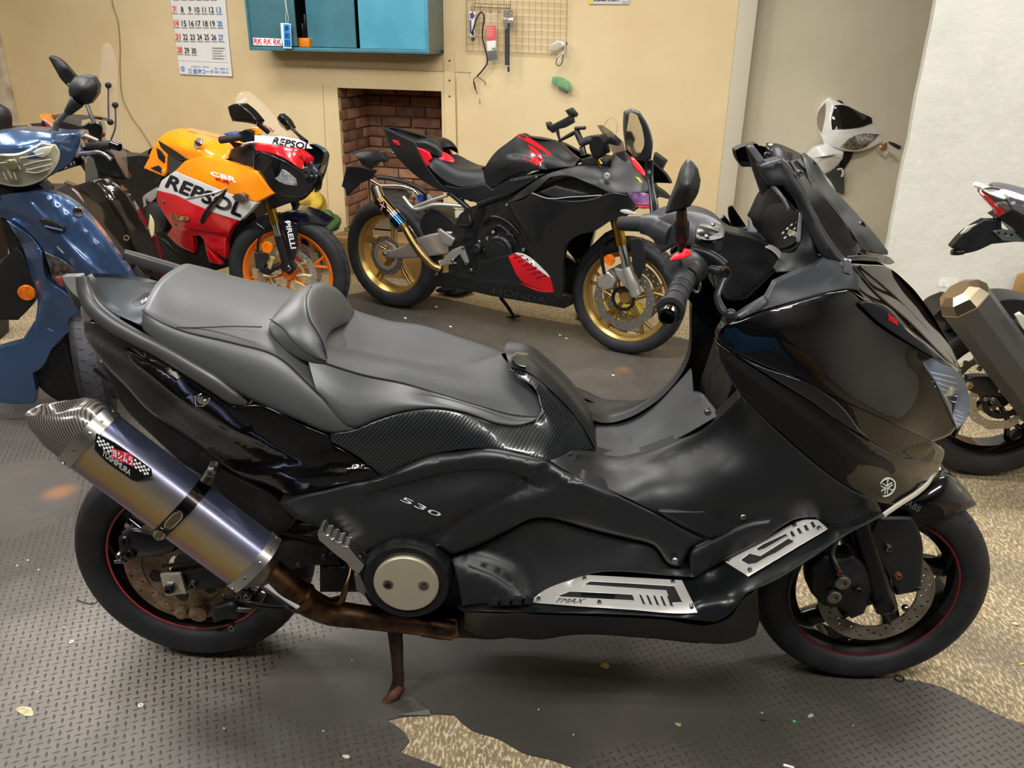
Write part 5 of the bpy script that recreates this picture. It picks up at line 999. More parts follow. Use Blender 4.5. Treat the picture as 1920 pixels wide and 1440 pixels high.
tb(h,'side_stand',H,'862,1090,-60 900,1140,-110 932,1190,-150',[11,10,9],satin);tb(h,'side_stand',H,'895,1197,-150 962,1188,-150',8,satin,smoothp=False)
# number plate hanger
pn(h,'plate_hanger',H,'48,312,60 60,305,40 160,296,10 212,300,20 240,342,30 230,360,30 200,350,30 160,392,25 110,372,30 90,332,50',satin,th=40,edge=2,cdeg=20);pn(h,'rear_mudflap',H,'28,382,60! 60,378,60 188,402,10 162,448,10 104,470,30 28,542,60 20,500,60 2,488,60',satin,th=12,edge=2,cdeg=20)
tb(h,'hanger_stay',H,'210,305,20 260,300,30 310,318,40',8,chrome);
zoom()
# ================= ORANGE, WHITE AND RED SPORT BIKE =================
RF=G(544,511,.312); RY=math.radians(-31); R=Fr(RF,RY); RS=Fr(RF,math.radians(-1))
r=root('sport_bike',(float(RF[0]),float(RF[1]),0),RY,'orange, white and red faired sport bike with orange wheels, left of the fireplace','motorcycle')
orim=M('orange_wheel_paint','#ee7414',.25,.1,.6); wcl=M('white_gloss','#e6e4e0',.22,0,.8); navy=M('navy_gloss','#0b0d1c',.14,0,1); rred=M('race_red','#cf1420',.2,0,.8); orp=M('race_orange','#ff9414',.2,0,.6)
wheel(r,RF,RS.yaw,.312,.12,.233,orim,6,'y',hub=.04,sw=(.010,.008))
back=RF-R.X*1.37; back[2]=.31; wheel(r,back,RY,.31,.17,.226,orim,6,'y',hub=.045,sw=(.012,.010))
brake_disc(r,RF,RS,.118,.152,.055,M('light_disc','#c9c1b2',.35,.8),45,3); brake_disc(r,RF,RS,.118,.152,-.055,MATS['light_disc'],45,3)
cr=M('cream_gold','#d9c48e',.35,.6)
for k in range(10):
    a=k*np.pi/5; tube(r,'disc_carrier',[RF+RS.L*.057+q*(math.cos(a+d)*RS.X+math.sin(a+d)*RS.Z) for q,d in((.05,0),(.09,.06),(.122,0))],[6,6,6],cr,seg=8); p=RF+RS.L*.058+.12*(math.cos(a)*RS.X+math.sin(a)*RS.Z); lathe(r,'disc_button',p,RS.L,[(-3,9),(3,9),(3,4),(0,.1)],cr,seg=10)
lathe(r,'carrier_ring',RF+RS.L*.057,RS.L,[(-3,84),(3,84),(3,94),(-3,94)],cr,seg=36,closed=True)
zoom(0,0,1/3)
slab(r,'engine_block',R,.13,black_deep,'560,900 900,860 1300,900 1440,900 1560,1050 1330,1290 1290,1500 1000,1480 800,1250')
slab(r,'tail_core',R,.08,black_deep,'240,690 420,740 700,880 880,960 860,1040 640,960')
fo=pn(r,'upper_side_fairing',R,'985,962,185 1040,906,180 1140,880,170 1250,902,165 1345,928,170 1440,962,190 1545,1088,150! 1445,1140,190 1300,1092,205 1150,1032,205 1040,987,195',orp,inn='1300,1000,205')
wb=pn(r,'white_side_band',R,'985,962,186! 1040,987,196 1150,1032,206 1300,1092,206 1445,1140,191! 1400,1195,185 1350,1242,180! 1270,1218,195 1180,1188,198 1080,1144,196 1000,1103,190 886,1071,175! 910,1015,178',wcl,edge=.6,edep=1)
zoom(180,300,.14583)
rd=pn(r,'red_lower_fairing',R,'800,385,176! 1000,452,190 1250,560,198 1400,612,198 1660,690,190 1825,772,180! 1745,880,180 1692,980,175 1667,1270,160! 1430,1110,175! 1612,1352,150! 1460,1312,155! 1420,1200,165 1372,1010,175 1335,970,178 1250,975,178! 1262,1196,150! 1060,1106,150 985,1040,155 915,960,165! 982,860,175! 900,740,176 780,530,172',rred,step=7,inn='1200,750,200',ridges=[('980,850 1200,890 1500,940 1700,970','s',-8,7)])
vt=pn(r,'fairing_slot',R,'1692,358,206! 1645,470,206 1440,700,204 1372,822,200! 1325,800,200! 1400,640,204 1560,470,206',M('slot_dark','#1a0f10',.15,0,1),th=12,edge=1,lift=4); pn(r,'slot_fin',R,'1690,360,214 1560,400,212 1380,440,210 1120,500,206 1300,470,208 1560,420,212',wcl,th=6,edge=.8,lift=2)
textpx(r,'REPSOL',wb.h,R,Q('882,338 1845,722 1905,575 955,190'),navy,3,bold=2.1,label='large navy sponsor lettering on white band')
textpx(r,'CBR',fo.h,R,Q('1480,190 1800,290 1790,225 1460,140'),white_flat,4,bold=1);textpx(r,'RR',fo.h,R,Q('1540,255 1700,305 1730,275 1530,225'),rred,5,bold=.8)
pn(r,'indicator',R,'1750,470,230 1790,430,235 1862,424,235 1912,452,235 1912,532,230 1852,546,230 1780,522,230',M('smoke_lens','#4a4038',.2,0,1),th=30,edge=2.5,edep=10)
gt=pn(r,'sticker',R,'940,712,206 952,694,206 1192,740,208 1186,782,208 945,748,206',M('tan_sticker','#a98c5e',.4,.3),th=1,edge=0,lift=2); textpx(gt.o,'GT-R',gt.h,R,Q('960,742 1170,772 1175,745 965,708'),M('brown_print','#6a3a2a',.5),2,bold=.3)
for q in ((862,535,182),(1030,830,184),(1487,912,184)): bolt(r,R,*q,9,steel,3)
pn(r,'generator_cover',R,'540,520,120 600,462,130 780,350,140 802,385,150 782,480,150 700,560,145 640,600,135 600,640,130 560,622,120',M('pale_engine_cover','#b9b4a8',.4,.5),th=40,edge=3,edep=8)
lathe(r,'clutch_cover',R.at(*zp(770,740),.16),R.L,[(-60,85),(0,80),(10,64),(12,.1)],M('engine_cover2','#4a4b4c',.35,.6),seg=32)
tb(r,'hose',R,'630,650,150 680,590,155 760,580,150 830,600,150',9,black_satin);tb(r,'exhaust_collector',R,'830,1000,120 900,1050,120 1050,1180,110 1300,1290,100 1500,1330,90',[22,24,26,26,26],black_deep)
pn(r,'key_wire',R,'640,540,152 650,490,152 662,530,152 690,540,152 680,580,152 650,570,152',black_deep,th=2,edge=0)
pn(r,'radiator_side',R,'1700,990,120 1830,780,130 1920,700,130 2000,900,90 1860,1000,100 1760,1200,100 1680,1260,110',black_deep,th=60,edge=4);pn(r,'inner_fairing',R,'880,1000,100 1060,1110,110 1260,1200,110 1420,1210,110 1460,1320,100 1300,1400,90 900,1350,90',black_deep,th=30,edge=3);pn(r,'dirty_collector',R,'1290,1110,120 1400,1150,120 1360,1310,115 1320,1240,115',M('dull_steel2','#8d8474',.5,.6),th=20,edge=2)
zoom(0,0,1/3)
tk=pn(r,'fuel_tank',R,'885,792,120 920,756,90 960,736,60 1030,722,20 1080,730,0 1180,766,10 1262,800,40 1292,832,80 1285,892,120! 1250,902,140 1180,892,150 1062,906,158 1000,890,158 940,852,145 900,805,130',orp,inn='1000,800,150 1120,820,140',step=7,mir=True)
lathe(tk.o,'wing_badge',R.at(*zp(1116,804),.150),R.L*.8+R.Z*.5,[(-4,28),(3,28),(4,25),(3,.1)],M('badge_silver2','#cfcac2',.25,.8),seg=24); pn(tk.o,'wing_emblem',R,'1092,792,162 1130,808,164 1138,815,164 1120,825,164 1105,815,163',M('badge_brown','#4a2a1c',.3),th=2,edge=.4,edep=.5)
pn(r,'tank_skirt',R,'885,795,126 905,825,135 945,870,150 938,965,160! 922,992,160! 808,946,140! 832,898,132 850,850,126',orp,th=14);pn(r,'tank_pad',R,'878,832,140 900,845,144 928,880,150 926,922,154 890,890,148',black_matte,th=3,lift=4,edge=1);pn(r,'tank_pad',R,'845,945,152 890,930,154 922,958,160 918,980,160',black_matte,th=3,lift=4,edge=1)
pn(r,'tank_pad',R,'945,878,160 1032,912,166 1000,962,170 950,990,166',M('dark_pad','#34302c',.7,bump=(400,.5)),th=4,edge=1);pn(r,'tank_stripe',R,'890,790,140 960,832,158 1062,900,166 1030,903,166 940,862,156 900,822,140',M('brown_black','#1e1510',.2,0,1),th=3,lift=5,edge=1);bolt(r,R,920,965,168,14,orp,5)
loft(r,'rider_seat',R,['560,960,100 690,935,115 780,930,120 840,905,115','580,900,90 700,905,100 780,905,105 835,890,100','600,840,0 700,862,0 770,872,0 860,830,0'],M('sport_seat2','#35322e',.4),nu=14,nv=4,sym=True)
pn(r,'under_seat_panel',R,'700,950,105 830,950,120 920,990,150 870,1040,130 770,1060,110 700,1010,100',black_gloss,th=30,edge=3)
zoom(0,180,.14583)
pn(r,'tail_unit',R,'505,262,60! 522,232,30 650,236,0 690,258,40 725,305,85 730,385,100! 640,330,90 520,285,70',orp,th=40);tr_=pn(r,'tail_white_band',R,'525,290,72! 640,335,92 730,388,102 890,455,120 885,480,120 740,450,105 690,425,98 600,350,80',wcl,th=20,edge=.8);pn(r,'tail_red_band',R,'560,322,76 640,372,90 700,430,100 690,445,100 620,410,88 570,350,76',rred,th=20,edge=.8)
textpx(tr_.o,'Moto',tr_.h,R,Q('745,440 870,490 880,450 755,395'),navy,2,bold=.6); loft(r,'pillion_seat',R,['690,300,85 800,330,100 950,370,110 1040,400,110','670,262,70 800,290,85 950,320,95 1050,345,95','690,240,0 800,248,0 950,275,0 1060,310,0'],M('sport_seat3','#4a463e',.45),nu=14,nv=4,sym=True)
pn(r,'tail_side',R,'730,390,104 800,330,106 950,380,115 1060,430,120 1100,520,125 950,490,122 880,470,120',black_deep,th=30,edge=2);pn(r,'rear_lamp_black',R,'528,318,60 560,322,72 600,395,80 545,375,66',black_gloss,th=20,edge=2);tb(r,'rear_silencer',R,'510,430,40 620,425,60 720,430,80',[14,20,22],black_deep)
zoom(0,0,1/3)
# front cowl
bl=pn(r,'front_cowl',R,'1424,872,175! 1470,850,180 1520,868,175 1600,905,150 1680,950,90 1745,930,30 1785,965,0! 1790,990,10 1765,1035,30 1740,1080,40 1680,1103,70 1560,1088,140 1490,1062,165 1430,965,178',M('cowl_black','#0d0e12',.12,0,1),inn='1580,1000,150',mir=True)
pn(r,'headlight',R,'1504,915,172! 1545,930,165 1620,968,135 1656,1010,110 1662,1046,108! 1602,1037,140 1540,1000,160 1514,960,168',M('clear_headlight','#8f9498',.1,.5,1,var=(60,'#d8dadb')),th=12,edge=1.5,edep=4,lift=3,label='clear slanted headlight')
pn(r,'red_cowl',R,'1432,802,165! 1520,812,150 1600,824,115 1682,836,60 1746,890,10! 1737,938,12! 1692,884,60! 1682,948,90! 1600,892,135 1520,862,160 1436,846,172',rred,mir=False,lift=5); wc=pn(r,'white_cowl',R,'1430,760,150! 1500,766,130 1600,776,80 1690,800,20 1738,838,0! 1700,838,40 1600,824,112 1432,802,162',wcl,lift=5)
textpx(wc.o,'REPSOL',wc.h,R,Q('1530,806 1740,842 1745,808 1545,770'),navy,4,bold=.8);textpx(wc.o,'HONDA',wc.h,R,Q('1645,836 1700,846 1702,835 1647,825'),rred,4,bold=.2)
pn(r,'nose_blade',R,'1745,905,12 1788,962,0 1782,985,10 1752,1000,30 1740,960,20',M('nose_blue','#1d2a44',.12,0,1),lift=6,th=8);pn(r,'orange_cowl_side',R,'1408,715,140! 1450,712,120 1470,750,130 1432,765,150',orp,th=10)
pn(r,'nose_lip',R,'1555,1085,140 1680,1100,72 1742,1078,40 1700,1120,60 1600,1150,110 1520,1180,120 1500,1110,150',black_deep,th=20)
pn(r,'windscreen',R,'1320,572,60! 1335,532,40 1365,513,10 1402,513,-20 1470,572,-30 1560,672,-20 1640,762,0! 1600,776,70 1520,745,110 1440,695,120 1365,625,95',M('clear_screen','#c9c0b0',.05,0,0,alpha=.2),th=3,edge=1,label='clear upright windscreen')
textpx(r,'HONDA',.11,R,Q('1450,705 1530,745 1550,735 1465,690'),rred,0,bold=.4)
m1=pn(r,'mirror',R,'1281,602,230 1310,586,230 1352,583,230 1400,622,225 1452,682,215 1440,702,215 1395,692,220 1305,682,230 1290,640,232',black_gloss,th=40,edge=4,edep=12);tb(r,'mirror_arm',R,'1385,655,215 1440,690,190 1510,745,140',[9,9,12],black_satin)
pn(r,'mirror',R,'1558,662,-170 1575,640,-170 1612,672,-170 1642,722,-170 1612,737,-170 1572,702,-170',black_gloss,th=30,edge=3,edep=10);tb(r,'mirror_arm',R,'1638,718,-170 1680,760,-150 1720,800,-120',[8,8,14],black_satin)
tb(r,'handlebar',R,'1240,788,210 1300,780,195 1350,772,175 1400,760,140',[17,17,15,14],rubber_soft);pn(r,'switch_box',R,'1345,745,180 1380,728,180 1420,740,160 1425,800,160 1380,805,170 1350,795,180',satin,th=50,edge=3);tb(r,'brake_lever',R,'1360,822,200 1385,808,195 1430,800,180',6,silv,seg=8);pn(r,'reservoir',R,'1258,752,170 1300,742,160 1345,742,150 1340,768,160 1290,775,170',M('blue_reservoir','#22407e',.4),th=30,edge=2)
pn(r,'fork_area',R,'1285,900,100 1300,840,110 1400,800,130 1430,870,140 1425,930,150 1340,930,140',black_deep,th=40,edge=3)
zoom(400,100,.3125)
tb(r,'fork_leg',RS,'325,865,95 345,930,95 372,1025,95',25,gold_an,seg=16,smoothp=False);tb(r,'fork_leg',RS,'368,1015,95 405,1130,92 440,1270,88',[20,21,20],chrome,seg=14,smoothp=False);tb(r,'fork_leg',RS,'392,1090,92 420,1180,90 448,1290,88',[24,25,24],satin,seg=14,smoothp=False)
tb(r,'fork_leg',RS,'470,840,-95 540,1040,-95 560,1250,-90',22,satin,seg=12,smoothp=False)
pn(r,'axle_clamp',RS,'300,1290,95 400,1260,95 440,1220,95 480,1260,95 500,1290,95 460,1330,95 400,1290,95 330,1330,95 270,1310,95',satin,th=40,edge=3);bolt(r,RS,447,1290,105,18,steel,6,'axle_nut',seg=6)
mg=pn(r,'front_mudguard',RS,'372,1000,70 400,960,75 480,940,70 600,968,40 695,1020,0 680,1036,10 560,1030,60 470,1035,75 400,1030,80',navy,th=120,edge=3,edep=10,inn='520,975,70')
fg=pn(r,'fork_guard',RS,'398,1012,112 445,1000,112 505,1022,112 498,1205,108 482,1255,105 455,1205,108 430,1105,110',navy,th=8,edge=1.5,lift=4)
textpx(fg.o,'PIRELLI',fg.h,RS,Q('430,1010 465,1170 495,1168 458,1005'),white_flat,4,bold=.7)
lathe(r,'amber_reflector',RS.at(*zp(322,1165),.13),RS.L,[(-8,30),(0,30),(5,27),(6,.1)],amber,seg=24,label='round amber reflector')
pn(r,'brake_caliper',RS,'245,1200,95 300,1190,100 320,1230,100 300,1300,100 255,1290,95',M('caliper_grey','#3a3836',.4,.5),th=50,edge=3);pn(r,'caliper_gold_edge',RS,'345,1215,100 370,1225,100 345,1300,100 325,1285,100',cr,th=10,edge=1.5);tb(r,'brake_hose',RS,'270,990,105 255,1010,108 305,1060,110 275,1110,110 265,1190,105',6,black_satin,seg=8)
zoom()
# ================= BLUE SCOOTER (left) =================
o_=G(150,775); B=Fr(o_,math.radians(14))
b=root('scooter',(float(o_[0]),float(o_[1]),0),math.radians(-60),'metallic blue scooter with a clear headlight at the left edge, front towards the viewer','motor scooter')
bw=G(196,778); wheel(b,np.array([bw[0],bw[1],.235]),math.radians(-66),.235,.11,.15,black_satin,3,'y',hub=.04,sw=(.014,.012))
zoom(0,180,.14583)
def slabw(par,name,fr,l0,l1,mat,out):
    Pq=PP(out)[0]; P=fr.pts(np.column_stack([Pq[:,:2],np.zeros(len(Pq))])); n=len(P); V=np.vstack([P+fr.L*l1,P+fr.L*l0]); F_=[tuple(range(n)),tuple(range(2*n-1,n-1,-1))]+[(i,(i+1)%n,n+(i+1)%n,n+i) for i in range(n)]
    return mk(name,V,F_,mat,par,False,recalc=True)
hc=pn(b,'headlight_cowl',B,'-300,600,60 -180,500,70 0,462,80 130,436,85 400,438,80 760,474,50 1036,478,0! 1046,530,0 1010,690,10 945,822,30 800,942,60 640,1032,90 560,1092,100 400,1160,115 200,1172,120 0,1132,115 -200,1080,90',blue_p,inn='200,600,150 500,560,140 150,900,170 750,620,110',step=8,edge=4,edep=10,th=120,ridges=[('0,700 240,690 540,590 720,615 900,530 1030,490','s',-12,10),('720,620 790,760 780,900','r',-6,8)])
hl=pn(b,'headlight_reflector',B,'-250,800,150 0,765,172 240,748,172 540,604,140 700,638,118 745,705,112 748,780,115 700,900,130 610,1010,145 450,1108,150 300,1146,152 150,1146,150 0,1116,148 -200,1050,120',M('chrome_reflector','#c9c4ae',.22,.75,var=(22,'#8f8b76')),step=10,edge=2,edep=3,th=10,lift=10)
for s in ('0,860,190 170,860,190 240,900,188 260,940,186','300,890,185 480,840,178 660,815,160','340,950,182 520,910,176 680,870,158','330,970,182 450,985,178 640,930,160','250,800,190 420,770,182 560,740,170','100,960,190 150,1060,185','180,980,190 210,1080,184','40,980,188 90,1080,182'): tb(hl.o,'reflector_rib',B,s,1.8,M('bright_rib','#e6e3d2',.2,.5),seg=6)
pn(hl.o,'lamp_bowl',B,'80,820,196 200,810,196 240,880,196 200,960,194 120,950,194 80,890,196',M('smoke_bowl','#8c8a6a',.15,.6),th=8,edge=3,edep=6); pn(hl.o,'lamp_bowl',B,'420,720,180 540,660,168 690,640,150 640,740,160 560,790,168 480,780,176',M('white_bowl','#dfdccb',.2,.5),th=4,edge=2)
pn(b,'headlight_lens',B,'-250,790,165 0,755,190 240,740,190 540,596,158 705,630,134 752,702,128 756,785,130 706,905,146 615,1016,162 452,1116,168 300,1154,170 150,1154,168 0,1124,166 -200,1056,140',M('clear_lens','#f0efe4',.04,0,0,trans=1,ior=1.1,alpha=.22),step=10,edge=3,edep=8,th=3,lift=14)
pn(b,'headlight_rim',B,'-250,785,150 0,748,175 240,733,175 540,588,143 712,624,119 760,702,112 764,785,115 712,912,130 620,1024,146 455,1124,152 300,1164,154 150,1164,152 0,1132,150 -200,1064,120',M('pale_rim','#c9c6b0',.25,.3),step=10,edge=2,th=6,lift=6)
slabw(b,'steering_head',B,-.05,.06,black_deep,'60,1100 560,1100 650,1180 660,1230 400,1300 60,1300')
slabw(b,'body_core',B,-.35,.02,black_deep,'0,1330 560,1330 900,1700 1500,2400 1400,2900 900,2500 500,2500 200,2200 60,1700')
zoom()
sh=pn(b,'leg_shield',B,'-60,378,20 0,366,60 40,360,110 85,358,140 118,368,150 150,390,150 185,428,150 222,480,145 262,540,135 282,590,120! 262,630,110 215,600,140 170,575,150 148,552,160! 135,535,160 118,518,150 98,505,140! 82,472,120 60,442,105 12,410,60 -60,400,20',blue_p,inn='100,420,170 180,490,180',step=8,edge=3,edep=6,th=40,ridges=[('20,400 70,420 120,470 172,520','s',-8,5),('60,380 115,440 200,520 250,560','s',8,7),('75,362 140,420 190,470','r',6,6)])
pn(b,'air_vent',B,'72,411,182 84,409,184 104,416,188 122,426,190 121,436,188 100,435,186 80,423,184',black_deep,th=10,edge=1.5,lift=3);tb(b,'vent_slat',B,'84,424,192 100,428,195 118,432,196',4,blue_p,seg=6)
lathe(b,'round_emblem',B.at(146,397,.172),B.L,[(-4,17),(3,17),(4,15),(3,.1)],chrome,seg=24)
for k in range(3):
    a=np.pi/2+k*2*np.pi/3; c=B.at(146,397,.178); tube(b,'emblem_fork',[c,c+.013*(math.cos(a)*B.X+math.sin(a)*B.Z)],1.5,MATS['brown_black'],seg=6)
sp=pn(b,'side_panel',B,'-60,392,10! 0,392,40 12,410,60 60,445,105 80,470,122 82,500,125! 86,518,125 98,532,120 118,545,120 140,566,120 150,590,110 156,612,100! 120,618,80 90,632,60 70,640,50! 66,620,60 70,560,60 62,530,60 54,505,55 40,460,45 10,408,35',blue_p,inn='60,480,100 90,560,110',step=8,edge=3,edep=6,th=40,ridges=[('12,412 50,426 70,450 82,480','s',8,6)])
lf=pn(b,'lower_fairing',B,'66,600,60! 100,620,80 128,604,100 152,596,105! 150,612,100 132,622,90 100,652,80 78,690,70 62,700,60 68,740,50 66,756,45! 30,758,40 -20,752,30 -60,700,20 -20,660,30 40,640,40',blue_p,step=8,edge=3,edep=6,th=40)
pn(b,'inner_fairing',B,'-60,500,0 0,492,10 30,462,30 42,474,40 55,508,45 67,528,48 71,545,48 63,567,45 34,600,30 0,600,10 -60,600,0',black_matte,step=8,edge=3,edep=6,th=60)
lathe(b,'amber_reflector',B.at(50,549,.07),B.L,[(-6,30),(3,30),(6,27),(7,.1)],amber,seg=28,label='round amber side reflector')
il=pn(b,'indicator',B,'82,471,158 88,474,164 117,488,172 150,514,170! 137,522,160 122,530,158 122,540,154 108,529,154 98,522,154 90,494,156',M('smoke_reflector','#8a8482',.14,.7,.8,var=(40,'#4a3432')),th=8,edge=2,edep=4,lift=4,label='clear wrap-round indicator')
pn(b,'indicator_bulb',B,'103,518,166 112,520,166 118,528,164 120,538,162 112,536,162 106,528,164',M('red_bulb','#8a3a34',.15,.2,1),th=6,edge=1.5,lift=4)
pn(b,'wheel_arch',B,'66,690,10 80,672,20 108,645,30 140,612,40 160,600,40 172,610,30 170,680,0 185,745,-10 150,770,-10 90,740,0 68,720,0',black_deep,th=150,edge=3);tb(b,'fork_tube',B,'121,645,60 128,672,58 142,712,55 158,742,52',[7,9,9,9],satin)
zoom(0,180,.14583)
tb(b,'left_grip',B,'1090,655,-10 1250,640,20 1440,628,60',[15,16,16],rubber_soft);tb(b,'bar_end',B,'1440,628,60 1540,660,75',[18,14],black_gloss,smoothp=False);tb(b,'brake_lever',B,'1035,745,20 1150,735,30 1280,722,40 1370,765,50 1430,815,55',[9,9,8,7,9],M('polished_lever','#c8c0c4',.15,.9),seg=10)
tb(b,'lever_perch',B,'1060,545,0 1080,520,5 1180,545,10 1260,580,15',7,M('perch_metal','#a49a88',.3,.8),seg=8);tb(b,'cable_loop',B,'1050,550,0 1060,600,5 1080,660,10',6,M('cable_grey','#77705f',.4),seg=8)
pn(b,'switch_cover',B,'940,830,10 1030,770,10 1090,830,0 1090,880,0 1000,900,10 720,990,60 800,940,50',black_gloss,th=30,edge=2)
zoom(0,0,1/3)
ma=pn(b,'mirror',B,'386,525,60 388,475,60 420,430,60 480,420,60 530,432,60 557,480,60 552,530,60 512,582,60 460,592,60 410,572,60',black_matte,inn='470,500,95',step=6,edge=3,edep=20,th=40);lathe(b,'mirror_boot',B.at(*zp(405,605),.06),B.at(*zp(420,580),.06)-B.at(*zp(370,640),.05),[(-30,10),(-26,13),(30,24),(36,22)],black_matte,seg=18); tb(b,'mirror_arm',B,'375,635,55 340,670,50 318,695,50 312,735,50',10,M('arm_grey','#4b4945',.4,.3),seg=12)
zoom()
# ================= DARK BROWN SCOOTER BEHIND IT =================
o2=G(262,640); S=Fr((o2[0],o2[1]),math.radians(12))
s_=root('scooter',(float(o2[0]),float(o2[1]),0),math.radians(-60),'dark brown scooter with a tall clear windscreen, right behind the blue scooter','motor scooter')
bro=M('dark_brown_pearl','#231d18',.15,.25,1)
fs=pn(s_,'leg_shield',S,'113,346,0 120,341,0 140,349,40 160,342,70 180,336,90 200,335,100 215,342,100 228,352,98 247,378,92 266,410,84 285,450,76 299,492,66 296,520,60 270,516,60 240,480,80 212,445,80 190,422,60 170,402,40 150,384,20 130,364,5',bro,inn='200,380,120 240,430,110',step=7,edge=3,edep=6,th=50,ridges=[('185,345 215,380 250,440 290,500','s',12,9)])
pn(s_,'indicator',S,'118,350,12 130,352,30 141,357,40 166,386,40 181,402,45! 160,395,36 138,381,20 122,370,10',M('red_clear_lens','#c98a80',.14,.2,1,var=(50,'#e8ded8')),th=8,edge=2,lift=5);lathe(s_,'shield_hole',S.at(237,446,.115),S.L,[(-2,13),(4,13),(4,9),(-2,8)],M('hole_tan','#8a6a48',.4),seg=16)
em2=decal(s_.children[0] if False else fs.o,'letter_emblem',fs,'201,350 207,347 215,352 210,354 215,356 208,359 200,353 205,351',M('emblem_pale','#d8d4c8',.3,.4),lift=3)
pn(s_,'brown_side',S,'275,470,60 290,440,60 300,470,60 310,510,50 308,530,50 290,520,50',M('maroon_panel','#4a1a1c',.2,0,1),th=30,edge=2);pn(s_,'side_indicator',S,'281,402,80! 288,414,82 289,440,82 284,446,82 279,430,80',M('cream_lens','#d9cba0',.2,0,.8),th=8,edge=1.5,label='cream side lens')
pn(s_,'steering_column',S,'159,295,0 175,294,0 184,323,0 184,342,0 160,342,0',M('olive_grey','#4a4a42',.5),th=60,edge=2);pn(s_,'headset_cover',S,'160,285,20 190,274,30 214,288,30 236,330,20 240,336,20 200,336,20 184,322,10 174,296,10',black_satin,th=90,edge=4,edep=15);pn(s_,'headset_cover',S,'151,237,20 165,230,20 188,228,20 193,240,20 191,262,20 206,280,20 182,262,20 165,250,20',M('green_black','#10140f',.15,0,1),th=60,edge=3,edep=10)
ws=pn(s_,'windscreen',S,'200,80,60 192,87,55 188,133,40 186,187,30 191,220,20 200,267,20 213,294,25 240,335,40! 239,307,60 230,253,80 220,180,90 217,110,85 208,85,70',M('hazy_screen','#c5b5ac',.06,0,0,trans=.0,alpha=.2),th=3,edge=1)
tb(s_,'screen_stay',S,'203,160,80 203,195,75 204,230,68',4,M('stay_grey','#6d6468',.35,.5),seg=8);tb(s_,'screen_stay',S,'216,196,100 216,240,90 208,262,60',4,MATS['stay_grey'],seg=8)
for q in ((203,160,84),(207,229,74),(216,197,104)): lathe(s_,'screen_knob',S.at(q[0],q[1],q[2]/1000),S.L,[(-8,13),(6,13),(8,8),(8,.1)],satin,seg=12)
pn(s_,'mirror',S,'91,108,-60 96,104,-60 107,108,-60 143,143,-60 140,155,-60 128,163,-60 113,147,-60 105,133,-60',black_matte,inn='115,130,-40',step=6,edge=3,edep=15,th=30);tb(s_,'mirror_arm',S,'128,158,-50 160,190,-20 170,215,10 177,232,20',9,MATS['arm_grey'],seg=10)
bwh=np.array([o2[0]-.05,o2[1]+.25,.22]); wheel(s_,bwh,math.radians(-60),.22,.1,.14,black_satin,3,'y',hub=.04,tread=False)
pn(s_,'floor_body',S,'200,430,-100 260,490,-100 300,520,-60 290,600,-60 220,620,-80 180,560,-100',black_deep,th=250,edge=4)
# dark scooter top at the left edge
o3=G(-60,640); D=Fr((o3[0],o3[1]),math.radians(10))
d3=root('scooter',(float(o3[0]),float(o3[1]),0),math.radians(-60),'black scooter seat back just showing at the left edge below the peeling pillar','motor scooter')
loft(d3,'seat',D,['-120,250,40 -40,248,60 12,246,40 23,243,0','-120,215,40 -40,210,60 8,205,40 22,215,0','-120,195,0 -40,190,0 0,194,0 18,205,-20'],M('black_vinyl','#1d1a1c',.5),nu=14,nv=5,sym=False); pn(d3,'seat_body',D,'-120,250,20 -30,246,30 22,243,20 24,262,10 0,300,10 -120,330,10',black_deep,th=200,edge=3)
for u in (-60,-20): pn(d3,'seat_leg',D,f'{u},300,0 {u+14},300,0 {u+20},640,0 {u},640,0',black_deep,th=120,edge=2)
# ================= WHITE SCOOTER IN THE ALCOVE =================
o4=G(1585,560); Y=Fr((o4[0],o4[1]),math.radians(-12))
y=root('scooter',(float(o4[0]),float(o4[1]),0),math.radians(-110),'white scooter with a black visor standing in the grey alcove behind the maxi scooter','motor scooter')
zoom(1280,150,1/3)
wh=M('pearl_white','#ebe9e2',.2,0,1)
ys=pn(y,'handlebar_cowl',Y,'752,225,0 765,160,20 800,118,40 825,96,40 870,120,40 1000,182,20 1078,232,10 1150,282,-20 1176,302,-30! 1160,330,-20 1120,352,20 1010,398,60 920,400,90 850,380,90 800,370,80 785,330,60 762,280,20',wh,inn='860,300,120 960,330,110',step=6,edge=3,edep=6,th=120,ridges=[('830,290 930,290 1060,248','s',-6,6)])
decal(ys.o,'dark_visor',ys,'855,142 900,140 1000,182 1062,212 1068,242 1000,266 920,276 840,280 836,220',M('visor_black','#0c0d10',.06,0,1),lift=5,th=3,edge=2);hq=decal(ys.o,'headlight',ys,'884,380 922,340 1000,304 1108,304 1072,342 1012,386 930,391',M('grey_lens','#77766e',.12,.7,1,var=(60,'#cfcdc4')),lift=4,th=3,edge=2,label='slanted clear headlamp');decal(ys.o,'side_lens',ys,'754,232 766,172 804,126 801,200 781,300 762,272',M('taupe_lens','#a79a86',.15,.3,1),lift=3,th=2)
pn(y,'switch_nub',Y,'868,118,20 880,114,20 900,122,20 898,140,20 880,135,20',satin,th=20,edge=1)
pn(y,'front_shell',Y,'690,430,60 740,380,80 800,362,90 850,382,95 906,402,80 900,442,70 850,500,60 800,528,60 740,470,60',wh,inn='800,430,120',step=7,th=60,edge=3,ridges=[('700,430 800,420 890,408','s',6,5)]);pn(y,'shell_crease',Y,'735,440,118 800,428,122 875,416,110 800,438,122',M('shell_shadow','#4a4a4c',.4),th=2,edge=.5,lift=6)
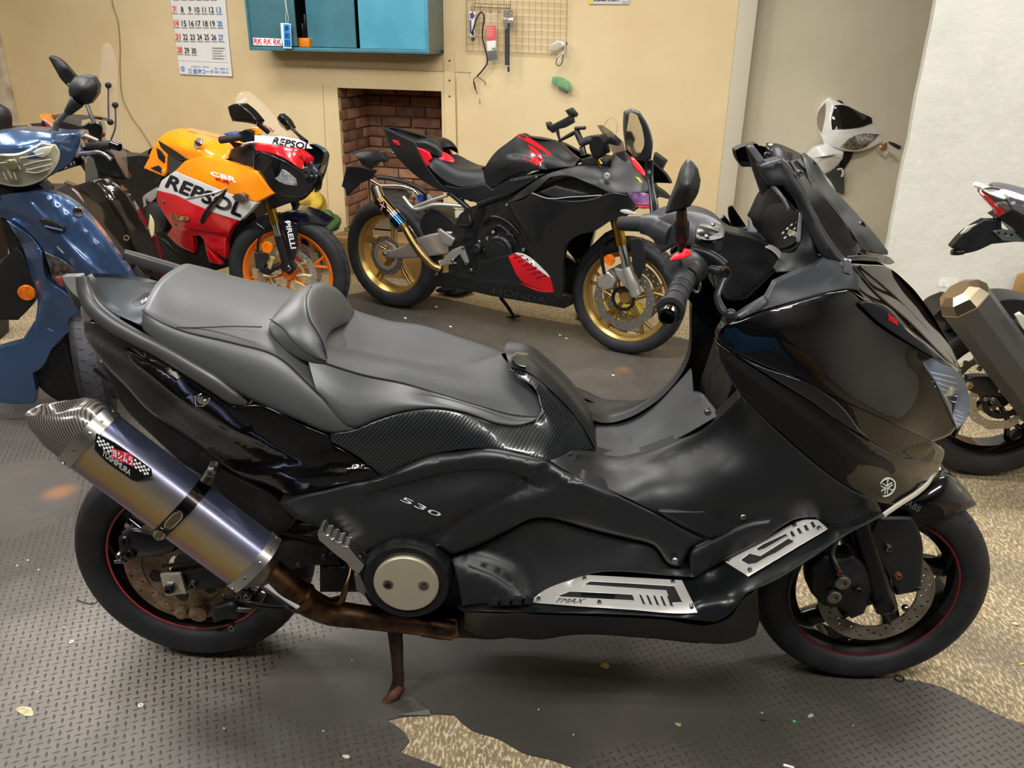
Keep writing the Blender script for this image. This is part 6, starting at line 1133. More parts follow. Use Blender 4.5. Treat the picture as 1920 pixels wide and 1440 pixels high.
pn(y,'neck',Y,'905,408,30 962,398,20 955,422,20 903,508,20 880,502,30',black_deep,th=50,edge=2);pn(y,'front_fork_cover',Y,'806,532,60 852,490,60 902,500,50 908,580,40 906,645,40 862,622,40 840,560,50',M('dark_grey_panel','#3d3f3c',.4),th=80,edge=3);tb(y,'lamp_ring',Y,'870,505,60 890,500,60 902,520,60 895,545,60',6,M('pale_ring','#c9c6ba',.3),seg=8)
pn(y,'leg_shield',Y,'700,470,0 800,528,20 862,622,20 900,700,0 900,900,0 800,1200,0 640,1200,0 560,900,0 640,600,0',wh,th=60,edge=4,step=10)
tb(y,'right_grip',Y,'1140,340,0 1180,360,10 1222,382,20',11,rubber_soft);tb(y,'brake_lever',Y,'1088,380,40 1110,410,45 1135,424,45 1150,408,45 1175,420,45 1202,446,45',5,M('lever_pale','#cfc8ba',.25,.6),seg=8);pn(y,'lever_perch',Y,'1105,370,30 1150,350,20 1145,385,30 1115,395,35',M('copper_part','#b8855a',.3,.6),th=20,edge=1.5);tb(y,'left_lever',Y,'768,160,-20 745,160,-30 720,150,-40',8,M('cream_lever','#cfc6b0',.4),seg=8)
wheel(y,np.array([o4[0],o4[1]+.05,.22]),math.radians(-100),.22,.1,.14,black_satin,3,'y',hub=.04,tread=False)
zoom()
# ================= SPORT BIKE AT THE RIGHT EDGE =================
o5=G(1822,880); K=Fr((o5[0],o5[1]),math.radians(-5)); kc=np.array([o5[0],o5[1],.318])
k_=root('motorcycle',(float(o5[0]),float(o5[1]),0),K.yaw,'white-tailed motorcycle with a dark grey silencer, rear end only, at the right edge','motorcycle')
wheel(k_,kc,K.yaw,.318,.16,.228,black_gloss,5,'y',hub=.05,sw=(.012,.012))
brake_disc(k_,kc,K,.085,.115,.075,M('silver_disc2','#a9a498',.4,.8),24,1,wave=.003); lathe(k_,'abs_ring',kc+K.L*.08,K.L,[(-2,50),(2,50),(2,70),(-2,70)],black_deep,seg=32,closed=True)
o,i=discloop(.085,.118,88); th_=np.linspace(0,2*np.pi,88,endpoint=False); rr_=.115+.006*np.sign(np.sin(th_*22)); plate(k_,'sprocket',kc-K.L*.07,K.X,K.Z,[np.stack([rr_*np.cos(th_),rr_*np.sin(th_)],1),circ(0,0,.085,40)],6,M('sprocket_steel','#a59a84',.4,.8))
tb(k_,'chain',K,'1862,772,-70 1890,774,-70 1990,776,-70',9,black_deep,seg=6)
pn(k_,'swingarm',K,'1815,708,110 1830,706,110 1900,714,110 1990,722,110 1990,760,110 1900,744,110 1830,738,110 1812,730,110',satin,th=30,edge=3,edep=6);bolt(k_,K,1817,722,118,14,M('brass_nut','#a8987a',.3,.8),8,'axle_nut',seg=6)
lb=pn(k_,'warning_label',K,'1873,721,112 1914,728,112 1912,739,112 1872,736,112',white_flat,th=1,edge=.4,lift=2,edep=.3)
for i in range(3): textpx(lb.o,'TYRE PRESSURE',.113,K,[(1875,726.5+i*4),(1911,731+i*3),(1911,728.5+i*3),(1875,723.8+i*4)],M('label_black','#1a1a1a',.5),3,bold=.5)
pn(k_,'brake_caliper',K,'1832,672,110 1842,664,110 1868,680,110 1872,690,110 1858,694,110 1840,690,110',black_satin,th=40,edge=3,edep=8);tb(k_,'bleed_nipple',K,'1822,657,110 1832,660,110 1838,668,110',5,steel,seg=8)
for q in ((1837,692),(1855,697),(1893,700),(1848,748),(1862,748)): bolt(k_,K,*q,112,8,steel,4)
a0=K.at(1808,562,.20);a1=K.at(1990,807,.17); 
tube(k_,'silencer',[a0,a1],[78,78],M('silencer_grey','#4a4949',.42,.1),fr=K,seg=8,smoothp=False,angle=10,label='dark grey hexagonal silencer');dd=(a1-a0)/np.linalg.norm(a1-a0)
tube(k_,'silencer_end_cap',[a0-dd*.045,a0-dd*.03,a0,a0+dd*.004],[40,66,80,80],M('champagne_steel','#b5a58a',.28,1),fr=K,seg=8,smoothp=False,angle=10)
pn(k_,'heel_plate',K,'1903,590,300 1912,585,300 1930,600,300 1940,640,300 1915,612,300',M('pale_plate','#e6e2d8',.3,.3),th=6,edge=1.5)
pn(k_,'hugger',K,'1746,596,70 1760,580,70 1790,566,70 1830,570,70 1900,560,70 1990,580,70 1990,640,70 1860,620,70 1800,610,70 1770,622,70 1772,606,70',satin,th=120,edge=3,edep=8)
zoom(1720,300,.104167)
tl=pn(k_,'tail_cowl',K,'1150,475,20! 1180,440,10 1350,478,20 1700,562,40 1960,650,60 2400,760,80 2400,860,90 1960,752,75 1700,690,70 1590,700,70! 1590,722,70 1400,650,62 1220,565,45 1150,505,30',wh,th=60,edge=2,edep=4,mir=True)
pn(k_,'pillion_seat',K,'1352,468,30 1420,430,0 1520,430,-20 1960,520,-20 2400,620,-20 2400,760,50 1960,650,50 1600,590,46 1400,510,40',M('grey_violet_seat','#55525a',.45),th=30,edge=3,edep=8)
pn(k_,'tail_lamp',K,'1125,590,20 1130,540,20 1152,505,30 1222,568,45 1400,655,60 1592,726,68 1612,760,70! 1400,770,60 1300,700,50 1220,620,40',M('smoke_lamp','#4d463e',.15,.3,1),th=20,edge=1.5)
pn(k_,'red_lens',K,'1125,592,24 1140,525,28 1160,560,34 1220,610,46 1390,762,62 1404,900,60 1445,1025,56 1385,905,50 1250,752,40',M('red_lens_m','#d3202c',.15,0,1),th=12,edge=1.2,lift=3);pn(k_,'red_lens',K,'1392,790,64 1480,862,70 1605,930,74 1452,1032,66 1404,915,60',M('deep_red_lens','#b0141e',.15,0,1),th=10,edge=1,lift=3);pn(k_,'lamp_facet',K,'1402,770,66 1605,742,74 1715,895,80 1610,930,76 1480,850,70',M('taupe_facet','#6a6152',.25,.3),th=10,edge=1)
tb(k_,'lamp_edge',K,'1142,530,32 1150,590,34 1215,635,44',3,white_flat,seg=6)
pn(k_,'tail_side',K,'1588,622,76! 1700,665,80 1960,745,85 2400,850,90 2400,1200,95 1960,1020,90 1722,890,84! 1650,790,80',M('silver_grey_paint','#7d7b80',.2,.4,1),th=30,edge=2,ridges=[('1620,650 1760,730 1960,830','r',-5,4),('1700,800 1800,825 1960,850','r',5,4)])
pn(k_,'tail_underside',K,'1452,1042,50 1720,895,80 1960,1020,90 2400,1200,90 2400,1700,90 1920,1440,70 1750,1250,60 1560,1120,50',satin,th=80,edge=3);zoom(1280,150,1/3)
pn(k_,'plate_hanger',K,'1512,938,0 1560,882,10 1640,820,20 1700,786,30 1780,788,40! 1790,830,40 1920,900,50 1990,905,50 1990,925,50 1920,912,50 1740,922,40 1650,962,30 1580,978,10 1522,950,0',satin,th=30,edge=2,edep=4,cdeg=20);tb(k_,'plate_lamp',K,'1512,968,10 1545,970,10 1578,966,10',10,black_gloss,seg=10);pn(k_,'hanger_strut',K,'1760,770,40 1790,768,40 1795,840,40 1765,845,40',black_satin,th=20,edge=1);pn(k_,'hanger_plate',K,'1745,850,52 1800,840,52 1920,880,56 1990,900,56 1990,915,56 1800,905,52',M('blue_grey_steel','#6a7478',.35,.6),th=4,edge=1,holes=('1772,858! 1782,856! 1784,866! 1774,868!','1808,862! 1820,860! 1826,870! 1814,872!','1840,868! 1852,866! 1860,878! 1848,880!'))
pn(k_,'pale_lens',K,'1560,868,20 1600,825,24 1660,808,30 1640,822,28 1590,862,20',M('pale_lens_m','#d6d2c4',.2,0,.6),th=4,edge=1,lift=8)
zoom()
# ================= THINGS ON THE WALL =================
def wroot(name,u,v,label,cat,group=None,lat=0):
    p=W.at(*zp(u,v),lat); return root(name,(float(p[0]),float(p[1]),float(p[2])),W.yaw,label,cat,group)
# calendar
zoom(0,0,1/3)
c=wroot('wall_calendar',1140,200,'white Japanese wall calendar with large dates in black, red and blue','calendar')
cp=panel(c,'calendar_sheet',W,'905,-460,8 1225,-460,8 1268,0,10 1285,200,9 1306,430,16 1255,428,10 1160,424,12 1012,416,14 1000,330,8 985,200,8 958,0,9',M('calendar_paper','#e4e2dc',.55),edge=0,th=1.2,step=10,cdeg=25)
cblk=M('print_black','#26262a',.6);cred=M('print_red','#d2503c',.6);cblu=M('print_blue','#3c78c8',.6);cgry=M('print_grey','#8a8a8e',.6)
rows=[[(940,-26),(986,-25),(1030,-25),(1072,-25),(1114,-24),(1155,-24),(1198,-24)],[(980,52),(1023,53),(1066,53),(1107,54),(1146,54),(1187,54),(1229,55)],[(991,130),(1033,131),(1075,131),(1113,131),(1154,132),(1194,132),(1235,133)],[(1000,206),(1041,207),(1081,208),(1121,208),(1161,208),(1201,209),(1241,210)],[(1010,280),(1049,283),(1089,285)]]
d0=0
for ri,rw_ in enumerate(rows):
    for ci,(x,y_) in enumerate(rw_):
        n=ri*7+ci
        if n<1 or n>30: continue
        hw=(6.5 if n<10 else 12.5)*(1 if n not in(1,11) else .75)
        if ci==0: decal(c,'date_tint',cp,f'{x-19},{y_-21}! {x+15},{y_-21}! {x+16},{y_+17}! {x-18},{y_+17}!',M('tint_red','#ecc0b2',.6),lift=1.2,step=30,th=.2)
        textpx(c,str(n),cp.h,W,Q(f'{x-hw+2},{y_+15} {x+hw+2},{y_+16} {x+hw-1},{y_-15} {x-hw-1},{y_-16}'),cred if ci==0 else cblu if ci==6 else cblk,4,bold=.25,name='date')
        plate(c,'date_note',W.at(*zp(x+4,y_+24),.0135),W.X,Z3,[np.array([(-.022,-.002),(.022,-.002),(.022,.002),(-.022,.002)])],.2,cgry)
textpx(c,'金沖コード',cp.h,W,Q('1086,413 1200,418 1199,390 1085,384'),cblu,3,bold=.25)
textpx(c,'㈲ 沖縄 金沖コード株式会社',cp.h,W,Q('1075,380 1175,382 1175,370 1075,368'),cgry,3); textpx(c,'株式',cp.h,W,Q('1058,398 1080,399 1079,385 1057,384'),cblu,3);textpx(c,'会社',cp.h,W,Q('1060,413 1082,414 1081,401 1059,400'),cblu,3)
textpx(c,'本社・浦添市 TEL',cp.h,W,Q('1205,392 1285,396 1284,382 1204,378'),cblu,3);textpx(c,'営業所・名護市 FAX',cp.h,W,Q('1207,412 1287,416 1286,402 1206,398'),cblu,3)
lathe(c,'calendar_logo',W.at(*zp(1028,386),.018),W.L,[(0,17),(.6,17),(.6,14.5),(0,14.5)],cblu,seg=24,closed=True);textpx(c,'Z',cp.h,W,Q('1022,394 1034,394 1034,378 1022,377'),cblu,4,bold=.2)
for i in range(5): plate(c,'note_line',W.at(*zp(1230,272+i*14),.0125),W.X,Z3,[np.array([(-.045,-.002),(.045-.01*(i%3),-.002),(.045-.01*(i%3),.002),(-.045,.002)])],.2,cgry)
tube(c,'note_frame',W.pts([(*zp(a,b_),.0125) for a,b_ in((1190,264),(1268,268),(1272,335),(1194,330),(1190,264))]),.6,cgry,seg=4,smoothp=False);tube(c,'rule_line',W.pts([(*zp(a,b_),.013) for a,b_ in((1003,340),(1283,352))]),.6,cblu,seg=4)
# blue steel cabinet
zoom(440,0,.35417)
Zb=float(W.at(*zp(640,278),.24)[2]); sx_=lambda u,v,l: float((W.at(*zp(u,v),l)-W.o)@W.X)
sl,sr=sx_(78,255,.24),sx_(1030,285,.24); sm1=sx_(325,240,.24);sm2=sx_(362,240,.24);sm3=sx_(638,260,.24);sm4=sx_(655,262,.24);sm5=sx_(1013,264,.24)
c=root('wall_cabinet',tuple(float(q) for q in W.w((sl+sr)/2,0,Zb)),W.yaw,'worn blue steel wall cabinet with ajar sliding doors above the fireplace','cabinet')
teal=M('teal_steel','#46808f',.4,.1,.2,var=(5,'#3f7280'),bump=(8,.06));teal2=M('bright_blue_steel','#5aa9c0',.38,.1,.2,var=(4,'#4c98b0'),bump=(6,.06));teal3=M('grey_green_steel','#5f7a78',.5,.1,var=(4,'#7b7f72'))
TOPZ=Zb+.62
fbox(c,'bottom_panel',W,sl,sr,.0,.24,Zb,Zb+.022,teal,bev=2);fbox(c,'side_panel',W,sr-.012,sr,.0,.238,Zb,TOPZ,teal3,bev=1);fbox(c,'side_panel',W,sl,sl+.014,.0,.24,Zb,TOPZ,teal,bev=1);fbox(c,'back_panel',W,sl,sr,.0,.01,Zb,TOPZ,M('cabinet_dark','#15181a',.7));fbox(c,'top_panel',W,sl,sr,0,.24,TOPZ-.02,TOPZ,teal)
fbox(c,'door',W,sl+.014,sm1,.215,.228,Zb+.028,TOPZ-.02,M('dull_teal_steel','#4a7884',.42,.1,.2,var=(5,'#426c76')),bev=2);fbox(c,'corner_post',W,sm5,sr-.004,.215,.24,Zb+.02,TOPZ-.02,teal2,bev=2)
def bent(name,a,b,l0,l1,mat,z0):
    P=[W.w(a+(b-a)*k,l0+(l1-l0)*k+.012*math.sin(k*np.pi),z0) for k in np.linspace(0,1,8)]; V=np.vstack([P,[p+Z3*(TOPZ-.02-z0) for p in P]]); n=8
    V=np.vstack([V,V-W.L*.012]); F_=[(i,i+1,n+i+1,n+i) for i in range(n-1)]+[(2*n+i+1,2*n+i,3*n+i,3*n+i+1) for i in range(n-1)]+[(i+1,i,2*n+i,2*n+i+1) for i in range(n-1)]+[(0,n,3*n,2*n),(n-1,3*n-1,4*n-1,2*n-1)]; return mk(name,V,F_,mat,c,True,recalc=True,angle=40)
bent('door',sm2-.004,sm3,.165,.225,teal,Zb+.026);bent('door',sm4,sm5,.215,.232,teal2,Zb+.024)
ob=top(fbox(None,'parts_tray',W,sm1-.01,sm2+.02,.06,.2,Zb+.023,Zb+.075,M('orange_tray','#d8780e',.4),bev=4),'small orange plastic tray inside the blue cabinet gap','tray')
for k in range(3): top(fbox(None,'spare_part',W,sm1-.005+.02*k,sm1+.012+.02*k,.05,.16,Zb+.077,Zb+.16+.05*k,black_satin,bev=6),('short','middle','tall')[k]+' dark spare part stored behind the orange tray','part','dark parts in the cabinet gap')
st=panel(None,'sticker',W,'97,199,231 249,205,231 251,244,231 99,240,231',M('sticker_white','#f0eeea',.4),edge=0,th=.6,step=20); top(st.o,'white rectangular sticker with three pairs of red letters on the left cabinet door','sticker')
for i,(a,b_) in enumerate(((102,143),(154,194),(205,244))): textpx(st.o,'RK',st.h,W,Q(f'{a},{230+i*2} {b_},{231+i*2} {b_},{205+i*2} {a},{203+i*2}'),M('rk_red','#d01f2e',.4),1.5,bold=.35)
for i in range(3): textpx(st.o,'TAKASAGO CHAIN',st.h,W,Q(f'{104+i*51},{238+i} {146+i*51},{239+i} {146+i*51},{233+i} {104+i*51},{232+i}'),cgry,1.5)
zs=root('name_sign',tuple(float(q) for q in W.at(*zp(272,185),.26)),W.yaw,'blue and white name tag hanging on a string in front of the cabinet','sign')
zg=panel(zs,'tag_plate',W,'243,121,262 296,125,262 301,257,262 258,255,262 247,190,262',M('tag_white','#dfe6ea',.3),edge=.6,edep=.5,th=3,step=12,cdeg=20);panel(zs,'tag_field',W,'258,127,266 292,129,266 297,248,266 262,246,266',M('tag_blue','#2f8fdc',.35),edge=0,th=.6,step=20)
for i,ch in enumerate('多和田'): textpx(zs,ch,.267,W,Q(f'{263+i*2},{163+i*40} {288+i*2},{164+i*40} {287+i*2},{134+i*40} {262+i*2},{133+i*40}'),M('tag_ink','#16325e',.5),1,bold=.3)
for s in ('268,-60,262 266,0,262 272,50,262 270,90,262 271,124,262','270,-60,262 271,10,264 278,60,264 284,95,264 281,125,262'): tube(zs,'string',s,1.6,M('string_cream','#d9d2bb',.7),W,seg=6)
# wire grid with hooks
zoom(860,0,.1875)
gcol=M('wire_beige','#a8977a',.4,.5); c=wroot('wire_grid_panel',580,200,'beige wire grid panel on the tan wall with hooks and spare parts hanging from it','wire grid')
def gp(i,j,l=18): # i 0..16 across, j 0..10 down
    u=78+(1083-78)*i/16-(j-3)*1.2*(i/16);v=-215+72*j+ (i/16)*38; return (u,v,l)
for i in range(17): tube(c,'grid_wire',' '.join('%g,%g,%g'%gp(i,j) for j in (0,10)),1.3 if 0<i<16 else 2.2,gcol,W,seg=6)
for j in range(11): tube(c,'grid_wire',' '.join('%g,%g,%g'%gp(i,j,20) for i in (0,16)),1.3 if 0<j<10 else 2.2,gcol,W,seg=6)
c=wroot('hook_rail',340,60,'dark wire hook rail with five hooks clipped on the grid','hook rail')
hk=M('hook_wire','#5f5040',.35,.7)
for s in ('165,0,30 158,70,30 160,128,30','520,14,30 514,80,30 512,130,30','165,35,34 515,48,34','163,68,34 513,84,34'): tube(c,'rail_wire',s,1.8,hk,W,seg=6,smoothp=False)
for x in (138,228,318,402,488): tube(c,'hook',f'{x-10},{40+x*.03},34 {x-10},{90+x*.03},36 {x-4},{118+x*.03},46 {x+4},{118+x*.03},52 {x+10},{95+x*.03},54',1.6,hk,W,seg=6); tube(c,'rail_stay',f'{x+14},{38+x*.03},34 {x+8},{74+x*.03},34',1.2,hk,W,seg=5)
bag=M('clear_bag','#e9e2d2',.12,0,0,alpha=.13);bagd=M('dark_contents','#2f3036',.5)
c=wroot('blister_pack',135,240,'narrow purple and white pack at the left end of the hooks','package');q=panel(c,'pack_card',W,'107,112,46 166,112,46 160,200,46 162,360,46 108,358,46',M('pack_white','#dcd8dc',.4),edge=.5,th=3,step=12);decal(c,'pack_print',q,'112,135 140,125 160,160 140,190 116,185',M('pack_purple','#4a3f7a',.4),lift=1);decal(c,'pack_print',q,'110,200 126,200 128,330 111,330',MATS['pack_purple'],lift=1);decal(c,'pack_print',q,'134,205 156,200 152,290 138,300',M('pack_yellow','#e2d9a8',.4),lift=1)
c=wroot('wiring_lead',230,500,'black wiring lead draped over a hook, with red ring end','cable')
lead=M('lead_black','#2a1c18',.5)
tube(c,'lead','130,335,56 150,280,58 175,200,60 205,140,62 228,124,62 246,140,62 254,180,60 244,260,50 238,370,46 262,480,42 284,560,38 284,630,34 240,700,30 186,762,26',4.6,lead,W,seg=8)
tube(c,'lead','186,762,26 152,796,26 150,820,26 160,860,26 172,900,26 190,938,26',2.6,lead,W,seg=6);tube(c,'lead','188,766,26 215,785,26 245,805,26 268,830,26 262,850,26',2.2,lead,W,seg=6);tube(c,'fuse','152,818,27 160,855,27 170,890,27',5,M('fuse_red','#4a1a14',.4),W,seg=8);tube(c,'ring_terminal','208,980,26 210,1010,26 203,1025,26 210,1034,26 217,1025,26 210,1010,26',1.8,M('copper_red','#a0402a',.4,.3),W,seg=6);tube(c,'lead','190,938,26 205,960,26 208,982,26',1,M('thin_cream','#d8ccb0',.5),W,seg=5)
panel(c,'connector',W,'120,320,60 145,310,60 150,345,60 128,350,60',bagd,edge=1,th=10,step=8);panel(c,'connector',W,'122,388,60 142,368,60 160,388,60 145,414,60 128,408,60',bagd,edge=1,th=10,step=8);tube(c,'connector_loop','132,340,60 118,352,60 130,366,60 155,362,60 160,345,60',2.5,M('loop_white','#c9c4ba',.4),W,seg=6)
def hangbag(name,u,v,label,out,parts):
    c=wroot(name,u,v,label,'package')
    for nm,o,m_,l in parts: panel(c,nm,W,o,m_,edge=1,edep=2,th=6,step=10,lift=l)
    panel(c,'clear_bag',W,out,bag,edge=2,edep=6,th=14,step=10,lift=12); return c
c=hangbag('parts_bag',330,400,'clear hanging bag with a red and white header card and dark parts','268,140,50 370,125,50 380,260,50 392,480,50 390,635,50 300,640,50 285,520,50 270,300,50',[('header_card','276,256,50 368,252,50 375,400,50 280,410,50',M('card_red','#d8202c',.45),0),('white_card','280,412,50 370,404,50 372,500,50 288,512,50',white_flat,0),('contents','292,515,50 372,502,50 388,590,50 330,605,50 296,608,50',bagd,4)])
for i in range(4): textpx(c,('PRO PARTS','BRAKE CABLE','M6 BOLT SET','MADE IN JAPAN')[i],.053,W,Q(f'{284},{290+i*26} {340},{288+i*26} {340},{272+i*26} {284},{274+i*26}'),M('card_print','#f0c8c4',.5),2)
textpx(c,'4 954321',.053,W,Q('330,494 368,492 368,476 330,478'),cblk,2,bold=.3)
c=hangbag('parts_bag',490,400,'long clear hanging bag with a foil top and slim black rods','432,95,50 540,90,50 550,200,50 530,300,50 520,520,50 525,780,50 455,780,50 462,320,50 440,220,50',[('foil_top','440,180,50 548,175,50 535,270,50 500,310,50 470,305,50 448,250,50',M('foil','#c9c7c0',.15,.9,bump=(60,.8)),4),('header_card','446,100,50 538,98,50 535,165,50 520,185,50 470,180,50 450,160,50',M('card_brown','#8a7a62',.5,var=(30,'#3a3a3c')),0)])
for a,b_ in (('474,290,58','474,650,58'),('498,230,62','498,655,62'),('498,665,60','499,718,60')): tube(c,'rod',a+' '+b_,7,bagd,W,seg=8)
panel(c,'clip',W,'466,290,66 500,290,66 500,304,66 466,302,66',black_satin,edge=.5,th=6,step=10)
c=wroot('parts_bag',1040,700,'knotted clear bag with green and dark parts at the bottom right corner of the grid','package')
panel(c,'contents',W,'928,835,34 935,770,34 985,765,34 1060,790,34 1110,830,34 1130,900,34 1080,905,34 1020,880,34',M('green_parts','#5fae62',.4,var=(30,'#3c8446')),edge=3,edep=12,th=8,step=8,lift=6)
for k in range(5): tube(c,'screw',f'{1004+k*19},{865+k*9},48 {1016+k*19},{905+k*8},48',4,M('screw_dark','#3a3f3a',.3,.7),W,seg=6)
panel(c,'clear_bag',W,'1058,425,40 1075,440,40 1080,650,40 1105,800,40 1140,905,40 1135,950,40 1010,905,40 890,840,40 930,740,40 1000,600,40 1040,500,40',bag,edge=3,edep=10,th=12,step=10,lift=14);panel(c,'clear_bag',W,'900,500,46 930,440,46 990,400,46 1060,415,46 1068,450,46 1000,505,46 950,520,46',M('bag_knot','#d8d2c4',.12,.2,alpha=.7,bump=(40,.6)),edge=3,edep=10,th=10,step=8);panel(c,'clear_bag',W,'1065,450,40 1110,450,40 1150,590,40 1100,600,40 1075,560,40',bag,edge=2,edep=8,th=8,step=8)
tube(c,'tie','1050,470,70 1010,560,70 980,600,66 975,640,64 1000,658,64 1035,620,66 1045,550,70',3.5,M('tie_brown','#6d5a48',.4),W,seg=6);panel(c,'paper_tag',W,'985,575,72 1040,490,72 1050,520,72 1000,610,72',white_flat,edge=.5,th=1,step=10)
tube(c,'bag_hook','1070,460,30 1085,440,40 1080,420,44',2.4,hk,W,seg=6)
c=wroot('poster',1500,10,'grey notice with a yellow left edge cut off at the top of the frame','poster');q=panel(c,'poster_sheet',W,'1302,-300,8 1706,-290,8 1706,44,8 1302,42,8',M('poster_grey','#c4c3bd',.45),edge=0,th=1.5,step=30);decal(c,'yellow_band',q,'1303,-300 1336,-300 1338,42 1303,42',M('poster_yellow','#e0c02a',.45),lift=1,step=20);textpx(c,'0120-48-0 12 OK M',q.h,W,Q('1350,8 1600,8 1600,-14 1350,-14'),cblk,2,bold=.5);textpx(c,'工具のことなら',q.h,W,Q('1640,34 1694,34 1694,14 1640,14'),cblk,2)
zoom(0,0,1/3)
ca=top(tube(None,'wall_cable',W.pts(PP('622,-60,8 634,30,8 660,110,8 674,250,8 675,420,9 692,560,9 738,655,9 800,742,9 850,832,9 852,900,9')[0]),3.2,M('cable_brown','#8c7a5c',.5),seg=8,k=8),'thin brown cable running down the tan wall left of the calendar','cable')
zoom()
# stains on board and plaster stickers
pst=panel(None,'paper_patch',PW,'1762,519,2 1798,522,2 1794,541,2 1758,537,2',M('patch_white','#e6e4da',.6),edge=0,th=.8,step=20);top(pst.o,'small pale paper patch stuck on the white pillar wall','paper')
# ================= BOXES AND CLOTHS ALONG THE WALL =================
card=M('cardboard','#a8824e',.75,var=(6,'#94713f'),bump=(60,.1))
def carton(s0,s1,l0,l1,z1,label,m=card,z0=0):
    o=root('cardboard_box',tuple(float(q) for q in W.w((s0+s1)/2,(l0+l1)/2,z0)),W.yaw,label,'box'); t_=.004
    fbox(o,'front_panel',W,s0,s1,l1-t_,l1,z0,z1,m);fbox(o,'back_panel',W,s0,s1,l0,l0+t_,z0,z1,m);fbox(o,'side_panel',W,s0,s0+t_,l0,l1,z0,z1,m);fbox(o,'side_panel',W,s1-t_,s1,l0,l1,z0,z1,m)
    fbox(o,'flap',W,s0,s1,l0,(l0+l1)/2-.002,z1-t_,z1,m);fbox(o,'flap',W,s0,s1,(l0+l1)/2+.002,l1,z1-t_,z1+.003,m);fbox(o,'tape',W,s0,s1,(l0+l1)/2-.02,(l0+l1)/2+.02,z1+.0032,z1+.004,M('parcel_tape','#b99a66',.3)); return o
bx=carton(-.02,.75,.02,.34,.195,'long low cardboard box against the wall under the fireplace')
b2=carton(-.52,-.06,.08,.42,.26,'cardboard box with red and white print behind the orange front wheel');fbox(b2,'printed_label',W,-.30,-.12,.42,.4215,.08,.2,M('label_red','#b8342c',.5));fbox(b2,'printed_label',W,-.30,-.12,.42,.4218,.12,.15,white_flat)
gb=top(fbox(None,'plastic_crate',W,-.052,-.026,.36,.44,0,.13,M('green_plastic','#4c9a4a',.4),bev=6),'small green plastic crate edge beside the printed cardboard box','crate')
def cloth(name,c,r,mat,label,cat,seed=1,sq=(1,1,1)):
    rn=np.random.default_rng(seed); nu,nv=36,20; V=[]
    ph=rn.uniform(0,6.28,8); fr=rn.integers(2,9,(8,2))
    for i in range(nv):
        th=np.pi*i/(nv-1)
        for j in range(nu):
            p=2*np.pi*j/nu; d=1+.17*sum(math.sin(fr[k][0]*p+fr[k][1]*th+ph[k]) for k in range(8))/2.2*math.sin(th)
            V.append(np.asarray(c)+np.array([r*sq[0]*d*math.sin(th)*math.cos(p),r*sq[1]*d*math.sin(th)*math.sin(p),max(-r*sq[2]*.55,r*sq[2]*d*math.cos(th))]))
    return top(mk(name,V,grid_faces(nv,nu,False,True),mat,None,True,recalc=True),label,cat)
cloth('work_glove',W.at(588,384,.30),.085,M('yellow_cloth','#c9a63a',.8,bump=(60,.5),var=(14,'#a8862a')),'crumpled yellow work cloth on the box behind the orange bike','cloth',2,(.9,1,1))
cloth('rag',W.at(604,418,.42),.10,M('green_cloth','#4f6b34',.85,bump=(50,.6),var=(12,'#36502a')),'crumpled green rag below the yellow cloth by the fireplace','cloth',5,(1,1,.8))
p=G(1150,600,.03);cloth('plastic_sheet',(p[0],p[1]+.12,.035),.15,M('yellow_plastic','#bdb12e',.3,var=(18,'#8f8a20'),bump=(40,.6)),'crumpled yellow plastic sheet on the floor behind the gold front wheel','sheet',3,(1.2,1,.45))
p=G(838,556);cloth('rag',(p[0]+.05,p[1]+.05,.03),.07,M('dark_rag','#23282e',.8),'dark rag on the floor under the black sport bike','cloth',8,(1.4,1,.5))
zoom(400,100,.3125)
rk=wroot('luggage_rack',1100,800,'chrome and black tubular rack wrapped in foil behind the black sport bike','rack',lat=.42)
tube(rk,'rack_tube','985,745,420 1050,750,420 1120,765,420 1230,808,420 1275,842,420',14,satin,W);tube(rk,'rack_tube','1005,795,430 1090,795,430 1150,802,430 1200,820,430 1230,850,430',10,chrome,W)
pt=W.at(*zp(935,755),.42);pb=np.array([pt[0],pt[1],0.]);tube(rk,'rack_leg',[pt,pb],13,chrome,seg=12);pt2=W.at(*zp(1270,842),.42);tube(rk,'rack_leg',[pt2,np.array([pt2[0],pt2[1],0])],12,satin,seg=10);tube(rk,'rack_tube',[pt,W.at(*zp(1005,795),.43)],9,chrome,seg=10)
panel(rk,'foil_wrap',W,'990,785,400 1060,800,400 1140,805,400 1200,835,400 1185,880,400 1080,880,400 1000,860,400',M('foil','#c9c7c0'),edge=4,edep=20,th=30,step=7);lathe(rk,'round_sticker',W.at(*zp(1243,868),.42),W.L,[(-3,22),(1,22),(1.2,.1)],M('sticker_blue','#2a50b8',.4),seg=20)
panel(rk,'rack_plate',W,'1215,850,410 1290,845,410 1320,880,410 1260,900,410 1215,885,410',M('pale_rack_plate','#a9abb8',.4),edge=1,th=6,step=10)
zoom()
c=root('cardboard_sheet',(2.45,3.62,0),PW.yaw,'brown cardboard sheet leaning by the white wall at the far right edge','cardboard')
panel(c,'sheet',PW,'1894,572,60 1900,540,60 1908,515,60 1990,490,60 1990,640,60 1890,640,60',card,edge=1,th=8,step=14);fbox(c,'sheet_foot',PW,*(sorted([float((PW.at(1893,640,.06)-PW.o)@PW.X),float((PW.at(1985,640,.06)-PW.o)@PW.X)])),.05,.06,0,float(PW.at(1940,630,.06)[2]),card)
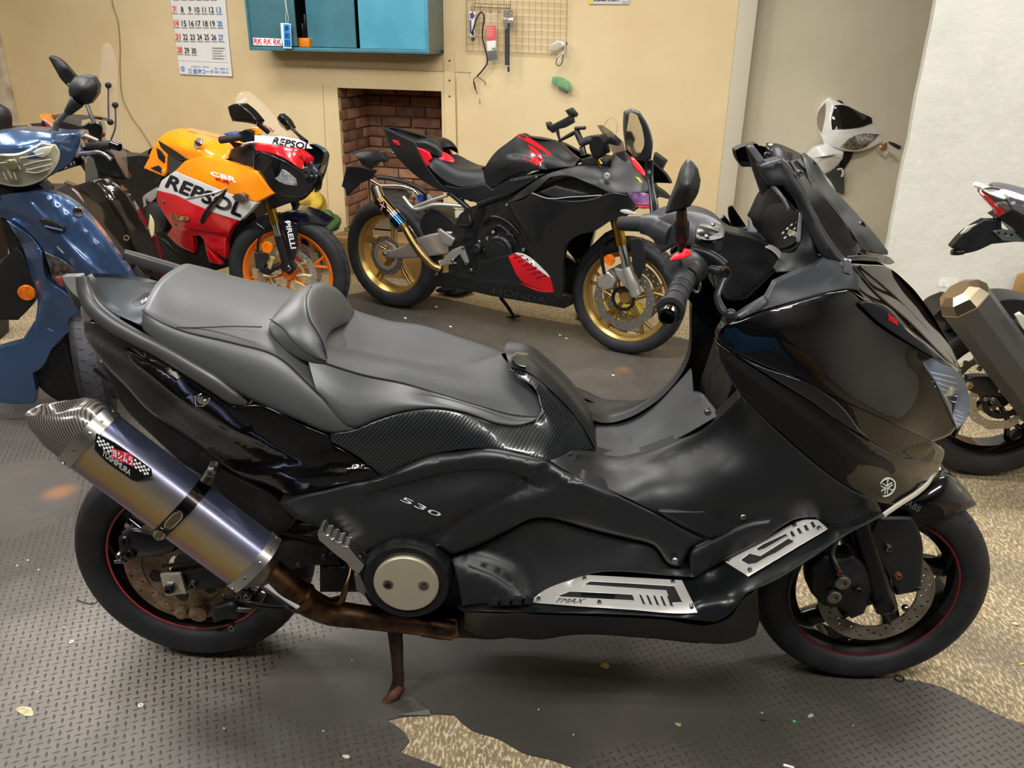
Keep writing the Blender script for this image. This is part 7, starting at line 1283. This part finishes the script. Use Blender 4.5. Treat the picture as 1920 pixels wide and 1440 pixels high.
# ================= SMALL THINGS ON THE FLOOR =================
def onfloor(u,v,z=.005): return G(u,v,z)
def washer(u,v,r,label):
    p=onfloor(u,v); top(lathe(None,'washer',p+Z3*.001,Z3,[(-1,r),(1,r),(1,r*.45),(-1,r*.45)],M('washer_zinc','#e4e2da',.35,.1),seg=20,closed=True),label,'washer')
washer(134,1204,6,'small bright washer on the mat left of the rear tyre');washer(264,1323,6,'small bright washer on the mat below the rear tyre')
def flake(name,u,v,px,mat,label,cat,seed,th=1.2,n=9,asp=.6,rot=.4,z=.0055):
    rn=random.Random(seed); P=[]
    for i in range(n):
        a=2*np.pi*i/n; r=px*(.6+.5*rn.random()); x=r*math.cos(a);y_=asp*r*math.sin(a); P.append((u+x*math.cos(rot)-y_*math.sin(rot),v+(x*math.sin(rot)+y_*math.cos(rot))*.6))
    g=np.array([onfloor(a,b_,z)[:2] for a,b_ in P]); o=plate(None,name,(0,0,z),X3,Y3,[g],th,mat); return top(o,label,cat)
leafm=M('dry_leaf','#d2c2a0',.7,var=(60,'#a08c66'))
flake('dry_leaf',48,1333,24,leafm,'pale dry leaf scrap on the mat at the lower left','leaf',1);flake('dry_leaf',1134,1249,9,M('yellow_leaf','#e6c860',.6),'small yellow leaf scrap on the dark mat under the scooter','leaf',2,asp=1.2)
flake('leaf_scrap',1272,1358,9,M('olive_leaf','#8d8558',.7),'olive leaf scrap on the mat right of the concrete patch','leaf',3,rot=.9);flake('leaf_scrap',1521,1342,9,M('pale_olive','#9a967c',.7),'pale curled leaf scrap on the front edge of the mat','leaf',4,rot=-1.)
flake('green_chip',1429,1336,3,M('green_chip','#4fd06a',.4),'tiny green plastic chip, left of two, on the front mat','chip',5);flake('green_chip',1489,1352,4,M('green_chip','#4fd06a'),'tiny green plastic chip, right of two, on the front mat','chip',6)
flake('black_scrap',1431,1350,8,black_matte,'thin black rubber scrap between the green chips','scrap',7,asp=.25,rot=.1);flake('paper_strip',1478,1436,16,white_flat,'white paper strip cut off by the bottom edge of the frame','paper',8,asp=.25,rot=.4)
flake('yellow_straw',1916,1244,8,M('yellow_straw','#d8c24a',.5),'short yellow straw on the concrete at the right edge','straw',9,asp=.3,rot=-.4);flake('bottle_cap_shard',1904,1169,7,M('pale_shard','#d4c8a8',.6),'pale oval chip on the concrete at the right edge','chip',10)
flake('paper_scrap',1185,624,12,white_flat,'white paper scrap behind the gold front wheel','paper',11,asp=.4);flake('paper_scrap',648,1418,10,M('grey_paper','#b9b4aa',.6),'grey paper scrap on the mat left of the concrete patch','paper',12)
p=onfloor(1686,1272,.006); top(tube(None,'rubber_ring',[p+.011*np.array([math.cos(a),math.sin(a),0]) for a in np.linspace(0,2*np.pi,13)],1.8,black_satin,seg=6,k=2,caps=False),'small black rubber ring on the concrete below the front tyre','ring')
top(tube(None,'wire_scrap',[onfloor(a,b_,.007) for a,b_ in((143,1124),(160,1130),(178,1131),(182,1127))],1.2,black_satin,seg=6),'short dark wire scrap left of the rear tyre','wire')
rn=random.Random(11); crumbs=[(52,1050),(32,1060),(72,1068),(120,1176),(70,1297),(420,1365),(606,1370),(660,1238),(1075,1377),(1230,1265),(1600,1360),(1010,1330),(910,663),(760,596),(845,612),(818,575),(1150,703),(1050,628),(985,650),(1180,648),(860,640),(1062,634)]
for i,(u,v) in enumerate(crumbs): flake('grit_crumb',u,v,2.2 if v>900 else 3,white_flat,'tiny white crumb of grit on the rubber mat','grit',20+i)['group']='white crumbs on the mat'
# curled tear of the mat beside the concrete patch
cm=mk('mat_curl',[onfloor(u,v,z) for u,v,z in ((757,1307,.006),(775,1308,.012),(792,1318,.016),(804,1330,.014),(808,1341,.006),(790,1341,.006),(765,1342,.006),(745,1340,.006))],[tuple(range(8))],matm,mat_root,False)
# ================= THE SIDE OF THE WORKSHOP BEHIND THE VIEWER (seen in reflections) =================
wb_=root('workbench',(.4,-2.35,0),0,'dark steel workbench along the wall behind the viewer, seen only in reflections','workbench')
dkm=M('bench_dark','#17191b',.5)
box(wb_,'bench_top',(.4,-2.35,.95),X3*2.6,Y3*.35,Z3*.03,dkm)
for a in (-2.1,2.9):
    for d in (-2.65,-2.05): box(wb_,'leg',(a,d,.46),X3*.03,Y3*.03,Z3*.46,dkm)
box(wb_,'under_shelf',(.4,-2.35,.3),X3*2.5,Y3*.33,Z3*.02,dkm);
for i,(a,w_,h_) in enumerate(((-1.6,.2,.3),(-.8,.3,.22),(.2,.15,.4),(1.2,.35,.26),(2.2,.25,.36))):
    top(box(None,'tool_case',(a,-2.4,0.985+h_/2),X3*w_,Y3*.18,Z3*h_/2,M('case_%d'%i,['#1d1f22','#2a2420','#15181c','#231c1a','#20242a'][i],.5),bev=10),['wide low','broad','tall narrow','widest','tall broad'][i]+' dark tool case on the workbench behind the viewer','case','tool cases on the workbench')
tarp=M('blue_tarp','#2f6d9c',.45,bump=(14,.6),var=(6,'#255c86'))
tr=root('covered_scooter',(1.3,-1.5,0),0,'scooter under a blue tarpaulin behind the viewer, seen only in reflections','motor scooter')
V=[];n=16;m_=28
for i in range(n):
    f=i/(n-1); z=.82*(1-f); wd=.28+.10*f
    for j in range(m_):
        a=2*np.pi*j/m_; rr=1+.05*math.sin(a*7+f*2)*f; V.append((1.3+rr*.85*np.sign(math.cos(a))*abs(math.cos(a))**.5*(.85+.15*f),-1.5+rr*wd*np.sign(math.sin(a))*abs(math.sin(a))**.6,max(.02,z+.10*math.cos(a*2)*(1-f))))
F_=grid_faces(n,m_,False,True)+[tuple(range(m_))]; mk('tarpaulin',V,F_,tarp,tr,True,recalc=True)
for a in (.75,1.85): lathe(tr,'wheel',(a,-1.5,.2),Y3,[(-45,120),(-45,200),(45,200),(45,120)],rubber,seg=32,closed=True)
cb=root('cardboard_box',(2.75,-1.35,0),0,'tall tan cardboard box beside the blue tarpaulin behind the viewer','box')
for c_,h_ in (((2.75,-1.11,.35),(X3*.3,Y3*.004,Z3*.35)),((2.75,-1.59,.35),(X3*.3,Y3*.004,Z3*.35)),((2.45,-1.35,.35),(X3*.004,Y3*.24,Z3*.35)),((3.05,-1.35,.35),(X3*.004,Y3*.24,Z3*.35)),((2.75,-1.35,.70),(X3*.3,Y3*.24,Z3*.004))): box(cb,'panel',c_,*h_,card)
